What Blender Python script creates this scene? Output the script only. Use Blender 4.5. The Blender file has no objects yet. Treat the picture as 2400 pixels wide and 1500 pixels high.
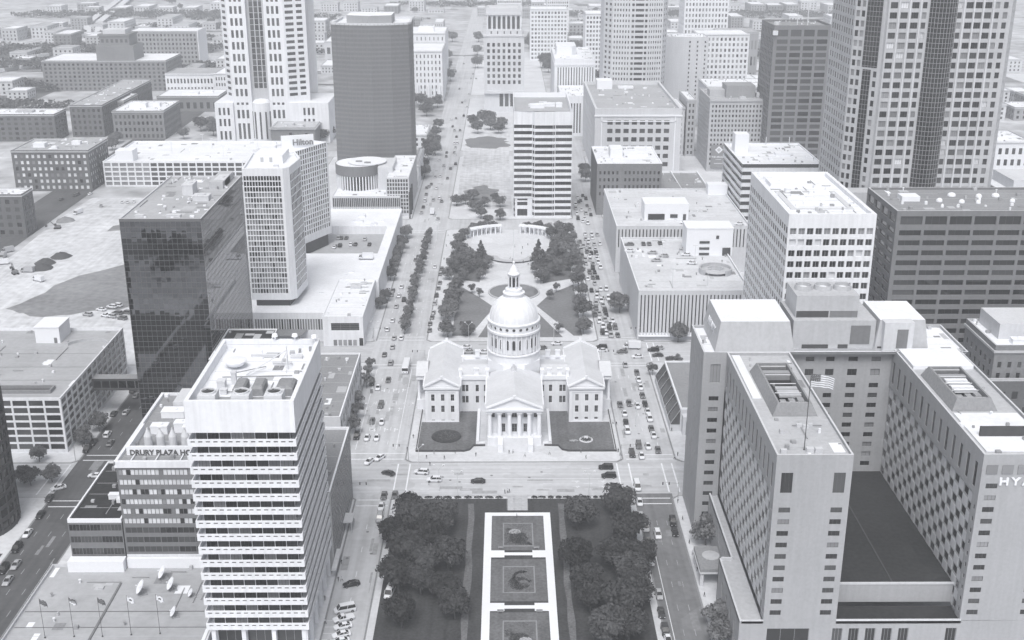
import bpy, math, random
import numpy as np
from mathutils import Vector, Matrix
R = math.radians
random.seed(7)
sc = bpy.context.scene
# ---------------------------------------------------------------- camera, sky, sun, exposure
cam_d = bpy.data.cameras.new('camera'); cam = bpy.data.objects.new('camera', cam_d)
sc.collection.objects.link(cam); sc.camera = cam
cam.location = (0, 0, 190); cam.rotation_euler = (R(90 - 19.7989), 0, R(-0.294))
cam_d.sensor_width = 36; cam_d.lens = 36 * 2750 / 2400; cam_d.clip_start = 1; cam_d.clip_end = 30000
world = bpy.data.worlds.new('World'); sc.world = world; world.use_nodes = True
wn = world.node_tree; wn.nodes.clear()
sky = wn.nodes.new('ShaderNodeTexSky'); sky.sky_type = 'NISHITA'; sky.sun_disc = False
sky.sun_elevation = R(56); sky.sun_rotation = R(188); sky.dust_density = 4; sky.air_density = 1
hs = wn.nodes.new('ShaderNodeHueSaturation'); hs.inputs['Saturation'].default_value = 0.16
bg = wn.nodes.new('ShaderNodeBackground'); bg.inputs['Strength'].default_value = 0.085
wo = wn.nodes.new('ShaderNodeOutputWorld')
wn.links.new(sky.outputs[0], hs.inputs['Color']); wn.links.new(hs.outputs[0], bg.inputs['Color']); wn.links.new(bg.outputs[0], wo.inputs['Surface'])
sun_d = bpy.data.lights.new('sun', 'SUN'); sun = bpy.data.objects.new('sun', sun_d); sc.collection.objects.link(sun)
sun_d.energy = 1.5; sun_d.angle = R(26); sun_d.color = (1.0, 0.985, 0.965)
sun.rotation_euler = (R(34), 0, R(-8)); sun.location = (-100, -600, 1200)
sc.view_settings.view_transform = 'Standard'; sc.view_settings.look = 'None'
sc.view_settings.exposure = 0.72; sc.view_settings.gamma = 1.0; sc.view_settings.use_curve_mapping = False
sc.cycles.max_bounces = 6; sc.cycles.diffuse_bounces = 3; sc.cycles.glossy_bounces = 3; sc.cycles.volume_bounces = 1
sc.cycles.use_denoising = True; sc.cycles.use_fast_gi = False
sc.cycles.sample_clamp_indirect = 6.0
# ---------------------------------------------------------------- helpers
COL = bpy.data.collections.new('city')          # linked to the scene once everything is in it
def ordw(n):
    w = ['first','second','third','fourth','fifth','sixth','seventh','eighth','ninth','tenth','eleventh','twelfth','thirteenth','fourteenth','fifteenth','sixteenth','seventeenth','eighteenth','nineteenth']
    if n >= 100: return 'hundredth' if n == 100 else 'hundred-and-'+ordw(n-100)
    if n <= 19: return w[n-1]
    t = {20:'twent',30:'thirt',40:'fort',50:'fift',60:'sixt',70:'sevent',80:'eight',90:'ninet'}
    d, r = n//10*10, n % 10
    return (t[d]+'ieth') if r == 0 else (t[d]+'y-'+w[r-1])
OFF = {}
def off(o): return OFF.get(o, Vector((0,0,0)))
def tag(o, label=None, cat=None, group=None, kind=None):
    if label: o['label'] = label
    if cat: o['category'] = cat
    if group: o['group'] = group
    if kind: o['kind'] = kind
    return o
def thing(name, label, cat, loc, rz=0, group=None):
    o = bpy.data.objects.new(name, None); COL.objects.link(o)
    o.location = loc; o.rotation_euler = (0,0,rz); o.empty_display_size = 1
    OFF[o] = Vector(loc); return tag(o, label, cat, group)
def put(name, me, parent=None, loc=(0,0,0), rz=0):
    o = bpy.data.objects.new(name, me); COL.objects.link(o)
    if parent is not None: o.parent = parent; OFF[o] = off(parent)
    o.location = loc; o.rotation_euler = (0,0,rz); return o
class MB:
    def __init__(s): s.v = []; s.f = []; s.m = []
    def poly(s, pts, m=0):
        n = len(s.v); s.v += [tuple(p) for p in pts]; s.f.append(tuple(range(n, n+len(pts)))); s.m.append(m)
    def box(s, x0, x1, y0, y1, z0, z1, m=0, skip=''):
        n = len(s.v)
        s.v += [(x0,y0,z0),(x1,y0,z0),(x1,y1,z0),(x0,y1,z0),(x0,y0,z1),(x1,y0,z1),(x1,y1,z1),(x0,y1,z1)]
        for k, q in (('b',(3,2,1,0)),('t',(4,5,6,7)),('F',(0,1,5,4)),('R',(1,2,6,5)),('B',(2,3,7,6)),('L',(3,0,4,7))):
            if k not in skip: s.f.append(tuple(n+i for i in q)); s.m.append(m)
    def obox(s, cx, cy, z0, z1, w, d, rz, m=0):
        c, sn = math.cos(rz), math.sin(rz); n = len(s.v)
        for z in (z0, z1):
            for (a, b) in ((-w/2,-d/2),(w/2,-d/2),(w/2,d/2),(-w/2,d/2)):
                s.v.append((cx+a*c-b*sn, cy+a*sn+b*c, z))
        for q in ((3,2,1,0),(4,5,6,7),(0,1,5,4),(1,2,6,5),(2,3,7,6),(3,0,4,7)): s.f.append(tuple(n+i for i in q)); s.m.append(m)
    def prism(s, pts, z0, z1, m=0, mt=None, bottom=False):
        k = len(pts); n = len(s.v)
        s.v += [(x,y,z0) for x,y in pts] + [(x,y,z1) for x,y in pts]
        for i in range(k):
            j = (i+1) % k; s.f.append((n+i, n+j, n+k+j, n+k+i)); s.m.append(m)
        s.f.append(tuple(range(n+k, n+2*k))); s.m.append(m if mt is None else mt)
        if bottom: s.f.append(tuple(range(n+k-1, n-1, -1))); s.m.append(m)
    def lathe(s, cx, cy, prof, n=16, m=0, a0=0, a1=2*math.pi, cap=True):
        full = abs(a1-a0-2*math.pi) < 1e-6; k = n if full else n+1; b = len(s.v)
        for (r, z) in prof:
            for i in range(k):
                t = a0+(a1-a0)*i/n; s.v.append((cx+r*math.cos(t), cy+r*math.sin(t), z))
        for j in range(len(prof)-1):
            for i in range(n):
                i2 = (i+1) % k; s.f.append((b+j*k+i, b+j*k+i2, b+(j+1)*k+i2, b+(j+1)*k+i)); s.m.append(m)
        if cap and full and prof[-1][0] > 1e-4: s.f.append(tuple(b+(len(prof)-1)*k+i for i in range(n))); s.m.append(m)
    def tube(s, p, q, r, n=6, m=0, r2=None):
        p = Vector(p); q = Vector(q); d = (q-p); r2 = r if r2 is None else r2
        if d.length < 1e-6: return
        d.normalize(); a = d.cross(Vector((0,0,1)) if abs(d.z) < .9 else Vector((1,0,0))).normalized(); e = d.cross(a); b = len(s.v)
        for (c, rr) in ((p,r),(q,r2)):
            for i in range(n):
                t = 2*math.pi*i/n; w = c+(a*math.cos(t)+e*math.sin(t))*rr; s.v.append(tuple(w))
        for i in range(n):
            j = (i+1) % n; s.f.append((b+i, b+j, b+n+j, b+n+i)); s.m.append(m)
        s.f.append(tuple(b+n+i for i in range(n))); s.m.append(m); s.f.append(tuple(b+n-1-i for i in range(n))); s.m.append(m)
    def mesh(s, name, mats, o=(0,0,0), smooth=False):
        me = bpy.data.meshes.new(name)
        me.from_pydata([(x-o[0], y-o[1], z-o[2]) for x,y,z in s.v], [], s.f)
        for a in mats: me.materials.append(M[a] if isinstance(a, str) else a)
        if len(mats) > 1: me.polygons.foreach_set('material_index', s.m)
        if smooth: me.polygons.foreach_set('use_smooth', [True]*len(s.f))
        me.update(); return me
    def build(s, name, mats, parent=None, smooth=False):
        if not s.f: return None
        if isinstance(mats, str): mats = [mats]
        return put(name, s.mesh(name, mats, off(parent), smooth), parent)
    def single(s, name, mats, loc, label, cat, group=None, kind=None, smooth=False):
        if isinstance(mats, str): mats = [mats]
        o = put(name, s.mesh(name, mats, loc, smooth), None, loc); return tag(o, label, cat, group, kind)
def struct(name, mb, mats, label, smooth=False):
    o = mb.build(name, mats, None, smooth); return tag(o, label, None, None, 'structure')
def ptree(root, mesh_parts, loc, rz, label, group, cat, name, scale=1.0):
    "a thing made of shared meshes: mesh_parts = [(name, mesh, (x,y,z))]"
    t = thing(name, label, cat, loc, rz, group); t.scale = (scale,)*3 if not isinstance(scale, tuple) else scale
    for nm, me, l in mesh_parts:
        o = put(nm, me, t, l)
    return t
# ---------------------------------------------------------------- materials
M = {}
TINT = (0.968, 0.987, 1.038)
def mat(name, v, rough=.8, big=0.10, bs=.06, fine=0.06, fs=1.2, streak=0, lane=0, patch=0, spec=.3, metal=0, bump=0, objvar=0, isl=0, tint=TINT):
    m = bpy.data.materials.new(name); m.use_nodes = True; nt = m.node_tree; N = nt.nodes; L = nt.links
    b = N['Principled BSDF']; b.inputs['Roughness'].default_value = rough; b.inputs['Metallic'].default_value = metal
    b.inputs['Specular IOR Level'].default_value = spec
    geo = N.new('ShaderNodeNewGeometry')
    def noise(scale, vec=None, det=4):
        t = N.new('ShaderNodeTexNoise'); t.inputs['Scale'].default_value = scale; t.inputs['Detail'].default_value = det
        L.new(vec or geo.outputs['Position'], t.inputs['Vector']); return t.outputs['Fac']
    def ma(op, a, c):
        n = N.new('ShaderNodeMath'); n.operation = op
        for i, x in enumerate((a, c)):
            if isinstance(x, (int, float)): n.inputs[i].default_value = x
            else: L.new(x, n.inputs[i])
        return n.outputs[0]
    fac = None
    def addf(src, amt):
        nonlocal fac
        t = ma('MULTIPLY', ma('SUBTRACT', src, .5), amt*2)
        fac = t if fac is None else ma('ADD', fac, t)
    if big: addf(noise(bs), big*1.6)
    if fine: addf(noise(fs, det=6), fine*2.4)
    if streak:
        mp = N.new('ShaderNodeMapping'); mp.inputs['Scale'].default_value = (1,1,.06); L.new(geo.outputs['Position'], mp.inputs['Vector'])
        addf(noise(.9, mp.outputs[0]), streak*1.6)
    if patch:
        vo = N.new('ShaderNodeTexVoronoi'); vo.inputs['Scale'].default_value = .07; vo.distance = 'MANHATTAN'; L.new(geo.outputs['Position'], vo.inputs['Vector']); sp = N.new('ShaderNodeSeparateColor'); L.new(vo.outputs['Color'], sp.inputs[0]); addf(sp.outputs[0], patch)
    if lane:
        mp = N.new('ShaderNodeMapping'); mp.inputs['Scale'].default_value = (1,.025,1) if lane > 0 else (.025,1,1); L.new(geo.outputs['Position'], mp.inputs['Vector'])
        addf(noise(.55, mp.outputs[0], 3), abs(lane)*1.6)
    if objvar:
        oi = N.new('ShaderNodeObjectInfo'); addf(oi.outputs['Random'], objvar)
    if isl: addf(geo.outputs['Random Per Island'], isl)
    col = N.new('ShaderNodeCombineColor')
    val = ma('MULTIPLY', ma('ADD', fac, 1.0), v) if fac is not None else None
    for i, k in enumerate(tint):
        if val is None: col.inputs[i].default_value = min(1, v*k)
        else: L.new(ma('MULTIPLY', val, k), col.inputs[i])
    L.new(col.outputs[0], b.inputs['Base Color'])
    if bump:
        bp = N.new('ShaderNodeBump'); bp.inputs['Strength'].default_value = bump; bp.inputs['Distance'].default_value = .1
        L.new(noise(fs*2, det=5), bp.inputs['Height']); L.new(bp.outputs[0], b.inputs['Normal'])
    M[name] = m; return m
mat('white_wall', .73, .7, .06, .05, .03, .8, streak=.10)
mat('white_trim', .78, .6, .03, .05, .02, 1)
mat('white_roof', .75, .8, .10, .08, .05, .7)
mat('pale_concrete', .57, .8, .08, .06, .05, .9, streak=.07)
mat('concrete', .44, .85, .10, .06, .06, .9, streak=.08)
mat('grey_concrete', .30, .85, .10, .06, .06, .9, streak=.08)
mat('beige_wall', .355, .8, .07, .05, .05, 1.5, streak=.08)
mat('grey_wall', .17, .8, .10, .06, .06, .9, streak=.08)
mat('dark_wall', .06, .75, .15, .06, .08, .9, streak=.1)
mat('brick', .19, .85, .14, .06, .12, 1.1, streak=.05)
mat('dark_brick', .11, .85, .16, .06, .12, 1.1)
mat('grey_roof', .37, .9, .16, .05, .08, .6)
mat('gravel_roof', .25, .95, .14, .05, .12, 1.4)
mat('dark_roof', .022, .9, .4, .05, .35, .8, patch=.2)
mat('dome_lead', .74, .6, .06, .2, .04, 1, streak=.05)
mat('court_roof', .60, .7, .10, .12, .05, .8)
mat('dark_metal', .06, .5, .1, .3, .05, 2, spec=.5)
mat('grey_metal', .30, .5, .12, .3, .06, 2, spec=.5)
mat('light_metal', .62, .45, .08, .3, .04, 2, spec=.5)
mat('black', .015, .6, 0, 1, 0, 1)
mat('glass_dark', .012, .08, 0, .1, 0, 1, spec=.6, objvar=.5)
mat('glass_mid', .052, .12, 0, .1, 0, 1, spec=.6, objvar=.35)
mat('glass_pale', .23, .25, 0, .1, 0, 1, spec=.5, objvar=.25)
mat('blind', .64, .5, 0, .1, 0, 1, spec=.4, objvar=.15)
mat('mirror_glass', .15, .02, .12, .2, 0, 1, spec=.8, metal=1, isl=.10, objvar=.14)
mat('brown_glass', .12, .10, .10, .05, .05, .3, spec=.7, metal=.5, objvar=.12)
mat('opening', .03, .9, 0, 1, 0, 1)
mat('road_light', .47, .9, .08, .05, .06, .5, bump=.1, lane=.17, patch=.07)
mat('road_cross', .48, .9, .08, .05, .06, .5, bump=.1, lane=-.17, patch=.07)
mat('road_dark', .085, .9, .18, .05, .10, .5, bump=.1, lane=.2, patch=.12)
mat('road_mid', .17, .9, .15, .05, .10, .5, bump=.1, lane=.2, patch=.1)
mat('paint_worn', .34, .8, .3, .3, .3, 2)
mat('paving', .58, .9, .10, .06, .08, .6, patch=.06)
mat('paint', .74, .7, .12, .3, .12, 2)
mat('kerb_stone', .55, .9, .08, .3, .05, 1)
mat('ground_grey', .40, .95, .45, .007, .38, .05)  # base made paler to stand in for haze over the far ground
mat('rail_ground', .12, .95, .25, .01, .30, .06)
mat('tower_band', .18, .6, .06, .03, .03, .4, spec=.4)
mat('tower_glass', .145, .35, .08, .03, .04, .4, spec=.4)
mat('dirt', .53, .95, .22, .022, .20, .2, lane=.14)
mat('dark_dirt', .21, .95, .30, .03, .22, .3)
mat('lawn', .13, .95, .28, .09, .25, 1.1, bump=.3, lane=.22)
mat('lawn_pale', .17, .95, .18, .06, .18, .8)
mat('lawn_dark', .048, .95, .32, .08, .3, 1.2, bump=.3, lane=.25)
mat('road_patch', .34, .9, .15, .1, .15, .8)
mat('gutter', .23, .9, .15, .1, .15, .8)
mat('plant_bed', .13, .95, .2, .2, .3, 1.6, bump=.4)
mat('bark', .07, .9, .1, .5, .2, 3)
mat('leaf', .05, .8, .42, .45, .10, 1.2, spec=.25, objvar=.45, isl=.3)
mat('panel_frame', .12, .5, 0, 1, 0, 1, spec=.5)
mat('leaf_mid', .125, .8, .36, .5, .10, 1.2, spec=.25, objvar=.3, isl=.3)
mat('leaf_far', .075, .85, .15, .1, .12, .5, spec=.2, objvar=.2, isl=.3)
mat('water', .16, .05, .05, .2, 0, 1, spec=.6)
for nm, v in (('white', .72), ('silver', .40), ('grey', .13), ('black', .02), ('dark', .05), ('tan', .30)):
    mat('paint_'+nm, v, .3, 0, 1, 0, 1, spec=.5)
mat('car_glass', .02, .08, 0, 1, 0, 1, spec=.6)
mat('tyre', .02, .9, 0, 1, 0, 1)
mat('lamp_red', .12, .4, 0, 1, 0, 1)
mat('skin', .35, .6, 0, 1, 0, 1); mat('cloth_dark', .03, .9, 0, 1, 0, 1); mat('cloth_pale', .6, .9, 0, 1, 0, 1)
mat('flag_dark', .10, .9, 0, 1, .05, 3); mat('flag_white', .75, .9, 0, 1, .05, 3); mat('flag_mid', .28, .9, 0, 1, .05, 3)
mat('sign_dark', .09, .6, 0, 1, 0, 1); mat('banner', .22, .8, .05, .2, .03, 2)
# ---------------------------------------------------------------- windows and facades
PANE = {}
def pane_mesh(w, h, style, glass, frame):
    k = (round(w,2), round(h,2), style, glass, frame)
    if k in PANE: return PANE[k]
    b = MB(); b.poly([(0,0,0),(w,0,0),(w,0,h),(0,0,h)], 0)
    nv, nh, fw = {'plain':(0,0,.07),'bare':(0,0,0),'m2':(1,0,.08),'m3':(2,0,.08),'x':(1,1,.08),'h2':(0,1,.08),'thin':(0,0,.05),'tall3':(2,3,.07)}[style]
    if fw:
        y = -.05
        for (a0,a1,c0,c1) in ((0,fw,0,h),(w-fw,w,0,h),(fw,w-fw,0,fw),(fw,w-fw,h-fw,h)):
            b.poly([(a0,y,c0),(a1,y,c0),(a1,y,c1),(a0,y,c1)], 1)
        for i in range(nv):
            a = w*(i+1)/(nv+1); b.poly([(a-fw/2,y,fw),(a+fw/2,y,fw),(a+fw/2,y,h-fw),(a-fw/2,y,h-fw)], 1)
        for i in range(nh):
            a = h*(i+1)/(nh+1); b.poly([(fw,y-.01,a-fw/2),(w-fw,y-.01,a-fw/2),(w-fw,y-.01,a+fw/2),(fw,y-.01,a+fw/2)], 1)
    PANE[k] = (b.mesh('window', [glass, frame]), b); return PANE[k]
TONES = {'dark':(('glass_dark',8),('glass_mid',2)), 'mixed':(('glass_dark',5),('glass_mid',3),('glass_pale',2)), 'vary':(('glass_dark',5),('glass_mid',4),('glass_pale',2),('blind',.5)), 'pale':(('glass_pale',6),('glass_mid',3),('glass_dark',1)),
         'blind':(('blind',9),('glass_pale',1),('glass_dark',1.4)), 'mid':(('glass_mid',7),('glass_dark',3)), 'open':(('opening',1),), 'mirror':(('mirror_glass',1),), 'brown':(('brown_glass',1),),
         'hall':(('glass_dark',5),('glass_mid',4),('blind',1)), 'balc':(('glass_dark',3),('glass_mid',4),('glass_pale',2.5))}
def even(a0, a1, n, frac, edge=0):
    "n openings evenly spread over a0..a1, each taking frac of its bay"
    p = (a1-a0-2*edge)/n; return [(a0+edge+p*(i+.5-frac/2), a0+edge+p*(i+.5+frac/2)) for i in range(n)]
class Bld:
    LIMIT = 300
    def __init__(s, name, label, x0, x1, y0, y1, h, base=0, cat='building', group=None):
        s.x0, s.x1, s.y0, s.y1, s.h, s.base = x0, x1, y0, y1, h, base
        s.root = thing(name, label, cat, ((x0+x1)/2, y0, base), 0, group)
        s.w = MB(); s.panes = []; s.extra = []
    def plane(s, side):
        if isinstance(side, tuple): return side
        return {'F':(0,s.y0,1,0), 'R':(s.x1,0,0,1), 'L':(s.x0,0,0,-1), 'B':(0,s.y1,-1,0)}[side]
    def grid(s, side, A0, A1, Z0, Z1, cols, rows, style='plain', depth=.3, m=0, skip=None, tones='dark', frame='grey_metal', prio=0, tiny=False, pl=None, pick=None, rev=None, name='window'):
        if side in ('L', 'B'):                                   # these run backwards along their own axis
            A0, A1 = -A1, -A0; cols = [(-b, -a) for a, b in reversed(cols)]
        ox, oy, ux, uy = s.plane(side)
        if pl is not None: ox, oy = (pl, 0) if side in ('L','R') else (0, pl)
        ix, iy = -uy, ux; W = s.w; rz = math.atan2(uy, ux)
        def P(a, z, d=0): return (ox+ux*a+ix*d, oy+uy*a+iy*d, z)
        def q(a0, a1, z0, z1):
            if a1-a0 > 1e-4 and z1-z0 > 1e-4: W.poly([P(a0,z0),P(a1,z0),P(a1,z1),P(a0,z1)], m)
        cols = sorted(cols); rows = sorted(rows); z = Z0; rm = m if rev is None else rev
        for j, (c, d) in enumerate(rows):
            q(A0, A1, z, c); z = d; a = A0
            for i, (e, f) in enumerate(cols):
                if skip and skip(i, j): continue
                q(a, e, c, d); a = f
                for p4 in ([P(e,c),P(f,c),P(f,c,depth),P(e,c,depth)], [P(e,d,depth),P(f,d,depth),P(f,d),P(e,d)],
                           [P(e,c),P(e,c,depth),P(e,d,depth),P(e,d)], [P(f,c,depth),P(f,c),P(f,d),P(f,d,depth)]): W.poly(p4, rm)
                t = TONES[tones] if pick is None else None
                g = pick(i, j) if pick else random.choices([x for x,_ in t], [y for _,y in t])[0]
                s.panes.append((prio, tiny, P(e,c,depth), rz, f-e, d-c, style, g, frame, name))
            q(a, A1, c, d)
        q(A0, A1, z, Z1)
    def plain(s, side, A0, A1, Z0, Z1, m=0, pl=None): s.grid(side, A0, A1, Z0, Z1, [], [], m=m, pl=pl)
    def ribs(s, *a): pass
    def roof(s, z=None, ph=1.0, pt=.45, m=1, mw=0, x0=None, x1=None, y0=None, y1=None, mc=None):
        "flat roof sunk behind a parapet whose outer faces are the walls themselves"
        x0 = s.x0 if x0 is None else x0; x1 = s.x1 if x1 is None else x1; y0 = s.y0 if y0 is None else y0; y1 = s.y1 if y1 is None else y1
        z = s.h if z is None else z; a = pt; mc = mw if mc is None else mc; W = s.w
        W.poly([(x0+a,y0+a,z-ph),(x1-a,y0+a,z-ph),(x1-a,y1-a,z-ph),(x0+a,y1-a,z-ph)], m)
        if y0 < 1100: s.clutter(x0+a+.6, x1-a-.6, y0+a+.6, y1-a-.6, z-ph)
        o = [(x0,y0),(x1,y0),(x1,y1),(x0,y1)]; i = [(x0+a,y0+a),(x1-a,y0+a),(x1-a,y1-a),(x0+a,y1-a)]
        for k in range(4):
            l = (k+1) % 4
            W.poly([(*o[k],z),(*o[l],z),(*i[l],z),(*i[k],z)], mc)
            W.poly([(*i[k],z),(*i[l],z),(*i[l],z-ph),(*i[k],z-ph)], mw)
    def clutter(s, x0, x1, y0, y1, z):
        "seams, repair patches, vents and pipe runs on a flat roof"
        if x1-x0 < 4 or y1-y0 < 4: return
        r = random.Random(int(x0*7+y0*13)); n = min(46, int((x1-x0)*(y1-y0)/42)+3); b = MB()
        for _ in range(n):
            x, y = r.uniform(x0,x1), r.uniform(y0,y1); k = r.random()
            if k < .35:
                w, d = r.uniform(1,5), r.uniform(1,6); b.box(x, min(x+w,x1), y, min(y+d,y1), z, z+.03+.01*r.random(), r.choice((0,1,1,2)), 'b')
            elif k < .75:
                q = r.uniform(.25,.7); b.box(x-q,x+q,y-q,y+q,z,z+r.uniform(.4,1.3),r.choice((1,2,3)),'b')
            elif k < .9: b.lathe(x, y, [(.22,z),(.22,z+.9),(.4,z+.95),(.4,z+1.2)], 8, r.choice((2,3)))
            elif k < .96: b.box(x, min(x+r.uniform(3,12),x1), y, y+.22, z+.15, z+.37, 3)
            else: b.box(x, x+.22, y, min(y+r.uniform(3,14),y1), z+.15, z+.37, 3)
        yy = y0+r.uniform(3,8)
        while yy < y1-2: b.box(x0,x1,yy,yy+.12,z,z+.035,1,'b'); yy += r.uniform(6,11)
        o = b.build('roof_fittings', ['gravel_roof','concrete','white_trim','grey_metal'], s.root); o['kind'] = 'stuff'
    def done(s, mats):
        s.w.build('wall', mats, s.root)
        big = [p for p in s.panes if not p[1]]; big.sort(key=lambda p: p[0])
        rest = [p for p in s.panes if p[1]] + big[s.LIMIT:]; big = big[:s.LIMIT]
        o0 = off(s.root)
        for (_, _, P, rz, w, h, st, g, fr, nm) in big:
            o = put(nm, pane_mesh(w, h, st, g, fr)[0], s.root, Vector(P)-o0, rz)
            if g == 'mirror_glass': o.rotation_euler = (random.uniform(-.006,.006), 0, rz+random.uniform(-.006,.006))
        if rest:
            gs = sorted({p[7] for p in rest} | {p[8] for p in rest}); ix = {g:i for i, g in enumerate(gs)}; b = MB()
            for (_, _, P, rz, w, h, st, g, fr, nm) in rest:
                pm = pane_mesh(w, h, 'bare' if (s.tinybare and st != 'mirror') else st, g, fr)[1]; c, sn = math.cos(rz), math.sin(rz); n = len(b.v)
                b.v += [(P[0]+x*c-y*sn, P[1]+x*sn+y*c, P[2]+z) for x,y,z in pm.v]
                b.f += [tuple(n+k for k in f) for f in pm.f]; b.m += [ix[g] if k == 0 else ix[fr] for k in pm.m]
            o = b.build('far_windows', gs, s.root); o['kind'] = 'stuff'
        return s.root
    tinybare = True
def part(root, name, mats, fn, smooth=False):
    b = MB(); fn(b); return b.build(name, mats, root, smooth)
def roof_units(B, spots, mat_='light_metal', name='roof_unit'):
    "boxy plant on a roof: (x, y, z, w, d, h)"
    for (x, y, z, w, d, h) in spots:
        b = MB(); b.box(x-w/2, x+w/2, y-d/2, y+d/2, z, z+h*.86); b.box(x-w/2-.1, x+w/2+.1, y-d/2-.1, y+d/2+.1, z+h*.86, z+h)
        if w > 2 and d > 2: b.lathe(x, y, [(min(w,d)*.33, z+h), (min(w,d)*.33, z+h+.35), (min(w,d)*.22, z+h+.36)], 10)
        b.build(name, mat_, B.root)
def text_mesh(body, size, ext=.12, space=1.0, align='CENTER'):
    cu = bpy.data.curves.new('lettering', 'FONT'); cu.body = body; cu.size = size; cu.extrude = ext; cu.align_x = align; cu.space_character = space
    cu.resolution_u = 3; cu.offset = .028*size; ob = bpy.data.objects.new('lettering', cu); sc.collection.objects.link(ob)
    dg = bpy.context.evaluated_depsgraph_get(); me = bpy.data.meshes.new_from_object(ob.evaluated_get(dg))
    bpy.data.objects.remove(ob); bpy.data.curves.remove(cu)
    me.name = 'lettering'; me.materials.clear(); return me
def letters(root, body, loc, size, mat_, rot, ext=.12, sx=1.0, space=1.0, align='CENTER', width=None):
    "upright raised lettering, rot = heading of its face about z"
    me = text_mesh(body, size, ext, space, align); sx = width/max(v.co.x for v in me.vertices) if width else sx; me.materials.append(M[mat_])
    o = bpy.data.objects.new('lettering', me); COL.objects.link(o); o.parent = root
    o.location = Vector(loc) - off(root); o.rotation_euler = (R(90), 0, rot); o.scale = (sx, 1, 1); return o
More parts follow.
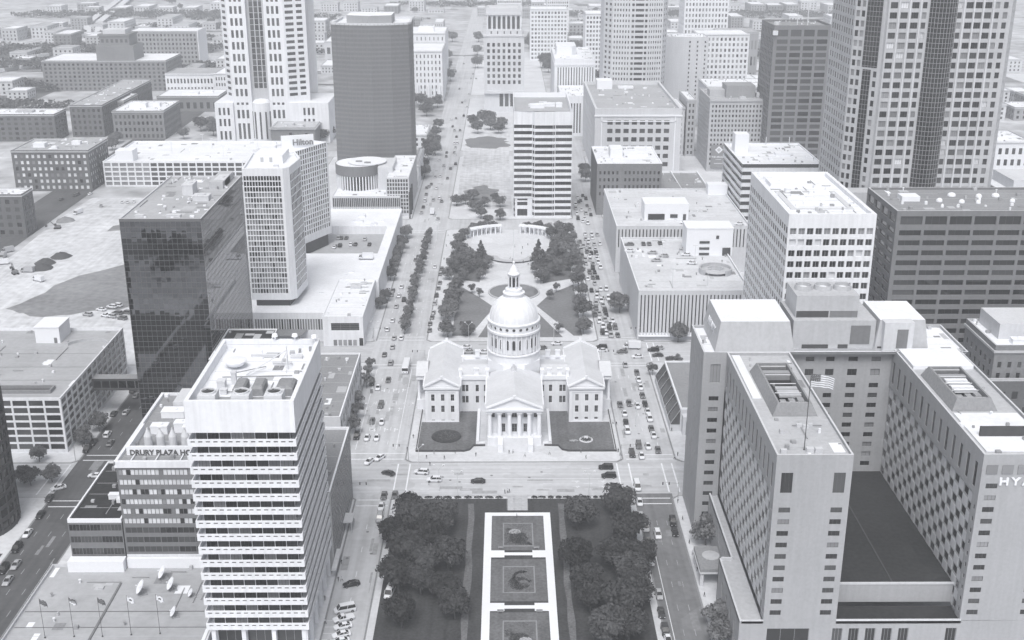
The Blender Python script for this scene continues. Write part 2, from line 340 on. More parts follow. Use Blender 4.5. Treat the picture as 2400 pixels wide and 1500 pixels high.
# ---------------------------------------------------------------- where the cars, trees and people stand (metres)
CARS = [(-51.0,491.1,0,0,'sedan','silver','on the avenue left of the courthouse'),
(-53.7,481.7,0,0,'sedan','grey','on the avenue left of the courthouse'),
(-50.0,471.6,0,0,'suv','tan','on the avenue left of the courthouse'),
(-42.9,465.7,0,0,'bus','white','on the avenue left of the courthouse'),
(-49.3,452.5,0,180,'sedan','grey','on the avenue left of the courthouse'),
(-55.8,449.8,0,180,'suv','black','on the avenue left of the courthouse'),
(-52.8,444.4,0,180,'sedan','white','on the avenue left of the courthouse'),
(-49.8,426.7,0,180,'suv','grey','on the avenue left of the courthouse'),
(-51.7,411.8,0,180,'sedan','grey','on the avenue left of the courthouse'),
(-47.9,411.0,0,180,'sedan','white','on the avenue left of the courthouse'),
(-56.0,398.1,0,180,'suv','black','on the avenue left of the courthouse'),
(-52.0,397.0,0,180,'sedan','white','on the avenue left of the courthouse'),
(-48.4,397.0,0,180,'sedan','white','on the avenue left of the courthouse'),
(-49.1,377.3,0,155,'sedan','white','in the crossing left of the courthouse front'),
(-45.6,380.3,0,150,'sedan','white','in the crossing left of the courthouse front'),
(-41.4,368.3,0,60,'sedan','dark','in the crossing left of the courthouse front'),
(-29.8,368.9,0,80,'suv','white','on the cross street before the courthouse'),
(-25.0,363.1,0,90,'suv','white','on the cross street before the courthouse'),
(-9.9,362.1,0,90,'sedan','black','on the cross street before the courthouse'),
(35.1,372.2,0,90,'suv','black','on the cross street before the courthouse'),
(35.6,365.7,0,90,'suv','black','on the cross street before the courthouse'),
(-42.9,714.1,0,0,'sedan','silver','on the avenue beside the fountain plaza'),
(-50.4,625.6,0,0,'sedan','grey','on the avenue beside the fountain plaza'),
(-39.0,612.7,0,0,'sedan','white','on the avenue beside the fountain plaza'),
(-54.2,577.6,0,0,'sedan','white','on the avenue beside the fountain plaza'),
(-58.1,571.3,0,0,'sedan','grey','on the avenue beside the fountain plaza'),
(-58.3,564.5,0,0,'suv','silver','on the avenue beside the fountain plaza'),
(-54.3,563.1,0,0,'sedan','white','on the avenue beside the fountain plaza'),
(-51.2,556.4,0,0,'suv','black','on the avenue beside the fountain plaza'),
(-54.2,546.6,0,0,'sedan','silver','on the avenue beside the fountain plaza'),
(-54.2,526.1,0,0,'sedan','white','on the avenue beside the fountain plaza'),
(-55.5,513.8,0,0,'sedan','white','on the avenue beside the fountain plaza'),
(-51.3,502.5,0,0,'sedan','silver','on the avenue beside the fountain plaza'),
(-48.0,502.5,0,0,'sedan','white','on the avenue beside the fountain plaza'),
(-35.3,598.8,0,0,'sedan','grey','parked at the kerb of the fountain plaza'),
(-34.7,584.0,0,0,'sedan','grey','parked at the kerb of the fountain plaza'),
(-34.9,574.7,0,0,'sedan','grey','parked at the kerb of the fountain plaza'),
(-35.3,563.0,0,0,'suv','dark','parked at the kerb of the fountain plaza'),
(-35.5,551.0,0,0,'suv','silver','parked at the kerb of the fountain plaza'),
(-35.4,537.6,0,0,'sedan','silver','parked at the kerb of the fountain plaza'),
(-35.6,530.3,0,0,'sedan','grey','parked at the kerb of the fountain plaza'),
(-36.0,521.3,0,0,'sedan','grey','parked at the kerb of the fountain plaza'),
(-35.7,512.5,0,0,'sedan','grey','parked at the kerb of the fountain plaza'),
(-35.0,607.9,0,0,'suv','grey','parked at the kerb of the fountain plaza'),
(-47.2,728.9,0,0,'truck','white','on the avenue beside the fountain plaza'),
(-44.6,767.4,0,0,'suv','white','on the avenue beside the drum pavilion'),
(-42.8,759.1,0,0,'sedan','grey','on the avenue beside the drum pavilion'),
(-48.4,762.7,0,0,'suv','silver','on the avenue beside the drum pavilion'),
(-42.0,827.1,0,0,'sedan','grey','on the avenue beside the drum pavilion'),
(-47.6,834.0,0,0,'sedan','white','on the avenue beside the drum pavilion'),
(-51.1,831.3,0,0,'sedan','silver','on the avenue beside the drum pavilion'),
(-48.3,796.9,0,0,'sedan','white','on the avenue beside the drum pavilion'),
(-52.5,808.5,0,0,'sedan','grey','on the avenue beside the drum pavilion'),
(-53.8,800.7,0,0,'suv','silver','on the avenue beside the drum pavilion'),
(-38.1,874.4,0,0,'suv','black','on the avenue beside the drum pavilion'),
(-41.2,858.1,0,0,'suv','grey','on the avenue beside the drum pavilion'),
(-46.8,868.5,0,0,'suv','silver','on the avenue beside the drum pavilion'),
(-51.5,889.9,0,0,'sedan','white','on the avenue beside the drum pavilion'),
(-46.5,902.5,0,0,'sedan','grey','on the avenue beside the drum pavilion'),
(-40.8,917.1,0,0,'sedan','grey','on the avenue beside the drum pavilion'),
(-49.9,1063.0,0,0,'sedan','white','far up the avenue'),
(-45.5,1069.5,0,0,'sedan','grey','far up the avenue'),
(-38.9,1082.8,0,0,'suv','black','far up the avenue'),
(-46.9,1029.2,0,0,'sedan','black','far up the avenue'),
(-44.6,1011.1,0,0,'sedan','silver','far up the avenue'),
(-42.3,954.8,0,0,'sedan','white','far up the avenue'),
(-39.9,954.8,0,0,'suv','white','far up the avenue'),
(-46.9,917.1,0,0,'sedan','black','far up the avenue'),
(-39.8,908.9,0,0,'suv','white','far up the avenue'),
(-40.6,937.3,0,0,'sedan','silver','far up the avenue'),
(-48.9,1244.7,0,0,'sedan','silver','far up the avenue'),
(-38.0,1210.4,0,0,'sedan','white','far up the avenue'),
(-37.4,1355.9,0,0,'sedan','silver','far up the avenue'),
(-38.8,1319.0,0,0,'suv','white','far up the avenue'),
(-33.1,1318.9,0,0,'sedan','silver','far up the avenue'),
(-53.0,1517.2,0,0,'sedan','silver','far up the avenue'),
(-51.0,1443.8,0,0,'sedan','silver','far up the avenue'),
(-43.1,1157.2,0,0,'sedan','grey','far up the avenue'),
(-37.3,1132.1,0,0,'suv','white','far up the avenue'),
(-41.7,982.2,0,0,'sedan','black','far up the avenue'),
(-39.8,1011.0,0,0,'sedan','grey','far up the avenue'),
(-40.6,1170.1,0,0,'sedan','white','far up the avenue'),
(-54.2,778.2,0,0,'sedan','grey','parked beneath the trees of the drum pavilion'),
(-53.9,760.4,0,0,'suv','white','parked beneath the trees of the drum pavilion'),
(-53.9,743.2,0,0,'sedan','black','parked beneath the trees of the drum pavilion'),
(-54.1,728.9,0,0,'sedan','silver','parked beneath the trees of the drum pavilion'),
(-55.1,796.9,0,0,'sedan','grey','parked beneath the trees of the drum pavilion'),
(47.3,677.9,0,180,'sedan','white','in the jam beside the slotted garages'),
(51.0,676.4,0,180,'suv','white','in the jam beside the slotted garages'),
(54.4,676.4,0,180,'sedan','silver','in the jam beside the slotted garages'),
(46.9,666.7,0,180,'sedan','silver','in the jam beside the slotted garages'),
(50.9,669.4,0,180,'sedan','white','in the jam beside the slotted garages'),
(54.5,657.1,0,180,'sedan','white','in the jam beside the slotted garages'),
(43.2,661.2,0,180,'sedan','grey','in the jam beside the slotted garages'),
(47.3,654.5,0,180,'sedan','silver','in the jam beside the slotted garages'),
(51.1,655.8,0,180,'sedan','silver','in the jam beside the slotted garages'),
(43.0,645.3,0,180,'sedan','silver','in the jam beside the slotted garages'),
(47.8,645.3,0,180,'suv','silver','in the jam beside the slotted garages'),
(51.0,645.2,0,180,'sedan','white','in the jam beside the slotted garages'),
(46.9,632.5,0,180,'sedan','white','in the jam beside the slotted garages'),
(50.9,637.5,0,180,'suv','black','in the jam beside the slotted garages'),
(42.6,632.5,0,180,'suv','grey','in the jam beside the slotted garages'),
(46.7,625.1,0,180,'sedan','silver','in the jam beside the slotted garages'),
(50.5,627.5,0,180,'sedan','white','in the jam beside the slotted garages'),
(47.6,616.6,0,180,'suv','silver','in the jam beside the slotted garages'),
(50.7,620.2,0,180,'suv','white','in the jam beside the slotted garages'),
(43.8,617.8,0,180,'sedan','silver','in the jam beside the slotted garages'),
(51.3,610.6,0,180,'suv','white','in the jam beside the slotted garages'),
(47.1,609.5,0,180,'suv','black','in the jam beside the slotted garages'),
(46.2,582.5,0,180,'sedan','silver','in the jam beside the slotted garages'),
(43.0,590.1,0,180,'sedan','white','in the jam beside the slotted garages'),
(48.5,572.9,0,180,'sedan','white','in the jam beside the slotted garages'),
(51.4,572.9,0,180,'suv','white','in the jam beside the slotted garages'),
(43.7,570.8,0,180,'sedan','black','in the jam beside the slotted garages'),
(48.3,558.5,0,180,'sedan','silver','in the jam beside the slotted garages'),
(51.2,558.5,0,180,'suv','white','in the jam beside the slotted garages'),
(45.6,560.5,0,180,'suv','white','in the jam beside the slotted garages'),
(44.5,550.6,0,180,'suv','silver','in the jam beside the slotted garages'),
(47.8,547.7,0,180,'sedan','silver','in the jam beside the slotted garages'),
(44.0,542.9,0,180,'suv','grey','in the jam beside the slotted garages'),
(45.0,535.4,0,180,'sedan','silver','in the jam beside the slotted garages'),
(44.2,524.4,0,180,'suv','white','in the jam beside the slotted garages'),
(45.4,517.3,0,180,'suv','white','in the jam beside the slotted garages'),
(50.6,525.3,0,180,'sedan','white','in the jam beside the slotted garages'),
(51.0,515.6,0,180,'suv','grey','in the jam beside the slotted garages'),
(48.2,514.7,0,180,'suv','black','in the jam beside the slotted garages'),
(44.5,508.7,0,180,'suv','black','in the jam beside the slotted garages'),
(48.0,505.3,0,180,'suv','silver','in the jam beside the slotted garages'),
(51.3,505.3,0,180,'sedan','grey','in the jam beside the slotted garages'),
(48.1,661.2,0,180,'suv','white','in the jam beside the slotted garages'),
(44.5,651.8,0,180,'suv','silver','in the jam beside the slotted garages'),
(48.3,637.5,0,180,'sedan','black','in the jam beside the slotted garages'),
(45.9,640.1,0,180,'suv','grey','in the jam beside the slotted garages'),
(51.2,632.5,0,180,'sedan','white','in the jam beside the slotted garages'),
(43.9,625.1,0,180,'suv','silver','in the jam beside the slotted garages'),
(47.5,601.4,0,180,'sedan','black','in the jam beside the slotted garages'),
(44.8,601.4,0,180,'suv','grey','in the jam beside the slotted garages'),
(48.3,592.3,0,180,'sedan','black','in the jam beside the slotted garages'),
(45.9,592.3,0,180,'sedan','grey','in the jam beside the slotted garages'),
(46.4,566.7,0,180,'suv','silver','in the jam beside the slotted garages'),
(42.7,533.5,0,180,'suv','grey','in the jam beside the slotted garages'),
(47.0,526.2,0,180,'suv','silver','in the jam beside the slotted garages'),
(48.2,533.5,0,180,'sedan','black','in the jam beside the slotted garages'),
(49.0,520.8,0,180,'sedan','white','in the jam beside the slotted garages'),
(46.2,508.7,0,180,'sedan','white','in the jam beside the slotted garages'),
(47.4,554.5,0,180,'suv','white','in the jam beside the slotted garages'),
(48.1,539.1,0,180,'suv','black','in the jam beside the slotted garages'),
(47.9,768.7,0,180,'sedan','white','in the jam beside the striped slab'),
(45.5,749.5,0,180,'suv','white','in the jam beside the striped slab'),
(45.1,726.3,0,180,'sedan','white','in the jam beside the striped slab'),
(45.1,713.6,0,180,'suv','black','in the jam beside the striped slab'),
(51.7,774.1,0,180,'sedan','black','in the jam beside the striped slab'),
(49.5,759.8,0,180,'sedan','black','in the jam beside the striped slab'),
(48.5,736.0,0,180,'sedan','white','in the jam beside the striped slab'),
(47.6,707.4,0,180,'sedan','white','in the jam beside the striped slab'),
(53.3,765.1,0,180,'suv','black','in the jam beside the striped slab'),
(52.9,746.1,0,180,'sedan','grey','in the jam beside the striped slab'),
(50.8,726.3,0,180,'suv','silver','in the jam beside the striped slab'),
(50.4,702.8,0,180,'suv','white','in the jam beside the striped slab'),
(53.9,736.0,0,180,'sedan','silver','in the jam beside the striped slab'),
(53.8,723.0,0,180,'sedan','black','in the jam beside the striped slab'),
(45.0,739.4,0,180,'sedan','silver','in the jam beside the striped slab'),
(49.1,713.6,0,180,'sedan','white','in the jam beside the striped slab'),
(48.0,756.4,0,180,'sedan','black','in the jam beside the striped slab'),
(51.2,468.9,0,180,'sedan','silver','in the traffic beside the courthouse'),
(55.3,460.2,0,180,'sedan','grey','in the traffic beside the courthouse'),
(55.2,452.4,0,180,'sedan','white','in the traffic beside the courthouse'),
(55.2,444.3,0,180,'sedan','white','in the traffic beside the courthouse'),
(55.0,435.7,0,180,'sedan','grey','in the traffic beside the courthouse'),
(55.1,427.4,0,180,'sedan','black','in the traffic beside the courthouse'),
(45.1,426.8,0,180,'sedan','grey','in the traffic beside the courthouse'),
(48.8,428.1,0,180,'sedan','grey','in the traffic beside the courthouse'),
(51.9,425.5,0,180,'sedan','white','in the traffic beside the courthouse'),
(46.1,418.2,0,180,'sedan','white','in the traffic beside the courthouse'),
(55.3,420.0,0,180,'sedan','white','in the traffic beside the courthouse'),
(55.3,413.4,0,180,'suv','white','in the traffic beside the courthouse'),
(45.8,409.9,0,180,'sedan','black','in the traffic beside the courthouse'),
(45.6,402.4,0,180,'suv','white','in the traffic beside the courthouse'),
(54.9,404.1,0,180,'sedan','grey','in the traffic beside the courthouse'),
(55.1,398.5,0,180,'sedan','white','in the traffic beside the courthouse'),
(48.6,389.8,0,180,'suv','grey','in the traffic beside the courthouse'),
(51.9,389.2,0,180,'sedan','white','in the traffic beside the courthouse'),
(55.2,386.0,0,180,'sedan','grey','in the traffic beside the courthouse'),
(45.4,382.9,0,180,'suv','dark','in the traffic beside the courthouse'),
(48.7,381.4,0,180,'sedan','white','in the traffic beside the courthouse'),
(42.6,489.9,0,90,'suv','black','on the cross street behind the courthouse'),
(42.3,486.1,0,90,'sedan','white','on the cross street behind the courthouse'),
(56.1,489.5,0,90,'truck','white','on the cross street behind the courthouse'),
(51.3,484.5,0,90,'sedan','grey','on the cross street behind the courthouse'),
(57.5,478.6,0,90,'sedan','white','on the cross street behind the courthouse'),
(65.4,486.3,0,90,'suv','black','on the cross street behind the courthouse'),
(68.0,488.9,0,90,'sedan','silver','on the cross street behind the courthouse'),
(66.5,480.1,0,90,'sedan','dark','on the cross street behind the courthouse'),
(-18.1,490.2,0,90,'sedan','white','parked behind the courthouse'),
(-16.8,484.4,0,90,'sedan','silver','parked behind the courthouse'),
(-10.0,484.3,0,90,'sedan','white','parked behind the courthouse'),
(22.8,494.5,0,90,'sedan','white','parked behind the courthouse'),
(15.7,488.9,0,90,'sedan','grey','parked behind the courthouse'),
(44.6,357.7,0,180,'van','white','on the street between park and checkered hotel'),
(47.7,325.6,0,180,'suv','white','on the street between park and checkered hotel'),
(44.3,346.9,0,180,'sedan','white','on the street between park and checkered hotel'),
(43.7,337.5,0,180,'sedan','silver','on the street between park and checkered hotel'),
(44.4,330.0,0,180,'suv','silver','on the street between park and checkered hotel'),
(44.1,322.1,0,180,'suv','grey','on the street between park and checkered hotel'),
(53.6,333.7,0,180,'suv','black','on the street between park and checkered hotel'),
(53.4,327.2,0,180,'sedan','black','on the street between park and checkered hotel'),
(43.7,310.0,0,180,'sedan','white','on the street between park and checkered hotel'),
(44.0,291.9,0,180,'sedan','silver','on the street between park and checkered hotel'),
(43.5,282.6,0,180,'sedan','dark','on the street between park and checkered hotel'),
(43.5,274.0,0,180,'suv','dark','on the street between park and checkered hotel'),
(43.7,270.0,0,180,'sedan','white','on the street between park and checkered hotel'),
(-41.3,351.8,0,180,'sedan','grey','on the street below the balcony tower'),
(-41.5,344.3,0,180,'sedan','white','on the street below the balcony tower'),
(-41.2,336.6,0,180,'suv','silver','on the street below the balcony tower'),
(-37.7,352.2,0,180,'sedan','grey','on the street below the balcony tower'),
(-45.6,297.8,0,110,'sedan','black','on the street below the balcony tower'),
(-45.8,284.5,0,110,'van','white','on the street below the balcony tower'),
(-45.6,280.2,0,115,'pickup','white','on the street below the balcony tower'),
(-45.3,276.6,0,110,'sedan','white','on the street below the balcony tower'),
(-45.2,272.7,0,110,'sedan','white','on the street below the balcony tower'),
(-45.1,269.5,0,110,'sedan','white','on the street below the balcony tower'),
(-33.9,293.0,0,170,'van','white','on the street below the balcony tower'),
(-152.5,442.0,0,0,'suv','dark','on the street beside the white-grid garage'),
(-149.6,436.7,0,0,'sedan','grey','on the street beside the white-grid garage'),
(-153.2,419.2,0,0,'sedan','dark','on the street beside the white-grid garage'),
(-148.8,420.4,0,0,'sedan','silver','on the street beside the white-grid garage'),
(-149.6,400.1,0,0,'suv','white','on the street beside the white-grid garage'),
(-146.3,392.9,0,0,'sedan','grey','on the street beside the white-grid garage'),
(-152.7,393.5,0,180,'sedan','black','on the street beside the white-grid garage'),
(-153.1,387.6,0,180,'suv','black','on the street beside the white-grid garage'),
(-152.9,358.0,0,120,'sedan','white','on the street beside the white-grid garage'),
(-143.2,366.9,0,90,'sedan','white','on the street beside the white-grid garage'),
(-151.7,327.4,0,180,'sedan','white','on the dark street at the lower left'),
(-151.6,318.5,0,180,'suv','black','on the dark street at the lower left'),
(-152.1,339.3,0,180,'sedan','black','on the dark street at the lower left'),
(-153.3,350.6,0,180,'sedan','dark','on the dark street at the lower left'),
(-148.1,308.8,0,180,'sedan','silver','on the dark street at the lower left'),
(-150.8,306.3,0,180,'suv','black','on the dark street at the lower left'),
(-147.0,300.0,0,180,'sedan','silver','on the dark street at the lower left'),
(62.8,576.0,23,85,'sedan','grey','on the roof of the near slotted garage'),
(61.7,564.5,23,85,'sedan','white','on the roof of the near slotted garage'),
(72.8,561.0,23,85,'sedan','silver','on the roof of the near slotted garage'),
(73.1,547.9,23,85,'sedan','silver','on the roof of the near slotted garage'),
(77.8,555.5,23,85,'sedan','silver','on the roof of the near slotted garage'),
(89.7,567.8,23,85,'sedan','silver','on the roof of the near slotted garage'),
(89.2,557.6,23,85,'sedan','white','on the roof of the near slotted garage'),
(89.7,543.5,23,85,'sedan','white','on the roof of the near slotted garage'),
(70.1,577.2,23,0,'sedan','dark','parked along the back wall of the near garage roof'),
(73.1,577.1,23,0,'sedan','grey','parked along the back wall of the near garage roof'),
(78.8,578.3,23,0,'sedan','dark','parked along the back wall of the near garage roof'),
(95.8,611.0,25,90,'sedan','white','on the roof of the far slotted garage'),
(124.9,608.3,25,90,'sedan','white','on the roof of the far slotted garage'),
(-198.0,542.2,0,70,'sedan','white','parked by the construction dirt'),
(-193.9,546.0,0,70,'suv','white','parked by the construction dirt'),
(-192.0,548.0,0,70,'suv','white','parked by the construction dirt'),
(-189.8,532.0,0,70,'suv','silver','parked by the construction dirt'),
(-188.4,536.6,0,70,'suv','grey','parked by the construction dirt'),
(-202.1,534.8,0,70,'suv','silver','parked by the construction dirt'),
(-184.1,537.5,0,70,'suv','grey','parked by the construction dirt'),
(-183.7,529.2,0,70,'suv','grey','parked by the construction dirt'),
(-192.5,532.9,0,70,'pickup','white','parked by the construction dirt'),
(-264.5,747.7,0,20,'sedan','silver','parked before the long low white garage'),
(-253.9,757.9,0,20,'sedan','white','parked before the long low white garage'),
(-250.5,757.9,0,20,'sedan','white','parked before the long low white garage'),
(-246.5,758.6,0,20,'sedan','white','parked before the long low white garage'),
(-315.7,761.7,0,0,'suv','silver','on the street by the brick warehouses'),
(-296.6,765.1,0,0,'sedan','dark','on the street by the brick warehouses'),
(-290.8,779.5,0,0,'suv','dark','on the street by the brick warehouses'),
(-282.8,781.2,0,0,'sedan','white','on the street by the brick warehouses'),
(-290.9,775.8,0,0,'suv','dark','on the street by the brick warehouses'),
(-289.7,798.1,0,0,'sedan','silver','on the street by the brick warehouses'),
(-94,636.2,9.6,0,'suv','silver','in the sunken deck of the hotel podium'),
(-94,636.2,9.6,0,'sedan','silver','in the sunken deck of the hotel podium'),
(-92.6,636.2,9.6,0,'sedan','black','in the sunken deck of the hotel podium'),
(-89.7,636.2,9.6,0,'sedan','black','in the sunken deck of the hotel podium'),
(-79.0,633.5,9.6,0,'sedan','silver','in the sunken deck of the hotel podium'),
(-85.6,623.2,9.6,0,'sedan','white','in the sunken deck of the hotel podium'),
(-83.1,623.2,9.6,0,'sedan','black','in the sunken deck of the hotel podium'),
(-91.3,620.7,9.6,0,'suv','black','in the sunken deck of the hotel podium'),
(-94,618.2,9.6,0,'sedan','white','in the sunken deck of the hotel podium'),
(-94,619.5,9.6,0,'sedan','grey','in the sunken deck of the hotel podium'),
(-75.4,623.2,9.6,0,'sedan','black','in the sunken deck of the hotel podium'),
(-73.1,585.0,13,90,'truck','white','on the hotel podium roof'),
(-300.0,284,0,0,'sedan','black','in the unseen lot added for the mirror tower reflection'),  # parked out of view, added only as content for the glass reflections
(-293.5,266,0,0,'suv','white','in the unseen lot added for the mirror tower reflection'),
(-287.0,284,0,0,'sedan','black','in the unseen lot added for the mirror tower reflection'),
(-280.5,266,0,0,'sedan','black','in the unseen lot added for the mirror tower reflection'),
(-274.0,266,0,0,'suv','silver','in the unseen lot added for the mirror tower reflection'),
(-267.5,284,0,0,'sedan','white','in the unseen lot added for the mirror tower reflection'),
(-261.0,284,0,0,'sedan','white','in the unseen lot added for the mirror tower reflection'),
(-254.5,284,0,0,'suv','silver','in the unseen lot added for the mirror tower reflection'),
(-248.0,284,0,0,'sedan','silver','in the unseen lot added for the mirror tower reflection'),
(-241.5,266,0,0,'sedan','white','in the unseen lot added for the mirror tower reflection'),
(-235.0,284,0,0,'sedan','black','in the unseen lot added for the mirror tower reflection'),
(-228.5,284,0,0,'sedan','white','in the unseen lot added for the mirror tower reflection'),
(-222.0,252,0,0,'sedan','black','in the unseen lot added for the mirror tower reflection'),
(-215.5,266,0,0,'suv','silver','in the unseen lot added for the mirror tower reflection')]
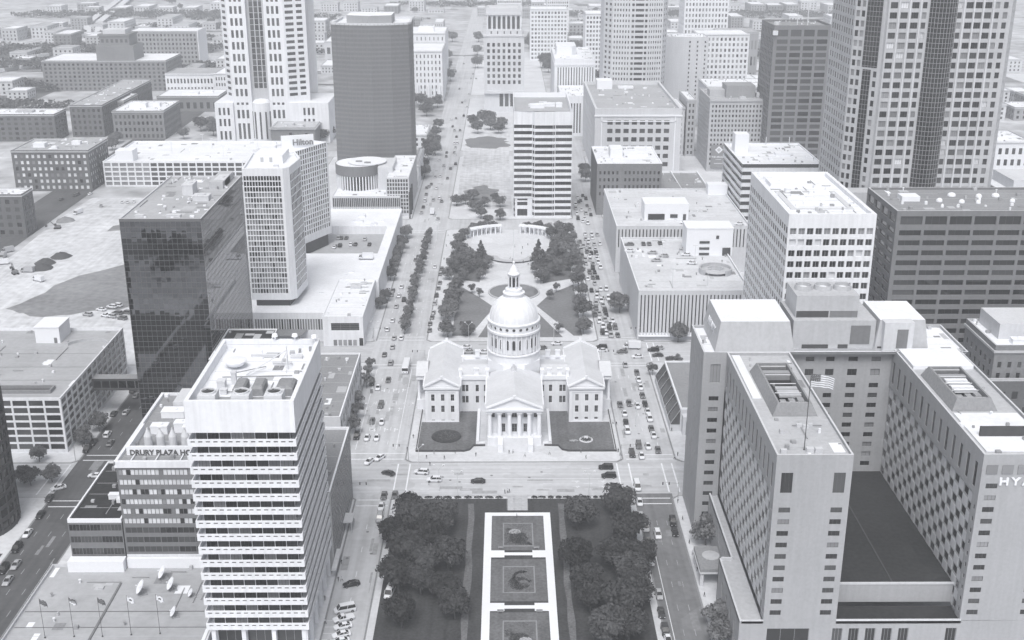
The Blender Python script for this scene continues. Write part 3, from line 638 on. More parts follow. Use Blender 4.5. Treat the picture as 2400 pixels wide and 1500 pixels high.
TREES = [(-30.2,330.4,'big',0.94,'left grove of the near park'),
(-21.1,324.9,'big',0.9,'left grove of the near park'),
(-29.9,309.5,'big',0.96,'left grove of the near park'),
(-17.5,305.8,'big',0.91,'left grove of the near park'),
(-31.7,294.1,'big',0.97,'left grove of the near park'),
(-24.9,292.9,'big',0.79,'left grove of the near park'),
(-29.0,276.7,'big',0.86,'left grove of the near park'),
(-17.4,290.6,'big',0.78,'left grove of the near park'),
(-14.6,280.8,'big',0.82,'left grove of the near park'),
(-24.6,318.4,'big',0.93,'left grove of the near park'),
(-35.5,319.7,'big',0.87,'left grove of the near park'),
(-23.7,303.4,'big',0.87,'left grove of the near park'),
(-31.2,334.6,'big',0.85,'left grove of the near park'),
(22.7,330.2,'big',1.0,'right grove of the near park'),
(36.3,338.5,'big',0.92,'right grove of the near park'),
(37.2,319.3,'big',1.04,'right grove of the near park'),
(20.6,305.6,'big',0.86,'right grove of the near park'),
(22.4,292.7,'big',0.9,'right grove of the near park'),
(36.2,296.0,'big',0.94,'right grove of the near park'),
(23.6,283.8,'big',0.85,'right grove of the near park'),
(32.9,280.6,'big',1.02,'right grove of the near park'),
(39.7,305.5,'big',0.9,'right grove of the near park'),
(36.5,287.0,'big',0.93,'right grove of the near park'),
(32.1,305.5,'big',1.0,'right grove of the near park'),
(33.0,270.3,'big',0.89,'right grove of the near park'),
(-26.9,503.9,'mid',0.97,'row on the left edge of the fountain plaza'),
(-17.9,505.5,'mid',0.86,'row on the left edge of the fountain plaza'),
(-27.3,532.4,'mid',1.0,'row on the left edge of the fountain plaza'),
(-25.9,565.9,'mid',0.99,'row on the left edge of the fountain plaza'),
(-26.2,549.7,'mid',1.14,'row on the left edge of the fountain plaza'),
(-28.0,526.8,'mid',1.04,'row on the left edge of the fountain plaza'),
(-27.4,541.9,'mid',0.95,'row on the left edge of the fountain plaza'),
(-28.0,601.8,'mid',0.82,'clump left of the plaza terrace'),
(-30.2,590.3,'mid',0.83,'clump left of the plaza terrace'),
(-28.2,641.3,'mid',0.81,'clump left of the plaza terrace'),
(-25.2,618.5,'mid',0.76,'clump left of the plaza terrace'),
(-21.1,601.8,'mid',0.79,'clump left of the plaza terrace'),
(-16.5,606.4,'mid',0.76,'clump left of the plaza terrace'),
(-12.2,601.7,'mid',0.78,'clump left of the plaza terrace'),
(-20.6,630.9,'mid',0.69,'clump left of the plaza terrace'),
(-10.3,611.2,'mid',0.84,'clump left of the plaza terrace'),
(-13.4,590.3,'mid',0.69,'clump left of the plaza terrace'),
(-22.1,588.1,'mid',0.7,'clump left of the plaza terrace'),
(-28.3,662.8,'mid',0.69,'clump left of the plaza terrace'),
(-13.9,618.2,'cone',0.97,'conifers flanking the plaza terrace'),
(17.6,615.6,'cone',1.02,'conifers flanking the plaza terrace'),
(-24.8,670.2,'mid',0.79,'row behind the left colonnade arc'),
(-19.8,681.7,'mid',0.81,'row behind the left colonnade arc'),
(-14.5,684.6,'mid',0.78,'row behind the left colonnade arc'),
(-7.6,687.5,'mid',0.7,'row behind the left colonnade arc'),
(-10.9,702.6,'mid',0.74,'row behind the left colonnade arc'),
(-18.6,731.4,'mid',0.9,'clump left of the striped slab'),
(-26.7,751.9,'mid',0.79,'clump left of the striped slab'),
(-32.4,748.4,'mid',0.94,'clump left of the striped slab'),
(-7.4,758.8,'mid',0.77,'clump left of the striped slab'),
(-13.9,744.9,'mid',0.8,'clump left of the striped slab'),
(-21.9,762.5,'mid',0.93,'clump left of the striped slab'),
(-15.9,715.2,'mid',0.88,'clump left of the striped slab'),
(-4.0,744.9,'mid',0.87,'clump left of the striped slab'),
(-3.8,711.9,'mid',0.88,'clump left of the striped slab'),
(-22.0,734.8,'mid',0.78,'clump left of the striped slab'),
(13.3,685.5,'mid',0.73,'row behind the right colonnade arc'),
(19.6,688.5,'mid',0.78,'row behind the right colonnade arc'),
(24.7,679.6,'mid',0.73,'row behind the right colonnade arc'),
(31.7,682.5,'mid',0.84,'row behind the right colonnade arc'),
(29.1,657.0,'mid',0.72,'row behind the right colonnade arc'),
(34.6,662.5,'mid',0.77,'row behind the right colonnade arc'),
(36.7,646.2,'mid',0.7,'row behind the right colonnade arc'),
(31.9,635.8,'mid',0.93,'clump right of the plaza terrace'),
(37.4,618.2,'mid',0.78,'clump right of the plaza terrace'),
(34.7,606.2,'mid',0.83,'clump right of the plaza terrace'),
(38.1,594.5,'mid',0.79,'clump right of the plaza terrace'),
(15.9,601.6,'mid',0.81,'clump right of the plaza terrace'),
(20.3,590.1,'mid',0.85,'clump right of the plaza terrace'),
(25.5,601.5,'mid',0.83,'clump right of the plaza terrace'),
(28.0,596.9,'mid',0.78,'clump right of the plaza terrace'),
(24.0,618.2,'mid',0.93,'clump right of the plaza terrace'),
(18.1,583.4,'mid',0.85,'clump right of the plaza terrace'),
(32.4,615.8,'mid',0.86,'clump right of the plaza terrace'),
(25.9,630.7,'mid',0.81,'clump right of the plaza terrace'),
(37.1,576.2,'mid',0.97,'row on the right edge of the fountain plaza'),
(37.5,561.4,'mid',0.9,'row on the right edge of the fountain plaza'),
(35.8,543.5,'mid',0.87,'row on the right edge of the fountain plaza'),
(36.8,530.2,'mid',1.14,'row on the right edge of the fountain plaza'),
(35.5,508.7,'mid',0.93,'row on the right edge of the fountain plaza'),
(27.3,668.2,'mid',0.89,'thick belt between colonnade and traffic jam'),
(32.3,671.0,'mid',0.81,'thick belt between colonnade and traffic jam'),
(36.7,673.8,'mid',0.91,'thick belt between colonnade and traffic jam'),
(38.2,659.7,'mid',0.77,'thick belt between colonnade and traffic jam'),
(38.6,640.9,'mid',0.77,'thick belt between colonnade and traffic jam'),
(34.7,648.9,'mid',0.87,'thick belt between colonnade and traffic jam'),
(38.6,628.1,'mid',0.75,'thick belt between colonnade and traffic jam'),
(39.6,608.5,'mid',0.8,'thick belt between colonnade and traffic jam'),
(30.2,646.3,'mid',0.75,'thick belt between colonnade and traffic jam'),
(27.7,641.0,'mid',0.93,'thick belt between colonnade and traffic jam'),
(-26.5,654.6,'mid',0.81,'belt between colonnade and avenue'),
(-28.1,621.0,'mid',0.88,'belt between colonnade and avenue'),
(-29.3,608.9,'mid',0.79,'belt between colonnade and avenue'),
(-25.1,636.1,'mid',0.85,'belt between colonnade and avenue'),
(-22.4,618.5,'mid',0.87,'belt between colonnade and avenue'),
(24.3,508.7,'small',1.06,'young trees on the plaza lawns'),
(-17.5,567.2,'small',1.06,'young trees on the plaza lawns'),
(-13.5,561.0,'small',0.95,'young trees on the plaza lawns'),
(25.6,569.1,'small',0.9,'young trees on the plaza lawns'),
(21.9,556.8,'small',1.01,'young trees on the plaza lawns'),
(-45.4,672.9,'small',1.11,'row in the avenue median'),
(-45.7,659.0,'small',1.19,'row in the avenue median'),
(-45.9,645.7,'small',1.32,'row in the avenue median'),
(-45.9,627.8,'small',1.16,'row in the avenue median'),
(-46.0,613.1,'small',1.33,'row in the avenue median'),
(-46.2,601.4,'small',1.3,'row in the avenue median'),
(-46.8,585.6,'small',1.17,'row in the avenue median'),
(-47.2,572.7,'small',1.27,'row in the avenue median'),
(-46.4,562.3,'small',1.3,'row in the avenue median'),
(-46.6,552.2,'small',1.11,'row in the avenue median'),
(-46.7,540.6,'small',1.22,'row in the avenue median'),
(-46.8,529.3,'small',1.29,'row in the avenue median'),
(-47.1,518.5,'small',1.23,'row in the avenue median'),
(-47.2,508.1,'small',1.29,'row in the avenue median'),
(-45.9,636.6,'small',1.19,'row in the avenue median'),
(-46.1,607.2,'small',1.3,'row in the avenue median'),
(-46.7,557.2,'small',1.29,'row in the avenue median'),
(-45.6,665.9,'small',1.07,'row in the avenue median'),
(-45.9,652.3,'small',1.12,'row in the avenue median'),
(-45.9,620.4,'small',1.14,'row in the avenue median'),
(-46.4,594.5,'small',1.08,'row in the avenue median'),
(-47.0,579.1,'small',1.34,'row in the avenue median'),
(-46.7,534.9,'small',1.06,'row in the avenue median'),
(-46.9,523.9,'small',1.15,'row in the avenue median'),
(-47.1,513.2,'small',1.19,'row in the avenue median'),
(-59.6,670.4,'mid',0.97,'row along the hotel podium'),
(-60.0,648.5,'mid',0.96,'row along the hotel podium'),
(-60.6,638.0,'mid',0.77,'row along the hotel podium'),
(-60.8,615.5,'mid',0.73,'row along the hotel podium'),
(-61.1,603.6,'mid',0.85,'row along the hotel podium'),
(-61.2,589.8,'mid',0.94,'row along the hotel podium'),
(-62.8,622.8,'mid',0.9,'row along the hotel podium'),
(-60.6,555.8,'mid',0.73,'row along the hotel podium'),
(-64.6,551.8,'mid',0.9,'row along the hotel podium'),
(-62.0,544.0,'mid',0.81,'row along the hotel podium'),
(-61.4,630.3,'mid',0.88,'row along the hotel podium'),
(-58.0,464.7,'small',1.06,'row on the pavement behind the balcony tower'),
(-58.1,456.0,'small',1.12,'row on the pavement behind the balcony tower'),
(-57.4,444.9,'small',1.2,'row on the pavement behind the balcony tower'),
(-58.8,425.4,'small',1.36,'row on the pavement behind the balcony tower'),
(-57.7,414.3,'small',1.33,'row on the pavement behind the balcony tower'),
(-56.9,401.5,'small',1.34,'row on the pavement behind the balcony tower'),
(55.1,538.1,'mid',1.31,'tree by the near slotted garage corner'),
(77.9,497.5,'mid',1.02,'tree before the near garage entrance'),
(61.9,320.1,'mid',1.26,'dark tree beside the hotel canopy drive'),
(57.7,276.7,'mid',0.9,'dark trees under the hotel podium wall'),
(57.7,268.7,'mid',0.89,'dark trees under the hotel podium wall'),
(-155.7,392.4,'mid',0.89,'trees along the white-grid garage pavement'),
(-166.9,378.4,'mid',0.7,'trees along the white-grid garage pavement'),
(-153.8,403.6,'mid',0.84,'trees along the white-grid garage pavement'),
(-167.4,363.8,'mid',0.74,'dark trees at the lower left crossing'),
(-156.9,363.1,'mid',0.75,'dark trees at the lower left crossing'),
(-163.3,360.7,'mid',0.85,'dark trees at the lower left crossing'),
(-59.3,978.6,'mid',1.2,'row beside the drum pavilion and avenue'),
(-58.5,933.2,'mid',1.39,'row beside the drum pavilion and avenue'),
(-60.0,891.5,'mid',1.36,'row beside the drum pavilion and avenue'),
(-61.1,853.2,'mid',1.29,'row beside the drum pavilion and avenue'),
(-61.3,824.7,'mid',1.22,'row beside the drum pavilion and avenue'),
(-58.6,1018.0,'mid',1.15,'row beside the drum pavilion and avenue'),
(-61.4,924.6,'mid',1.25,'row beside the drum pavilion and avenue'),
(-58.7,831.7,'mid',1.12,'row beside the drum pavilion and avenue'),
(-55.3,907.7,'mid',1.25,'row beside the drum pavilion and avenue'),
(-21.3,1049.4,'mid',1.4,'grove before the columned civic tower'),
(-13.3,1013.7,'mid',1.42,'grove before the columned civic tower'),
(-6.5,997.7,'mid',1.31,'grove before the columned civic tower'),
(-24.0,997.8,'mid',1.28,'grove before the columned civic tower'),
(-15.5,1038.7,'mid',1.48,'grove before the columned civic tower'),
(-4.1,1017.7,'mid',1.33,'grove before the columned civic tower'),
(-28.4,1028.2,'mid',1.29,'grove before the columned civic tower'),
(-72.1,1487.0,'mid',1.54,'trees far up the avenue'),
(-61.2,1302.0,'mid',1.52,'trees far up the avenue'),
(-74.8,1675.3,'mid',1.79,'trees far up the avenue'),
(-36.9,1530.0,'mid',1.47,'trees far up the avenue'),
(-33.1,1407.1,'mid',1.75,'trees far up the avenue'),
(-37.9,1675.1,'mid',1.77,'trees far up the avenue'),
(-69.2,1370.5,'mid',1.76,'trees far up the avenue'),
(37.8,1648.7,'mid',1.85,'park trees right of the columned civic tower'),
(51.0,1598.9,'mid',2.05,'park trees right of the columned civic tower'),
(67.2,1648.6,'mid',1.73,'park trees right of the columned civic tower'),
(83.5,1623.2,'mid',1.77,'park trees right of the columned civic tower'),
(99.4,1648.4,'mid',1.65,'park trees right of the columned civic tower'),
(112.4,1623.1,'mid',1.84,'park trees right of the columned civic tower'),
(43.4,1529.5,'mid',1.97,'park trees right of the columned civic tower'),
(56.2,1507.6,'mid',2.01,'park trees right of the columned civic tower'),
(71.7,1551.9,'mid',1.98,'park trees right of the columned civic tower'),
(88.3,1551.8,'mid',1.97,'park trees right of the columned civic tower'),
(48.8,1369.9,'mid',1.79,'park trees right of the columned civic tower'),
(46.5,1406.7,'mid',2.16,'park trees right of the columned civic tower'),
(31.0,1599.0,'mid',2.07,'park trees right of the columned civic tower'),
(102.1,1551.7,'mid',1.97,'park trees right of the columned civic tower'),
(74.1,1077.8,'mid',1.21,'street trees right of the striped slab'),
(76.0,1048.9,'mid',1.28,'street trees right of the striped slab'),
(67.7,1038.2,'mid',1.08,'street trees right of the striped slab'),
(56.9,838.1,'mid',1.06,'street trees right of the striped slab'),
(56.2,817.3,'mid',1.19,'street trees right of the striped slab'),
(-263.1,1008.9,'mid',1.41,'trees at the foot of the tall court tower'),
(-258.2,1019.0,'mid',1.36,'trees at the foot of the tall court tower'),
(-246.6,1008.9,'mid',1.1,'trees at the foot of the tall court tower'),
(-235.2,998.8,'mid',1.33,'trees at the foot of the tall court tower'),
(-230.6,1002.8,'mid',1.18,'trees at the foot of the tall court tower'),
(-269.3,975.9,'mid',1.14,'trees at the foot of the tall court tower'),
(-247.5,989.1,'mid',1.31,'trees at the foot of the tall court tower'),
(-320.5,952.2,'mid',1.03,'trees beside the white lettered warehouse'),
(-314.3,929.3,'mid',1.24,'trees beside the white lettered warehouse'),
(-319.8,961.3,'mid',1.09,'trees beside the white lettered warehouse'),
(-89.3,1143.7,'mid',1.56,'trees before the pale stone offices'),
(-82.3,1131.1,'mid',1.47,'trees before the pale stone offices'),
(-73.3,1118.7,'mid',1.35,'trees before the pale stone offices'),
(-65.9,1131.0,'mid',1.52,'trees before the pale stone offices'),
(-73.1,1083.2,'mid',1.5,'trees before the pale stone offices'),
(-96.6,1106.7,'mid',1.6,'trees before the pale stone offices'),
(-158.0,1018.5,'mid',1.56,'trees between court tower and bow-fronted tower'),
(-148.7,979.1,'mid',1.5,'trees between court tower and bow-fronted tower'),
(-151.3,960.4,'mid',1.5,'trees between court tower and bow-fronted tower'),
(-159.5,1050.1,'mid',1.52,'trees between court tower and bow-fronted tower'),
(61.7,457.9,'small',1.14,'saplings on the pavement by the glazed pavilion'),
(69.9,465.5,'small',1.05,'saplings on the pavement by the glazed pavilion'),
(73.7,466.5,'small',1.12,'saplings on the pavement by the glazed pavilion'),
(-19.7,331.3,'big',0.92,'left grove of the near park'),
(26.4,268.0,'big',0.97,'right grove of the near park'),
(-202.4,266.8,'big',0.91,'unseen trees added for the mirror tower reflection'),  # out of view, added so the mirror glass has trees to reflect
(-178.4,179.1,'big',1.04,'unseen trees added for the mirror tower reflection'),
(-181.6,204.5,'big',0.96,'unseen trees added for the mirror tower reflection'),
(-185.4,164.7,'big',0.97,'unseen trees added for the mirror tower reflection'),
(-175.6,177.8,'big',1.04,'unseen trees added for the mirror tower reflection'),
(-185.1,282.0,'big',0.9,'unseen trees added for the mirror tower reflection'),
(-232.5,274.1,'big',1.04,'unseen trees added for the mirror tower reflection'),
(-204.4,146.9,'big',0.86,'unseen trees added for the mirror tower reflection'),
(-189.2,182.4,'big',1.09,'unseen trees added for the mirror tower reflection')]
FAR_TREES = [(545,2202),(544,1747),(-398,1453),(-521,1354),(-175,1843),(-466,1905),(418,1969),(-209,1935),(-588,1316),(-241,1910),(537,1735),(-405,1954),(-536,1753),(-514,2029),(-682,1814),(-201,1690),(104,1324),(-153,1485),(-122,1767),(392,1712),(-541,2106),(-691,1592),(157,2084),(-694,2028),(188,2127),(-587,1742),(-474,1711),(207,1713),(607,2201),(105,2348),(-196,1684),(-614,1296),(501,1534),(298,2163),(-356,1349),(-482,1267),(403,1390),(-592,2203),(-565,1592),(-606,2048),(-471,2006),(316,1914),(-398,1370),(465,1512),(570,1713),(187,1573),(-417,1389),(-159,1558),(-659,2074),(127,1740),(-387,1560),(-618,1351),(440,2329),(-155,1899),(463,2251),(-325,1273),(258,1324),(-656,2349),(568,2061),(-160,2123),(343,1343),(-454,2208),(-362,2200),(102,1667),(-323,1338),(477,2218),(459,2278),(535,1735),(-396,1821),(348,1911),(-633,2303),(101,1531),(416,1408),(-498,2079),(222,1798),(199,1982)]
PEOPLE = [(-26.3,383.9),(-27.2,374.7),(-36.4,388.2),(40.8,409.5),(42.0,408.3),(-26.7,360.2),(-0.6,353.9),(0.3,354.4),(0.9,354.4),(3.3,337.3),(61.8,381.9),(60.3,379.3),(41.0,382.0),(-66.3,497.6),(-65.5,500.9),(-61.0,502.6),(-76.8,497.7),(-49.7,299.9),(-48.7,299.9),(-50.0,309.5),(-50.5,278.4),(-49.4,334.7)]
LAMPS = [(-17.1,498.1),(21.5,497.9),(-16.6,351.8),(27.7,351.5),(-30.9,372.2),(-22.9,356.3),(49.3,407.3),(-37.0,407.8),(-59.6,499.4),(-40.3,516.2),(-51.6,407.9),(-40.7,669.6),(61.2,521.5)]
DIGGERS = [(-263.3, 601.8), (-273.6, 693.6)]
TRUCKS = [(-246.3, 589.4), (-258.1, 605.2), (-277.5, 619.3), (-283.8, 642.9), (-273.2, 729.0), (-281.7, 631.5)]
HEAPS = [(-254.8, 621.6), (-250.0, 633.9), (-275.3, 711.7), (-252.7, 612.1)]
# ================================================================ ground, roads, pavements
def sheet(x0, x1, y0, y1, z):
    b = MB(); b.poly([(x0,y0,z),(x1,y0,z),(x1,y1,z),(x0,y1,z)]); return b
struct('ground', sheet(-6000, 6000, -1500, 12000, -.05), ['ground_grey'], 'grey city ground spreading to the horizon under everything')
ROADS = {}
def road(key, x0, x1, y0, y1, z, m, label):
    ROADS[key] = struct('road', sheet(x0, x1, y0, y1, z), [m], label); return ROADS[key]
road('market', -59.5, -36, 378, 2600, .004, 'road_light', 'wide pale avenue running away on the camera side left of the courthouse')
road('market_near', -51, -38.5, 120, 354, .008, 'road_light', 'pale street between the balcony tower and the wooded park')
road('fourth', -420, 420, 352, 378, .000, 'road_cross', 'wide pale cross street in front of the courthouse steps')
road('broadway', -134, 420, 473, 499, .000, 'road_cross', 'cross street just behind the courthouse')
road('chestnut', 41.5, 61, 378, 1250, .004, 'road_light', 'traffic-filled street running away between courthouse and parking garages')
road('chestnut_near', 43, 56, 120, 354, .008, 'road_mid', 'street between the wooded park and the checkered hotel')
road('seventh', -400, 420, 690, 715, .000, 'road_light', 'cross street in front of the striped office slab')
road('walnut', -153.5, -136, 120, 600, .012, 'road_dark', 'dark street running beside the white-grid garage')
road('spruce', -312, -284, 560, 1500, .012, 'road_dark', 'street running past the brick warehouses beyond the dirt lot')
road('ninth', -420, 420, 905, 925, .000, 'road_light', 'far cross street behind the dark bow-fronted tower')
road('fourteenth', -420, 420, 1185, 1205, .000, 'road_light', 'far cross street behind the columned civic tower')
def slab(x0, x1, y0, y1, label, m='paving', z=.13, notch=2.2):
    b = MB(); k = notch
    pts = [(x0+k,y0),(x1-k,y0),(x1,y0+k),(x1,y1-k),(x1-k,y1),(x0+k,y1),(x0,y1-k),(x0,y0+k)]
    b.prism(pts, -.04, z, 1, 0)
    q = [(x+(.3 if x < (x0+x1)/2 else -.3), y+(.3 if y < (y0+y1)/2 else -.3)) for x,y in pts]
    n = len(b.v); b.v += [(x,y,z+.004) for x,y in q]; b.f.append(tuple(range(n,n+8))); b.m.append(0); b.m[-2] = 1
    for i in range(8):
        j = (i+1) % 8; cx_, cy_ = (x0+x1)/2, (y0+y1)/2
        def O(p): return (p[0]+(.55 if p[0] > cx_ else -.55), p[1]+(.55 if p[1] > cy_ else -.55), .034)
        b.poly([(*pts[i],.034),O(pts[i]),O(pts[j]),(*pts[j],.034)], 2)
    return struct('pavement', b, [m, 'kerb_stone', 'gutter'], label)
slab(-36, 41.5, 378, 473, 'pale pavement block around the domed courthouse')
slab(-38.5, 43, 120, 352, 'pavement block under the wooded park')
slab(-36, 41.5, 499, 690, 'pavement block of the round-fountain plaza')
slab(-36, 41.5, 715, 905, 'pavement block around the striped office slab')
slab(-36, 41.5, 925, 1185, 'far pavement block in front of the columned civic tower')
slab(-36, 41.5, 1205, 1560, 'farthest pavement block of the central mall')
slab(-136, -51, 120, 352, 'pavement block under the balcony tower and neighbours')
slab(-136, -59.5, 378, 473, 'pavement block under the mirror glass tower')
slab(-134, -59.5, 499, 690, 'pavement block under the twin white hotel towers')
slab(-134, -59.5, 715, 905, 'pavement block under the dark bow-fronted tower')
slab(56, 230, 120, 352, 'pavement block under the checkered hotel')
slab(61, 300, 378, 473, 'pavement block under the white square-windowed tower')
slab(61, 330, 499, 690, 'pavement block under the slotted parking garages')
slab(61, 330, 715, 905, 'pavement block under the brick and pale office blocks')
slab(-330, -153.5, 378, 470, 'pavement block under the white-grid garage')
slab(-330, -153.5, 120, 352, 'pavement block below the dark round tower')
struct('ground', sheet(-900, -470, 1090, 1330, -.02), ['rail_ground'], 'dark rail yard ground beyond the left brick warehouses')
struct('ground', sheet(-900, -520, 1400, 1640, -.02), ['rail_ground'], 'dark scrub ground farther out at the left edge')
struct('ground', sheet(-330, -155, 124, 172, .155), ['lawn'], 'unseen lawn square added for the mirror tower reflection')  # from here to the parking lot: off-frame grounds added for the glass reflections
struct('pavement', sheet(-330, -155, 172, 238, .16), ['concrete'], 'unseen pale plaza added to brighten the mirror tower reflection')
struct('ground', sheet(-204, -155, 262, 316, .155), ['lawn_dark'], 'dark planted square added beside the frame for the mirror tower reflection')
struct('ground', sheet(-325, -205, 240, 300, .155), ['road_dark'], 'unseen dark parking lot added for the mirror tower reflection')
for k,(xa,ya,xb,yb,w) in enumerate(((-900,1345,-350,1345,9),(-900,1690,-120,1690,12),(-760,1240,-560,2300,10),(-480,1480,-300,2300,9),(-900,1985,-100,1985,12),(-150,1500,-170,2400,10),(90,1400,640,1400,9),(90,1640,700,1640,10),(80,1960,800,1960,11),(240,1240,300,2300,9),(430,1200,520,2300,9))):
    b = MB(); dx,dy = xb-xa,yb-ya; l = math.hypot(dx,dy); nx,ny = -dy/l*w/2,dx/l*w/2; z = .006+.004*k
    b.poly([(xa+nx,ya+ny,z),(xa-nx,ya-ny,z),(xb-nx,yb-ny,z),(xb+nx,yb+ny,z)]); struct('road', b, ['road_light'], f'{ordw(k+1)} thin pale road of the hazy outskirts')
b = MB(); b.box(-49.4,-47.2,504,684,0,.16); struct('median', b, ['kerb_stone'], 'narrow planted median strip down the middle of the avenue')
rnd = random.Random(31)
for k in range(34):
    sx = -1 if k < 20 else 1; x = rnd.uniform(-760,-130) if sx < 0 else rnd.uniform(110,640); y = rnd.uniform(1220,2300); w,d = rnd.uniform(30,90),rnd.uniform(25,80); z = .06+.004*k
    b = MB(); b.poly([(x,y,z),(x+w,y+rnd.uniform(-8,8),z),(x+w+rnd.uniform(-9,9),y+d,z),(x+rnd.uniform(-9,9),y+d,z)]); struct('ground', b, [rnd.choice(('paving','rail_ground','dark_dirt','lawn','dirt','rail_ground'))], f'{ordw(k+1)} open lot patch on the hazy outskirts')
for k in range(56):
    sx = -1 if k < 38 else 1; x = rnd.uniform(-820,-130) if sx < 0 else rnd.uniform(110,640); y = rnd.uniform(1200,2350); w,d = rnd.uniform(50,190),rnd.uniform(3,13); z = .2+.004*k; q = rnd.uniform(-.25,.25)
    b = MB(); b.poly([(x,y,z),(x+w,y+w*q,z),(x+w,y+w*q+d,z),(x,y+d,z)]); struct('ground', b, [rnd.choice(('paving','rail_ground','dark_dirt','white_roof','road_dark','rail_ground'))], f'{ordw(k+1)} narrow strip of track or yard on the hazy outskirts')
# --- bare dirt lot with its dark turf strip
def blob(pts, z, name, m, label, jag=0, seed=1):
    rnd = random.Random(seed); P = []
    for i, a in enumerate(pts):
        b = pts[(i+1) % len(pts)]
        for k in range(5):
            t = k/5; P.append((a[0]+(b[0]-a[0])*t+rnd.uniform(-jag,jag), a[1]+(b[1]-a[1])*t+rnd.uniform(-jag,jag), z))
    m_ = MB(); m_.poly(P); return struct(name, m_, [m], label)
blob([(-283,472),(-137,472),(-137,690),(-150,770),(-280,770)], .02, 'dirt', 'dirt', 'bare pale construction dirt left of the glass tower', 3, 2)
blob([(-245,545),(-225,533),(-190,545),(-168,575),(-150,600),(-165,640),(-205,628),(-232,590)], .03, 'dirt', 'dark_dirt', 'curved darker bed graded across the construction dirt', 2, 3)
blob([(-240,690),(-200,700),(-180,725),(-200,745),(-235,735)], .03, 'dirt', 'dark_dirt', 'darker heap patch by the far end of the construction dirt', 3, 4)
blob([(-33,740),(3,740),(3,1000),(-33,1000)], .15, 'dirt', 'dirt', 'bare pale works site beside the striped office slab', .8, 5)
blob([(-26,762),(-14,755),(-4,768),(-6,790),(-16,806),(-27,795)], .16, 'dirt', 'dark_dirt', 'dug grey patch in the works site near the striped slab', 3.5, 6)
blob([(-32,940),(-12,932),(2,945),(0,975),(-15,985),(-32,978)], .16, 'grass', 'lawn_pale', 'pale lawn patch before the columned civic tower', 3.0, 6)
# --- painted markings, each a flat piece of its road
def mark(rk, name, x0, x1, y0, y1, z=.024):
    b = MB(); b.poly([(x0,y0,z),(x1,y0,z),(x1,y1,z),(x0,y1,z)]); b.build(name, 'paint_worn' if rk in ('walnut','chestnut_near') and 'dash' in name else 'paint', ROADS[rk])
def arrow(rk, x, y, ang, s=1.0, z=.024, bent=True):
    b = MB(); c, n = math.cos(ang), math.sin(ang)
    def T(u, v): return (x+(u*c-v*n)*s, y+(u*n+v*c)*s, z)
    b.poly([T(-.15,-2.0),T(.15,-2.0),T(.15,.6),T(-.15,.6)]); b.poly([T(-.6,.6),T(.6,.6),T(0,2.0)])
    if bent: b.poly([T(.15,-.5),T(1.0,.2),T(1.0,.5),T(.15,-.1)]); b.poly([T(.9,-.1),T(1.7,.4),T(.9,.9)])
    b.build('turn_arrow', 'paint', ROADS[rk])
for (y0, y1) in ((380.0,380.5),(384.6,385.1)): mark('market', 'crosswalk_line', -58, -37, y0, y1)
for (y0, y1) in ((467,467.5),(470.6,471.1)): mark('market', 'crosswalk_line', -58.5, -37.5, y0, y1)
for (y0, y1) in ((500.6,501.1),(504.5,505)): mark('market', 'crosswalk_line', -58.5, -37.5, y0, y1)
for (y0, y1) in ((684,684.5),(688,688.5)): mark('market', 'crosswalk_line', -58.5, -37.5, y0, y1)
for (x0, x1) in ((-38.8,-38.3),(-34.6,-34.1)): mark('fourth', 'crosswalk_line', x0, x1, 354, 376.5)
for (x0, x1) in ((-63.0,-62.5),(-66.6,-66.1)): mark('fourth', 'crosswalk_line', x0, x1, 354, 376.5)
for (y0, y1) in ((349.6,350.1),(345.6,346.1)): mark('market_near', 'crosswalk_line', -50, -39.5, y0, y1)
for (x0, x1) in ((43.2,43.7),(39.0,39.5)): mark('fourth', 'crosswalk_line', x0, x1, 354, 376.5)
for (x0, x1) in ((55.0,55.5),(58.6,59.1)): mark('fourth', 'crosswalk_line', x0, x1, 355, 376.5)
for (y0, y1) in ((379.6,380.1),(383.2,383.7)): mark('chestnut', 'crosswalk_line', 43, 60, y0, y1)
for (y0, y1) in ((469,469.5),(472,472.5)): mark('chestnut', 'crosswalk_line', 42.5, 60.5, y0, y1)
for (y0, y1) in ((500.4,500.9),(503.6,504.1)): mark('chestnut', 'crosswalk_line', 42.5, 60.5, y0, y1)
for (y0, y1) in ((350.4,350.9),(346.6,347.1)): mark('chestnut_near', 'crosswalk_line', 44, 55, y0, y1)
for (x0, x1) in ((63.2,63.7),(66.2,66.7)): mark('broadway', 'crosswalk_line', x0, x1, 475, 497)
for (x0, x1) in ((-155.5,-155.0),(-159.3,-158.8)): mark('fourth', 'crosswalk_line', x0, x1, 354, 376.5)
for (x0, x1) in ((-134.6,-134.1),(-131.4,-130.9)): mark('fourth', 'crosswalk_line', x0, x1, 354, 376.5)
for (y0, y1) in ((379.6,380.1),(383.6,384.1)): mark('walnut', 'crosswalk_line', -152, -137, y0, y1, .028)
for (y0, y1) in ((349.5,350),(345.5,346)): mark('walnut', 'crosswalk_line', -152, -137, y0, y1, .028)
for x in (-28,-14,0,14,28):
    for y in (357.3,361.2,368.6,372.4): mark('fourth', 'lane_dash', x-1.5, x+1.5, y-.09, y+.09)
mark('fourth', 'centre_line', -33, 38, 364.8, 365.0)
for (x, y) in ((24,359.2),(24,363),(33,359.2),(33,363)): arrow('fourth', x, y, R(-90), .7)
for x in (-52,-48,-44):
    for y in (394,406,430,442,454): mark('market', 'lane_dash', x-.09, x+.09, y-1.6, y+1.6)
mark('market', 'lane_line', -55.4, -55.2, 388, 466); mark('market', 'lane_line', -40.6, -40.4, 388, 466)
for y in (405,424,443):
    for x in (-50,-46.2,-42.4): arrow('market', x, y, 0 if x > -49 else R(180), .85)
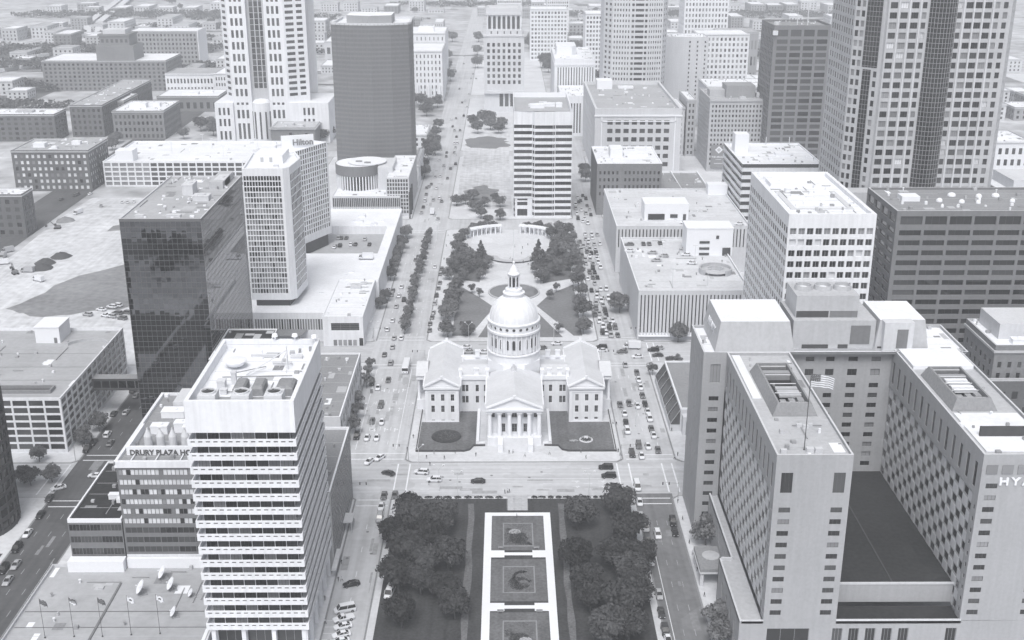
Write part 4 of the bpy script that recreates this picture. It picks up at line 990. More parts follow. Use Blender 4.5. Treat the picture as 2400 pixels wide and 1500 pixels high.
for y in range(508, 690, 16):
    for x in (-55.5,-52.3,-44.6,-41.3): mark('market', 'lane_dash', x-.09, x+.09, y-1.6, y+1.6)
for y in range(722, 900, 20):
    for x in (-54,-44): mark('market', 'lane_dash', x-.1, x+.1, y-1.8, y+1.8)
for x in (47.2,51.5,55.8):
    for y in range(392, 468, 13): mark('chestnut', 'lane_dash', x-.09, x+.09, y-1.5, y+1.5)
for x in (48.6,51.8):
    for y in range(262, 346, 12): mark('chestnut_near', 'lane_dash', x-.09, x+.09, y-1.5, y+1.5)
mark('chestnut_near', 'lane_line', 45.6, 45.8, 240, 318)
for y in range(262, 346, 14): mark('market_near', 'lane_dash', -45.0, -44.8, y-1.5, y+1.5)
for x in (-149.5,-145,-140.5):
    for y in range(262, 346, 11): mark('walnut', 'lane_dash', x-.09, x+.09, y-1.5, y+1.5, .028)
    for y in range(390, 470, 12): mark('walnut', 'lane_dash', x-.09, x+.09, y-1.5, y+1.5, .028)
for y in range(262, 282, 3): mark('market_near', 'parking_line', -50.6, -47.0, y, y+.14)
rnd = random.Random(91)
for rk,(x0,x1,y0,y1),n in (('market',(-58,-38,390,466),12),('fourth',(-60,58,354,376),16),('chestnut',(43,60,386,468),10),('market',(-58,-38,505,900),22),('market_near',(-50,-40,262,344),9),('chestnut_near',(44,55,262,344),8),('broadway',(-50,60,475,497),8),('walnut',(-152,-138,262,460),10)):
    for _ in range(n):
        x,y = rnd.uniform(x0,x1),rnd.uniform(y0,y1); w,d = (rnd.uniform(.6,2.4),rnd.uniform(2,9)) if rk not in ('fourth','broadway') else (rnd.uniform(2,9),rnd.uniform(.6,2.2)); z = .016+.002*rnd.random()
        b = MB(); b.poly([(x,y,z),(min(x+w,x1),y,z),(min(x+w,x1),min(y+d,y1),z),(x,min(y+d,y1),z)]); b.build('repair_patch', 'gutter' if rk in ('walnut','chestnut_near') else 'road_patch', ROADS[rk])
for rk,(x0,x1,y0,y1),n in (('market',(-56,-40,392,464),6),('fourth',(-30,36,356,374),6),('chestnut',(44,59,388,464),5),('market_near',(-49,-41,270,340),4)):
    for _ in range(n):
        x,y = rnd.uniform(x0,x1),rnd.uniform(y0,y1); b = MB(); b.poly([(x+.5*math.cos(R(36*i)),y+.5*math.sin(R(36*i)),.022) for i in range(10)]); b.build('manhole_cover', 'grey_wall', ROADS[rk])
# ================================================================ wooded park below the courthouse
def flat(name, m, x0, x1, y0, y1, z, label, t=.04):
    b = MB(); b.box(x0, x1, y0, y1, z-t, z, 0, 'b'); return struct(name, b, [m], label)
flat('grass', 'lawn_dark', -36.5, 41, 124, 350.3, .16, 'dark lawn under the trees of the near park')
b = MB()
for (x0,x1,y0,y1) in ((-7.1,-4.8,124,340.7),(11.9,14.2,124,340.7),(-4.8,11.9,338.6,340.7)): b.box(x0,x1,y0,y1,.13,.24,0,'b')
for yc in (315.0, 286.3, 258):
    b.box(-4.8,-.7,yc-2.0,yc+2.0,.13,.24,0,'b'); b.box(7.9,11.9,yc-2.0,yc+2.0,.13,.24,0,'b'); b.box(-.7,7.9,yc-.8,yc+.8,.13,.24,0,'b')
struct('path', b, ['white_trim'], 'white ladder-shaped path framing three flower lawns in the near park')
for x0, nm in ((-12.6,'pale worn dirt walk along the left side of the white park path'), (17.0,'pale worn dirt walk along the right side of the white park path')):
    bb = MB(); P = []
    rnd = random.Random(int(x0))
    for k in range(24): P.append((x0+rnd.uniform(-.3,.3), 126+k*9.6, .172))
    for k in range(23,-1,-1): P.append((x0+1.9+rnd.uniform(-.3,.3), 126+k*9.6, .172))
    bb.poly(P); struct('path', bb, ['plant_bed'], nm)
def leafpile(b, cx, cy, z, rx, ry, rz, n, size, rnd, m=0):
    for _ in range(n):
        u, v = rnd.uniform(0, 6.283), math.sqrt(rnd.random()); px, py = cx+rx*v*math.cos(u), cy+ry*v*math.sin(u); pz = z+rz*math.sqrt(max(0,1-v*v))*rnd.uniform(.5,1)
        a, t, s = rnd.uniform(0,6.283), rnd.uniform(-.6,.6), size*rnd.uniform(.6,1.3); c, n_ = math.cos(a)*s, math.sin(a)*s
        b.poly([(px-c,py-n_,pz-t*s),(px+n_,py-c,pz),(px+c,py+n_,pz+t*s),(px-n_,py+c,pz)], m)
for k, yc in enumerate((326.6, 300.6, 272.3)):
    bed = ('farthest','middle','nearest')[k]; t = thing('flower_bed', f'{bed} square planted flower bed inside the white path', 'flower bed', (3.6, yc, .16), 0, 'flower beds in the near park')
    rnd = random.Random(40+k)
    b = MB(); b.box(-.9,8.1,yc-7,yc+7,.16,.21,0,'b'); b.build('soil', 'plant_bed', t)
    b = MB()
    for (x0,x1,y0,y1) in ((-1.2,-.8,yc-7.2,yc+7.2),(8.0,8.4,yc-7.2,yc+7.2),(-.8,8.0,yc-7.2,yc-6.8),(-.8,8.0,yc+6.8,yc+7.2)): b.box(x0,x1,y0,y1,.16,.32,0,'b')
    b.build('edging', 'gravel_roof', t)
    b = MB()
    if k == 1:
        for i in range(40):
            a = R(70+i*6.6); leafpile(b, 4.6+2.6*math.cos(a), yc+.6+3.4*math.sin(a), .2, .5, .6, .5, 12, .15, rnd)
    else:
        for i in range(60):
            u = rnd.random(); v = rnd.random()*(1-u); leafpile(b, -.4+8.0*u, yc-6.2+11.5*v, .2, .6, .6, .35, 9, .15, rnd)
    b.build('low_hedge', 'leaf', t)
    b = MB(); leafpile(b, 3.6+(1.4 if k else -1.0), yc+(1.5 if k == 0 else -2.2), .2, 1.9, 1.5, .6, 420, .16, rnd); b.build('flowers', 'concrete' if k != 1 else 'lawn_pale', t)
    b = MB()
    for i in range(70): leafpile(b, rnd.uniform(-.5,7.7), rnd.uniform(yc-6.5,yc+6.5), .2, .5, .5, .25, 6, .15, rnd)
    b.build('bedding', 'lawn_pale', t)
    b = MB(); leafpile(b, 3.6, yc-2, .2, 3.2, 3.6, .35, 700, .16, rnd); b.build('ground_cover', 'leaf', t)
    flat('grass', 'lawn', -4.7, 11.8, yc-11.4 if k else 317.2, yc+11.4 if k else 338.4, .165, f'{bed} mown lawn panel framed by the white path')
b = MB()
for i in range(9): b.box(.3, 6.9, 342.3+i*1.0, 343.3+i*1.0, .13, .2+.05*i)
for x in (.1, 2.4, 4.8, 7.0): b.tube((x,342.4,.2),(x,342.4,1.1),.05); b.tube((x,351,.6),(x,351,1.4),.05); b.tube((x,342.4,1.1),(x,351,1.4),.05)
b.single('park_steps', ['concrete'], (3.6,342.3,.13), 'pale railed steps linking the white park path to the cross street', 'steps')
# hedge row on the edge of the park
rnd = random.Random(5); i = 0
for (xa, xb) in ((-31,-0.8),(8.3,37)):
    x = xa
    while x < xb:
        w = rnd.uniform(1.4, 3.2); b = MB(); leafpile(b, x+w/2, 351.0, .13, w*.52, .55, .8, 130, .17, rnd); i += 1
        b.single('hedge', ['leaf'], (x+w/2,351.0,.13), f'{ordw(i)} clipped shrub from the left in the hedge row by the cross street', 'hedge', 'hedge shrubs along the near park edge'); x += w+rnd.uniform(.2,1.0)
# ================================================================ fountain plaza behind the dome
def wedge(pts, z, name, m, label):
    b = MB(); b.prism(pts, z-.03, z, 0); return struct(name, b, [m], label)
wedge([(-25,506),(-17,506),(-6,546),(-13,560),(-25,582)], .15, 'grass', 'lawn_pale', 'pale lawn between the left path and tree row behind the dome')
wedge([(-13,504),(26,504),(13,545),(8,549),(0,549),(-4,545)], .15, 'grass', 'lawn_pale', 'pale lawn wedge right behind the dome between two diagonal paths')
wedge([(31,506),(35,506),(35,582),(22,566),(15,548)], .15, 'grass', 'lawn_pale', 'pale lawn between the right path and tree row behind the dome')
wedge([(-28,592),(-14,586),(-13,640),(-28,655)], .15, 'grass', 'lawn', 'lawn under the dark conifers left of the plaza')
wedge([(19,584),(35,592),(35,655),(19,640)], .15, 'grass', 'lawn', 'lawn under the dark conifers right of the plaza')
t = thing('fountain', 'round fountain pool with stone rim behind the dome', 'fountain', (3.9,569,.13))
b = MB(); b.lathe(3.9,569,[(13.2,.13),(13.2,.75),(12.4,.75),(12.4,.3)],48,0,cap=False); b.build('rim', 'concrete', t)
b = MB(); b.lathe(3.9,569,[(12.4,.42),(.01,.42)],48,0,cap=False); b.build('water', 'water', t)
b = MB(); b.lathe(3.9,569,[(3.0,.3),(3.0,.8),(2.2,.9),(1.0,1.6),(.4,3.2),(.01,3.4)],16); b.build('jet_base', 'concrete', t)
b = MB()
for k in range(7): b.lathe(3.6, 634, [(15-k*1.1,.13+.3*(7-k)*.5),(15-k*1.1,.13+.3*(6-k)*.5),(15-(k+1)*1.1,.13+.3*(6-k)*.5)], 24, 0, R(180), R(360), False)
b.single('amphitheatre_steps', ['concrete'], (3.6,634,.13), 'curved stone terrace steps in the plaza beyond the fountain', 'steps')
t = thing('colonnade', 'white curved open colonnade in two arcs closing the plaza', 'colonnade', (2,683,.13))
for (a0, a1) in ((R(37),R(80)),(R(98),R(143))):
    b = MB()
    for (r0, r1, z0, z1) in ((32.2,35.8,4.3,5.2),):
        n = 16; P = [(2+r0*math.cos(a0+(a1-a0)*i/n), 649+r0*math.sin(a0+(a1-a0)*i/n)) for i in range(n+1)] + [(2+r1*math.cos(a1-(a1-a0)*i/n), 649+r1*math.sin(a1-(a1-a0)*i/n)) for i in range(n+1)]
        b.prism(P, z0, z1, 0, None, True)
    b.build('beam', 'white_trim', t)
    for i in range(9):
        a = a0+(a1-a0)*(i+.3)/8.6
        for r in (32.7, 35.2):
            b = MB(); b.lathe(2+r*math.cos(a), 649+r*math.sin(a), [(.42,.13),(.36,4.3)], 8); b.build('column', 'white_trim', t)
# ================================================================ domed courthouse
CX, CY = 2.9, 432
t = thing('courthouse', 'white domed courthouse with columned portico and four pedimented wings', 'courthouse', (CX, CY, .13))
B = Bld.__new__(Bld); B.x0, B.x1, B.y0, B.y1, B.h, B.base = -31, 37, 412, 452, 14.6, 0; B.root = t; B.w = MB(); B.panes = []
W = B.w
def gable(x0, x1, y0, y1, ze, za, ov=.5, axis='y'):
    "pitched roof with overhang, cornices and closed pediments; ridge along axis"
    r = MB()
    if axis == 'y':
        xm = (x0+x1)/2; a, c = y0-.2, y1+.2
        r.poly([(x0-ov,a,ze),(xm,a,za),(xm,c,za),(x0-ov,c,ze)]); r.poly([(xm,a,za),(x1+ov,a,ze),(x1+ov,c,ze),(xm,c,za)])
        r.poly([(x0-ov,a,ze-.02),(x0-ov,c,ze-.02),(xm,c,za-.2),(xm,a,za-.2)]); r.poly([(x1+ov,a,ze-.02),(xm,a,za-.2),(xm,c,za-.2),(x1+ov,c,ze-.02)])
    else:
        ym = (y0+y1)/2; a, c = x0-.2, x1+.2
        r.poly([(a,y0-ov,ze),(c,y0-ov,ze),(c,ym,za),(a,ym,za)]); r.poly([(a,ym,za),(c,ym,za),(c,y1+ov,ze),(a,y1+ov,ze)])
    return r
def pediment(b, x0, x1, y, ze, za, d=-1, ov=.6):
    "front triangle with raking cornice standing proud; d = outward y direction"
    xm = (x0+x1)/2
    b.poly([(x0,y,ze),(x1,y,ze),(xm,y,za-.35)])
    b.box(x0-ov, x1+ov, min(y,y+d*.7), max(y,y+d*.7), ze-.9, ze-.15)
    for sx in (-1, 1):
        xe = xm+sx*((x1-x0)/2+ov)
        p = [(xe,ze-.15),(xm,za-.1),(xm,za+.5),(xe,ze+.45)]
        y0_, y1_ = y+d*.8, y-d*.5
        b.poly([(x,y0_,z) for x,z in p]); b.poly([(x,y1_,z) for x,z in p]); b.poly([(p[3][0],y0_,p[3][1]),(p[2][0],y0_,p[2][1]),(p[2][0],y1_,p[2][1]),(p[3][0],y1_,p[3][1])])
        b.poly([(p[0][0],y0_,p[0][1]),(p[1][0],y0_,p[1][1]),(p[1][0],y1_,p[1][1]),(p[0][0],y1_,p[0][1])])
    b.box(xm-.5, xm+.5, y+d*.4-.4, y+d*.4+.4, za+.3, za+1.1)
# end wings (left and right) running front to back
for (x0, x1, base) in ((-31, -18.3, False), (24.1, 36.8, True)):
    c3 = [(x0+2.2+i*3.75, x0+3.5+i*3.75) for i in range(3)]
    rows = [(1.0,2.0),(4.0,6.8),(8.7,11.5)] if base else [(.5,.95),(4.0,6.8),(8.7,11.5)]
    B.grid('F', x0, x1, .1, 14.6, c3, rows, 'x', .45, tones='mixed', pl=412)
    B.plain('B', x0, x1, .1, 14.6, pl=452)
    cs = [(416+i*4.6, 417.4+i*4.6) for i in range(8)]
    B.grid('L', 412, 452, .1, 14.6, cs, [(4.0,6.8),(8.7,11.5)], 'x', .45, tones='mixed', pl=x0, prio=2); B.grid('R', 412, 452, .1, 14.6, cs, [(4.0,6.8),(8.7,11.5)], 'x', .45, tones='mixed', pl=x1, prio=2)
    gable(x0, x1, 412.3, 451.7, 14.9, 18.1).build('roof', 'court_roof', t)
    b = MB(); pediment(b, x0, x1, 411.97, 14.7, 18.2, -1); b.build('pediment', 'white_trim', t); b = MB(); pediment(b, x0, x1, 452.03, 14.7, 18.2, 1); b.build('pediment', 'white_trim', t)
    b = MB()
    for xx in (x0-.7, x1+.7): b.box(min(xx, xx+.01)-.25, xx+.25, 413, 451, 13.8, 14.75)
    b.box(x0-.12, x1+.12, 411.8, 411.97, 12.4, 12.8); b.box(x0-.12, x1+.12, 411.8, 411.97, .1, .7)
    for xp in (x0+.45, x1-.45): b.box(xp-.5, xp+.5, 411.75, 411.97, .7, 12.4)
    b.build('cornice', 'white_trim', t)
    # side portico facing out
    s = -1 if x0 < 0 else 1; xo = x0-4.2 if s < 0 else x1; xi = xo+4.2
    b = MB(); b.box(xo, xi, 424, 440, .1, 4.0); b.box(xo, xi, 424, 440, 12.6, 14.2); b.build('side_porch', 'white_wall', t)
    gable(xo, xi, 424, 440, 14.25, 17.2, axis='x').build('roof', 'court_roof', t)
    b = MB(); xx = xo if s < 0 else xi
    b.poly([(xx,424,14.2),(xx,440,14.2),(xx,432,17.1)]); b.build('pediment', 'white_trim', t)
    for k in range(4):
        b = MB(); b.lathe(xo+.8 if s < 0 else xi-.8, 425+k*4.67, [(.75,4.0),(.62,4.2),(.52,12.2),(.75,12.6)], 12); b.build('column', 'white_trim', t, True)
# low connecting wings left and right of the dome
for (x0, x1, s) in ((-18.3, -7, -1), (13.4, 24.1, 1)):
    cs = [(x0+1.0, x0+2.1),(x0+2.35,x0+3.45),(x0+6.3,x0+7.5),(x0+9.5,x0+10.6)] if s < 0 else [(x1-3.45,x1-2.35),(x1-2.1,x1-1.0),(x1-7.5,x1-6.3),(x1-10.4,x1-9.4)]
    B.grid('F', x0, x1, .1, 13.6, cs, [(3.6,6.6),(8.4,11.3)], 'x', .5, tones='dark', pl=421.8)
    B.plain('B', x0, x1, .1, 13.6, pl=443)
    b = MB(); b.box(x0, x1, 421.3, 422.5, 13.6, 15.3); b.box(x0, x1, 442.3, 443.5, 13.6, 15.3); b.build('parapet', 'white_trim', t)
    gable(x0, x1, 422.6, 442.3, 13.9, 15.6, 0, 'x').build('roof', 'court_roof', t)
    for xc in ((x0+6.6,) if s < 0 else (x0+3.3, x0+7.3)):
        for yc in (422.6, 442.0):
            b = MB(); b.box(xc-.9, xc+.9, yc-.5, yc+.5, 15.0, 17.6); b.box(xc-1.1, xc+1.1, yc-.7, yc+.7, 17.6, 18.1); b.build('chimney', 'white_trim', t)
    for xc in (x0+.4, x1-.4):
        b = MB(); b.box(xc-.6, xc+.6, 421.0, 423.4, 13.6, 17.4); b.box(xc-.75, xc+.75, 420.9, 423.5, 17.4, 17.9); b.build('chimney', 'white_trim', t)
# centre wing with the great portico, front and back
for (ya, yb, d) in ((394.6, 424, -1), (440, 469.5, 1)):
    yf = ya if d < 0 else yb
    cs5 = [(-5.6,-4.3),(-1.95,-.45),(1.95,3.85),(6.25,7.75),(10.1,11.4)]
    if d < 0:
        B.grid('F', -7, 12.8, .1, 14.4, cs5, [(1.2,1.9),(3.9,7.3),(9.8,12.0)], 'x', .4, tones='dark', pl=ya, skip=lambda i, j: (j == 0 and i in (1,2,3)) or (j == 1 and i in (0,4)))
    else: B.plain('B', -7, 12.8, .1, 14.4, pl=yb)
    cs = [(ya+3+i*4, ya+4.2+i*4) for i in range(6)]
    B.grid('L', ya, yb, .1, 14.4, cs, [(3.9,7.0),(9.0,12.0)], 'x', .4, pl=-7, prio=2); B.grid('R', ya, yb, .1, 14.4, cs, [(3.9,7.0),(9.0,12.0)], 'x', .4, pl=12.8, prio=2)
    y0 = 391.6 if d < 0 else 440; y1 = 424 if d < 0 else 472.4
    gable(-7, 12.8, y0, y1, 14.9, 18.9).build('roof', 'court_roof', t)
    b = MB(); pediment(b, -7, 12.8, 391.6 if d < 0 else 472.4, 14.7, 19.0, d); b.build('pediment', 'white_trim', t)
    b = MB(); q = (391.6, ya) if d < 0 else (yb, 472.4)
    b.box(-7, 12.8, q[0], q[1], 12.9, 14.5); b.box(-7.5, 13.3, q[0]-.4, q[1]+.2, 14.5, 14.85); b.build('entablature', 'white_trim', t)
    b = MB(); b.box(-7, 12.8, q[0]-.5, q[1], .1, 3.2); b.build('podium', 'white_wall', t)
    for k in range(6):
        b = MB(); xk = -6.2+k*(18.2/5); yk = 392.5 if d < 0 else 471.5
        b.lathe(xk, yk, [(1.05,3.2),(1.05,3.5),(.86,3.6),(.88,6),(.72,12.2),(.95,12.5)], 14); b.box(xk-1.0, xk+1.0, yk-1.0, yk+1.0, 12.5, 12.9); b.build('column', 'white_trim', t)
    b = MB()
    for xx in (-7.7, 13.5): b.box(xx-.3, xx+.3, ya+.5, yb-.5, 13.8, 14.85)
    b.build('cornice', 'white_trim', t)
b = MB()
for i in range(12): b.box(-1.3, 7.9, 385.6+i*.46, 391.1, .1+i*.25, .35+i*.25)
b.build('stairs', 'court_roof', t)
for x in (-3.1, 7.9):
    b = MB(); b.box(x, x+1.8, 385.2, 391.2, .1, 3.2); b.build('stair_wall', 'white_trim', t)
for x in (-11.2, 15.6):
    b = MB(); b.box(x, x+1.0, 391.5, 421.5, .1, 1.3); b.box(min(x,x+1) if x < 0 else x-2.2, x+3.2 if x < 0 else x+1, 391.0, 391.9, .1, 1.3); b.build('areaway_wall', 'white_trim', t)
b = MB(); b.poly([(1.4,417.5,18.0),(4.4,417.5,18.0),(2.9,417.5,20.2)]); b.poly([(1.4,417.5,18.0),(2.9,417.5,20.2),(2.9,423,20.4),(1.4,423,18)]); b.poly([(4.4,417.5,18),(4.4,423,18),(2.9,423,20.4),(2.9,417.5,20.2)]); b.build('roof_dormer', 'court_roof', t)
B.done(['white_wall'])
# dome
oct_ = [(CX+11.0*math.cos(R(22.5+45*i)), CY+11.0*math.sin(R(22.5+45*i))) for i in range(8)]
b = MB(); b.prism(oct_, 13, 19.5); b.lathe(CX, CY, [(10.2,19.5),(10.2,22.6),(10.6,22.7),(10.6,23.2),(9.9,23.3)], 48, cap=False); b.build('drum_base', 'white_trim', t)
b = MB(); b.lathe(CX, CY, [(9.6,23.3),(9.6,31.0),(10.5,31.2),(10.5,32.0),(10.0,32.1),(10.0,34.9),(10.4,35.0),(10.4,35.5),(9.4,35.6)], 96, cap=False); b.build('drum', 'white_wall', t, False)
for k in range(32):
    a = R(360*k/32+5.6); b = MB(); b.lathe(CX+10.05*math.cos(a), CY+10.05*math.sin(a), [(.36,23.3),(.30,23.6),(.26,30.6),(.36,31.0)], 6); b.build('column', 'white_trim', t)
def ringpane(name, k, n, r, z0, z1, wd, arch, m='glass_dark'):
    a = 2*math.pi*k/n-math.pi/2; c, s_ = math.cos(a), math.sin(a); b = MB(); P = []
    for (u, z) in arch: P.append((CX+r*c-u*wd*s_, CY+r*s_+u*wd*c, z0+(z1-z0)*z))
    b.poly(P); Q = [(x+c*.18, y+s_*.18, z) for x, y, z in P]
    for i in range(len(P)):
        j = (i+1) % len(P); b.poly([P[i],P[j],Q[j],Q[i]], 1)
    b.build(name, [m, 'white_trim'], t)
arch = [(-1,0),(1,0),(1,.82),(.7,.94),(0,1),(-.7,.94),(-1,.82)]; circ = [(math.cos(R(i*45)), .5+.5*math.sin(R(i*45))) for i in range(8)]
for k in range(24):
    ringpane('window', k, 24, 9.66, 25.4, 29.5, .52, arch); ringpane('porthole', k, 24, 10.04, 33.1, 34.4, .62, circ, 'glass_mid')
prof = []
for i in range(15):
    u = i/14*R(65); prof.append((9.5*math.cos(u), 35.4+10.0*math.sin(u)))
b = MB(); b.lathe(CX, CY, prof, 64); b.build('dome', 'dome_lead', t, True)
for k in range(24):
    a = R(360*k/24+7.5); b = MB(); c, s_ = math.cos(a), math.sin(a)
    for i in range(14):
        (r0,z0),(r1,z1) = prof[i], prof[i+1]
        for rr, zz in (): pass
        def E_(r, z, w, o): return (CX+(r+o)*c-w*s_, CY+(r+o)*s_+w*c, z+o*.5)
        w0, w1 = .2*(.35+.65*r0/9.5), .2*(.35+.65*r1/9.5)
        b.poly([E_(r0,z0,-w0,.1),E_(r0,z0,w0,.1),E_(r1,z1,w1,.1),E_(r1,z1,-w1,.1)]); b.poly([E_(r0,z0,w0,.1),E_(r0,z0,w0,-.1),E_(r1,z1,w1,-.1),E_(r1,z1,w1,.1)]); b.poly([E_(r0,z0,-w0,-.1),E_(r0,z0,-w0,.1),E_(r1,z1,-w1,.1),E_(r1,z1,-w1,-.1)])
    b.build('dome_rib', 'white_trim', t)
b = MB(); b.lathe(CX, CY, [(4.0,44.4),(4.0,45.6),(4.3,45.7),(4.3,46.2),(3.3,46.3),(3.3,47.6),(2.9,47.7)], 24, cap=True); lan = b.build('lantern', 'white_trim', t)
b = MB(); b.lathe(CX, CY, [(1.7,47.7),(1.7,53.0),(2.5,53.2),(2.5,53.9),(1.9,54.0),(1.8,54.7),(1.5,55.4),(.9,56.4),(.4,57.0),(.35,57.6),(.55,57.9),(.3,58.3),(.1,58.6)], 20); b.build('lantern_cap', 'white_trim', lan, True)
for k in range(8):
    a = R(45*k-90); c, s_ = math.cos(a), math.sin(a); b = MB(); P = [(CX+1.74*c-u*.42*s_, CY+1.74*s_+u*.42*c, 48.5+3.9*z) for u, z in arch]; b.poly(P); b.build('lantern_window', 'glass_dark', lan)
    a += R(22.5); b = MB(); b.lathe(CX+2.2*math.cos(a), CY+2.2*math.sin(a), [(.26,47.7),(.2,53.2)], 6); b.build('lantern_column', 'white_trim', lan)
b = MB(); b.tube((CX,CY,58.3),(CX,CY,71.0),.11,6,0,.06); b.lathe(CX, CY, [(.01,70.9),(.2,71.1),(.01,71.35)], 8); b.build('flagpole', 'light_metal', t)
# --- lawns and low walls round the courthouse
def lawnpoly(pts, label): wedge(pts, .19, 'grass', 'lawn', label)
lawnpoly([(-32.6,386.2),(-15.5,386.2),(-13.6,387.4),(-12.3,390.6),(-11.4,391),(-11.4,421.6),(-18.2,421.6),(-18.2,411.5),(-32.6,411.5)], 'dark lawn before the left wing of the courthouse')
lawnpoly([(39.6,386.2),(22.4,386.2),(20.5,387.4),(19.2,390.6),(16.8,391),(16.8,421.6),(24.0,421.6),(24.0,411.5),(39.6,411.5)], 'dark lawn before the right wing of the courthouse')
for pts, lab in (([(-33,422),(-33,385.9),(-15.5,385.9),(-13.4,387.1),(-12.1,390.4),(-8,390.6)], 'dark low wall edging the left courthouse lawn'), ([(40,422),(40,385.9),(22.4,385.9),(20.3,387.1),(19,390.4),(14,390.6)], 'dark low wall edging the right courthouse lawn')):
    b = MB()
    for (p, q) in zip(pts, pts[1:]):
        dx, dy = q[0]-p[0], q[1]-p[1]; l = math.hypot(dx,dy); b.obox((p[0]+q[0])/2, (p[1]+q[1])/2, .13, .85, l+.25, .25, math.atan2(dy,dx))
    b.single('garden_wall', ['dark_wall'], (pts[1][0],pts[1][1],.13), lab, 'wall')
t2 = thing('flower_bed', 'sunken dark ring bed on the left courthouse lawn', 'flower bed', (-22.5,398.5,.19))
b = MB(); b.lathe(-22.5,398.5,[(5.6,.19),(5.4,.6),(4.0,.6),(3.4,.25),(.01,.22)],32,cap=False); b.build('ring', 'lawn_dark', t2)
rnd = random.Random(3); b = MB(); leafpile(b, -22.5, 398.5, .2, 3.2, 3.2, .5, 420, .2, rnd); b.build('plants', 'leaf', t2)
b = MB(); leafpile(b, -22.5, 398.5, .35, 5.3, 5.3, .3, 300, .16, rnd); b.build('rim_plants', 'lawn_pale', t2)
t2 = thing('flower_bed', 'small round bed with pale sign on the right courthouse lawn', 'flower bed', (29.6,395.6,.19))
b = MB(); b.lathe(29.6,395.6,[(2.6,.19),(2.5,.4),(.01,.4)],24,cap=False); b.build('ring', 'pale_concrete', t2)
b = MB(); leafpile(b, 29.6, 395.6, .3, 2.1, 2.1, .5, 300, .18, rnd); b.build('plants', 'leaf', t2)
b = MB(); b.box(28.8,30.4,395.9,396.2,.3,1.5); b.build('sign_board', 'white_trim', t2)
t2 = thing('flower_bed', 'low pale crescent bed on the right courthouse lawn', 'flower bed', (25,394.6,.19)); b = MB(); leafpile(b, 25, 394.6, .2, 1.8, .8, .4, 160, .15, rnd); b.build('plants', 'concrete', t2); b = MB(); b.lathe(25,394.6,[(2.0,.19),(1.95,.3),(.01,.3)],20,cap=False); b.build('ring','plant_bed',t2)
# ================================================================ buildings, near left
# balcony tower
B = Bld('office_tower', 'white office tower ringed by slotted balconies on every floor', -78.6, -51.8, 262, 305, 74.8)
W = B.w; x0,x1,y0,y1 = B.x0,B.x1,B.y0,B.y1
for side, a0, a1 in (('F',x0,x1),('R',y0,y1),('L',y0,y1),('B',x0,x1)): B.plain(side, a0, a1, 66.4, 74.8)
W.poly([(x0,y0,66.4),(x0,y1,66.4),(x1,y1,66.4),(x1,y0,66.4)])
B.roof(74.8, 2.6, 1.0, 1, 0)
ins = 1.7
for k in range(15):
    zc = 64-3.79*k
    cols = even(x0+ins, x1-ins, 8, .94); r = [(zc-.6, zc+2.0)]
    B.grid('F', x0+ins, x1-ins, zc-1.4, zc+2.35, cols, r, 'm3', .12, 0, tones='balc', frame='dark_metal', pl=y0+ins)
    B.grid('R', y0+ins, y1-ins, zc-1.4, zc+2.35, even(y0+ins, y1-ins, 12, .94), r, 'm3', .12, 0, tones='balc', frame='dark_metal', pl=x1-ins, prio=1)
    B.plain('L', y0+ins, y1-ins, zc-1.4, zc+2.35, pl=x0+ins)
    # balcony: floor slab and slotted band
    b = MB()
    def band(side, A0, A1, pl, n):
        ox, oy, ux, uy = {'F':(0,pl,1,0),'R':(pl,0,0,1),'L':(pl,0,0,-1),'B':(0,pl,-1,0)}[side]
        if side in 'LB': A0, A1 = -A1, -A0
        ix, iy = -uy, ux
        def P(a, z, d=0): return (ox+ux*a+ix*d, oy+uy*a+iy*d, z)
        z0, z1, s0, s1 = zc-1.4, zc+.6, zc-.35, zc+.1
        a = A0
        for (e, f) in even(A0, A1, n, .58, .4):
            b.poly([P(a,s0),P(e,s0),P(e,s1),P(a,s1)]); a = f
            b.poly([P(e,s0,.22),P(f,s0,.22),P(f,s1,.22),P(e,s1,.22)], 1); b.poly([P(e,s0),P(f,s0),P(f,s0,.22),P(e,s0,.22)]); b.poly([P(e,s1),P(e,s1,.22),P(f,s1,.22),P(f,s1)])
        b.poly([P(a,s0),P(A1,s0),P(A1,s1),P(a,s1)]); b.poly([P(A0,z0),P(A1,z0),P(A1,s0),P(A0,s0)]); b.poly([P(A0,s1),P(A1,s1),P(A1,z1),P(A0,z1)])
        b.poly([P(A0,z1),P(A1,z1),P(A1-.25,z1,.25),P(A0+.25,z1,.25)]); b.poly([P(A0+.25,z1,.25),P(A1-.25,z1,.25),P(A1-.25,z0,.25),P(A0+.25,z0,.25)])
    band('F', x0, x1, y0, 14); band('R', y0, y1, x1, 22); band('L', y0, y1, x0, 22); band('B', x0, x1, y1, 14)
    b.box(x0+.25, x1-.25, y0+.25, y1-.25, zc-1.4, zc-1.1); b.build('balcony', ['white_wall','grey_wall'], B.root)
B.grid('F', x0+ins, x1-ins, .1, 10, even(x0+ins,x1-ins,3,.86), [(1,8.6)], 'm3', .6, tones='dark', pl=y0+2); B.plain('R', y0+2, y1-2, .1, 10, pl=x1-ins); B.plain('L', y0+2, y1-2, .1, 10, pl=x0+ins)
for a in range(4): W.box(x0+1+a*7.9-.0, x0+2.1+a*7.9, y0+.6, y0+1.7, .1, 9.6)
for a in range(6): W.box(x1-1.6, x1-.6, y0+.8+a*8, y0+1.8+a*8, .1, 9.6)
B.done(['white_wall','white_roof'])
zr = 72.2
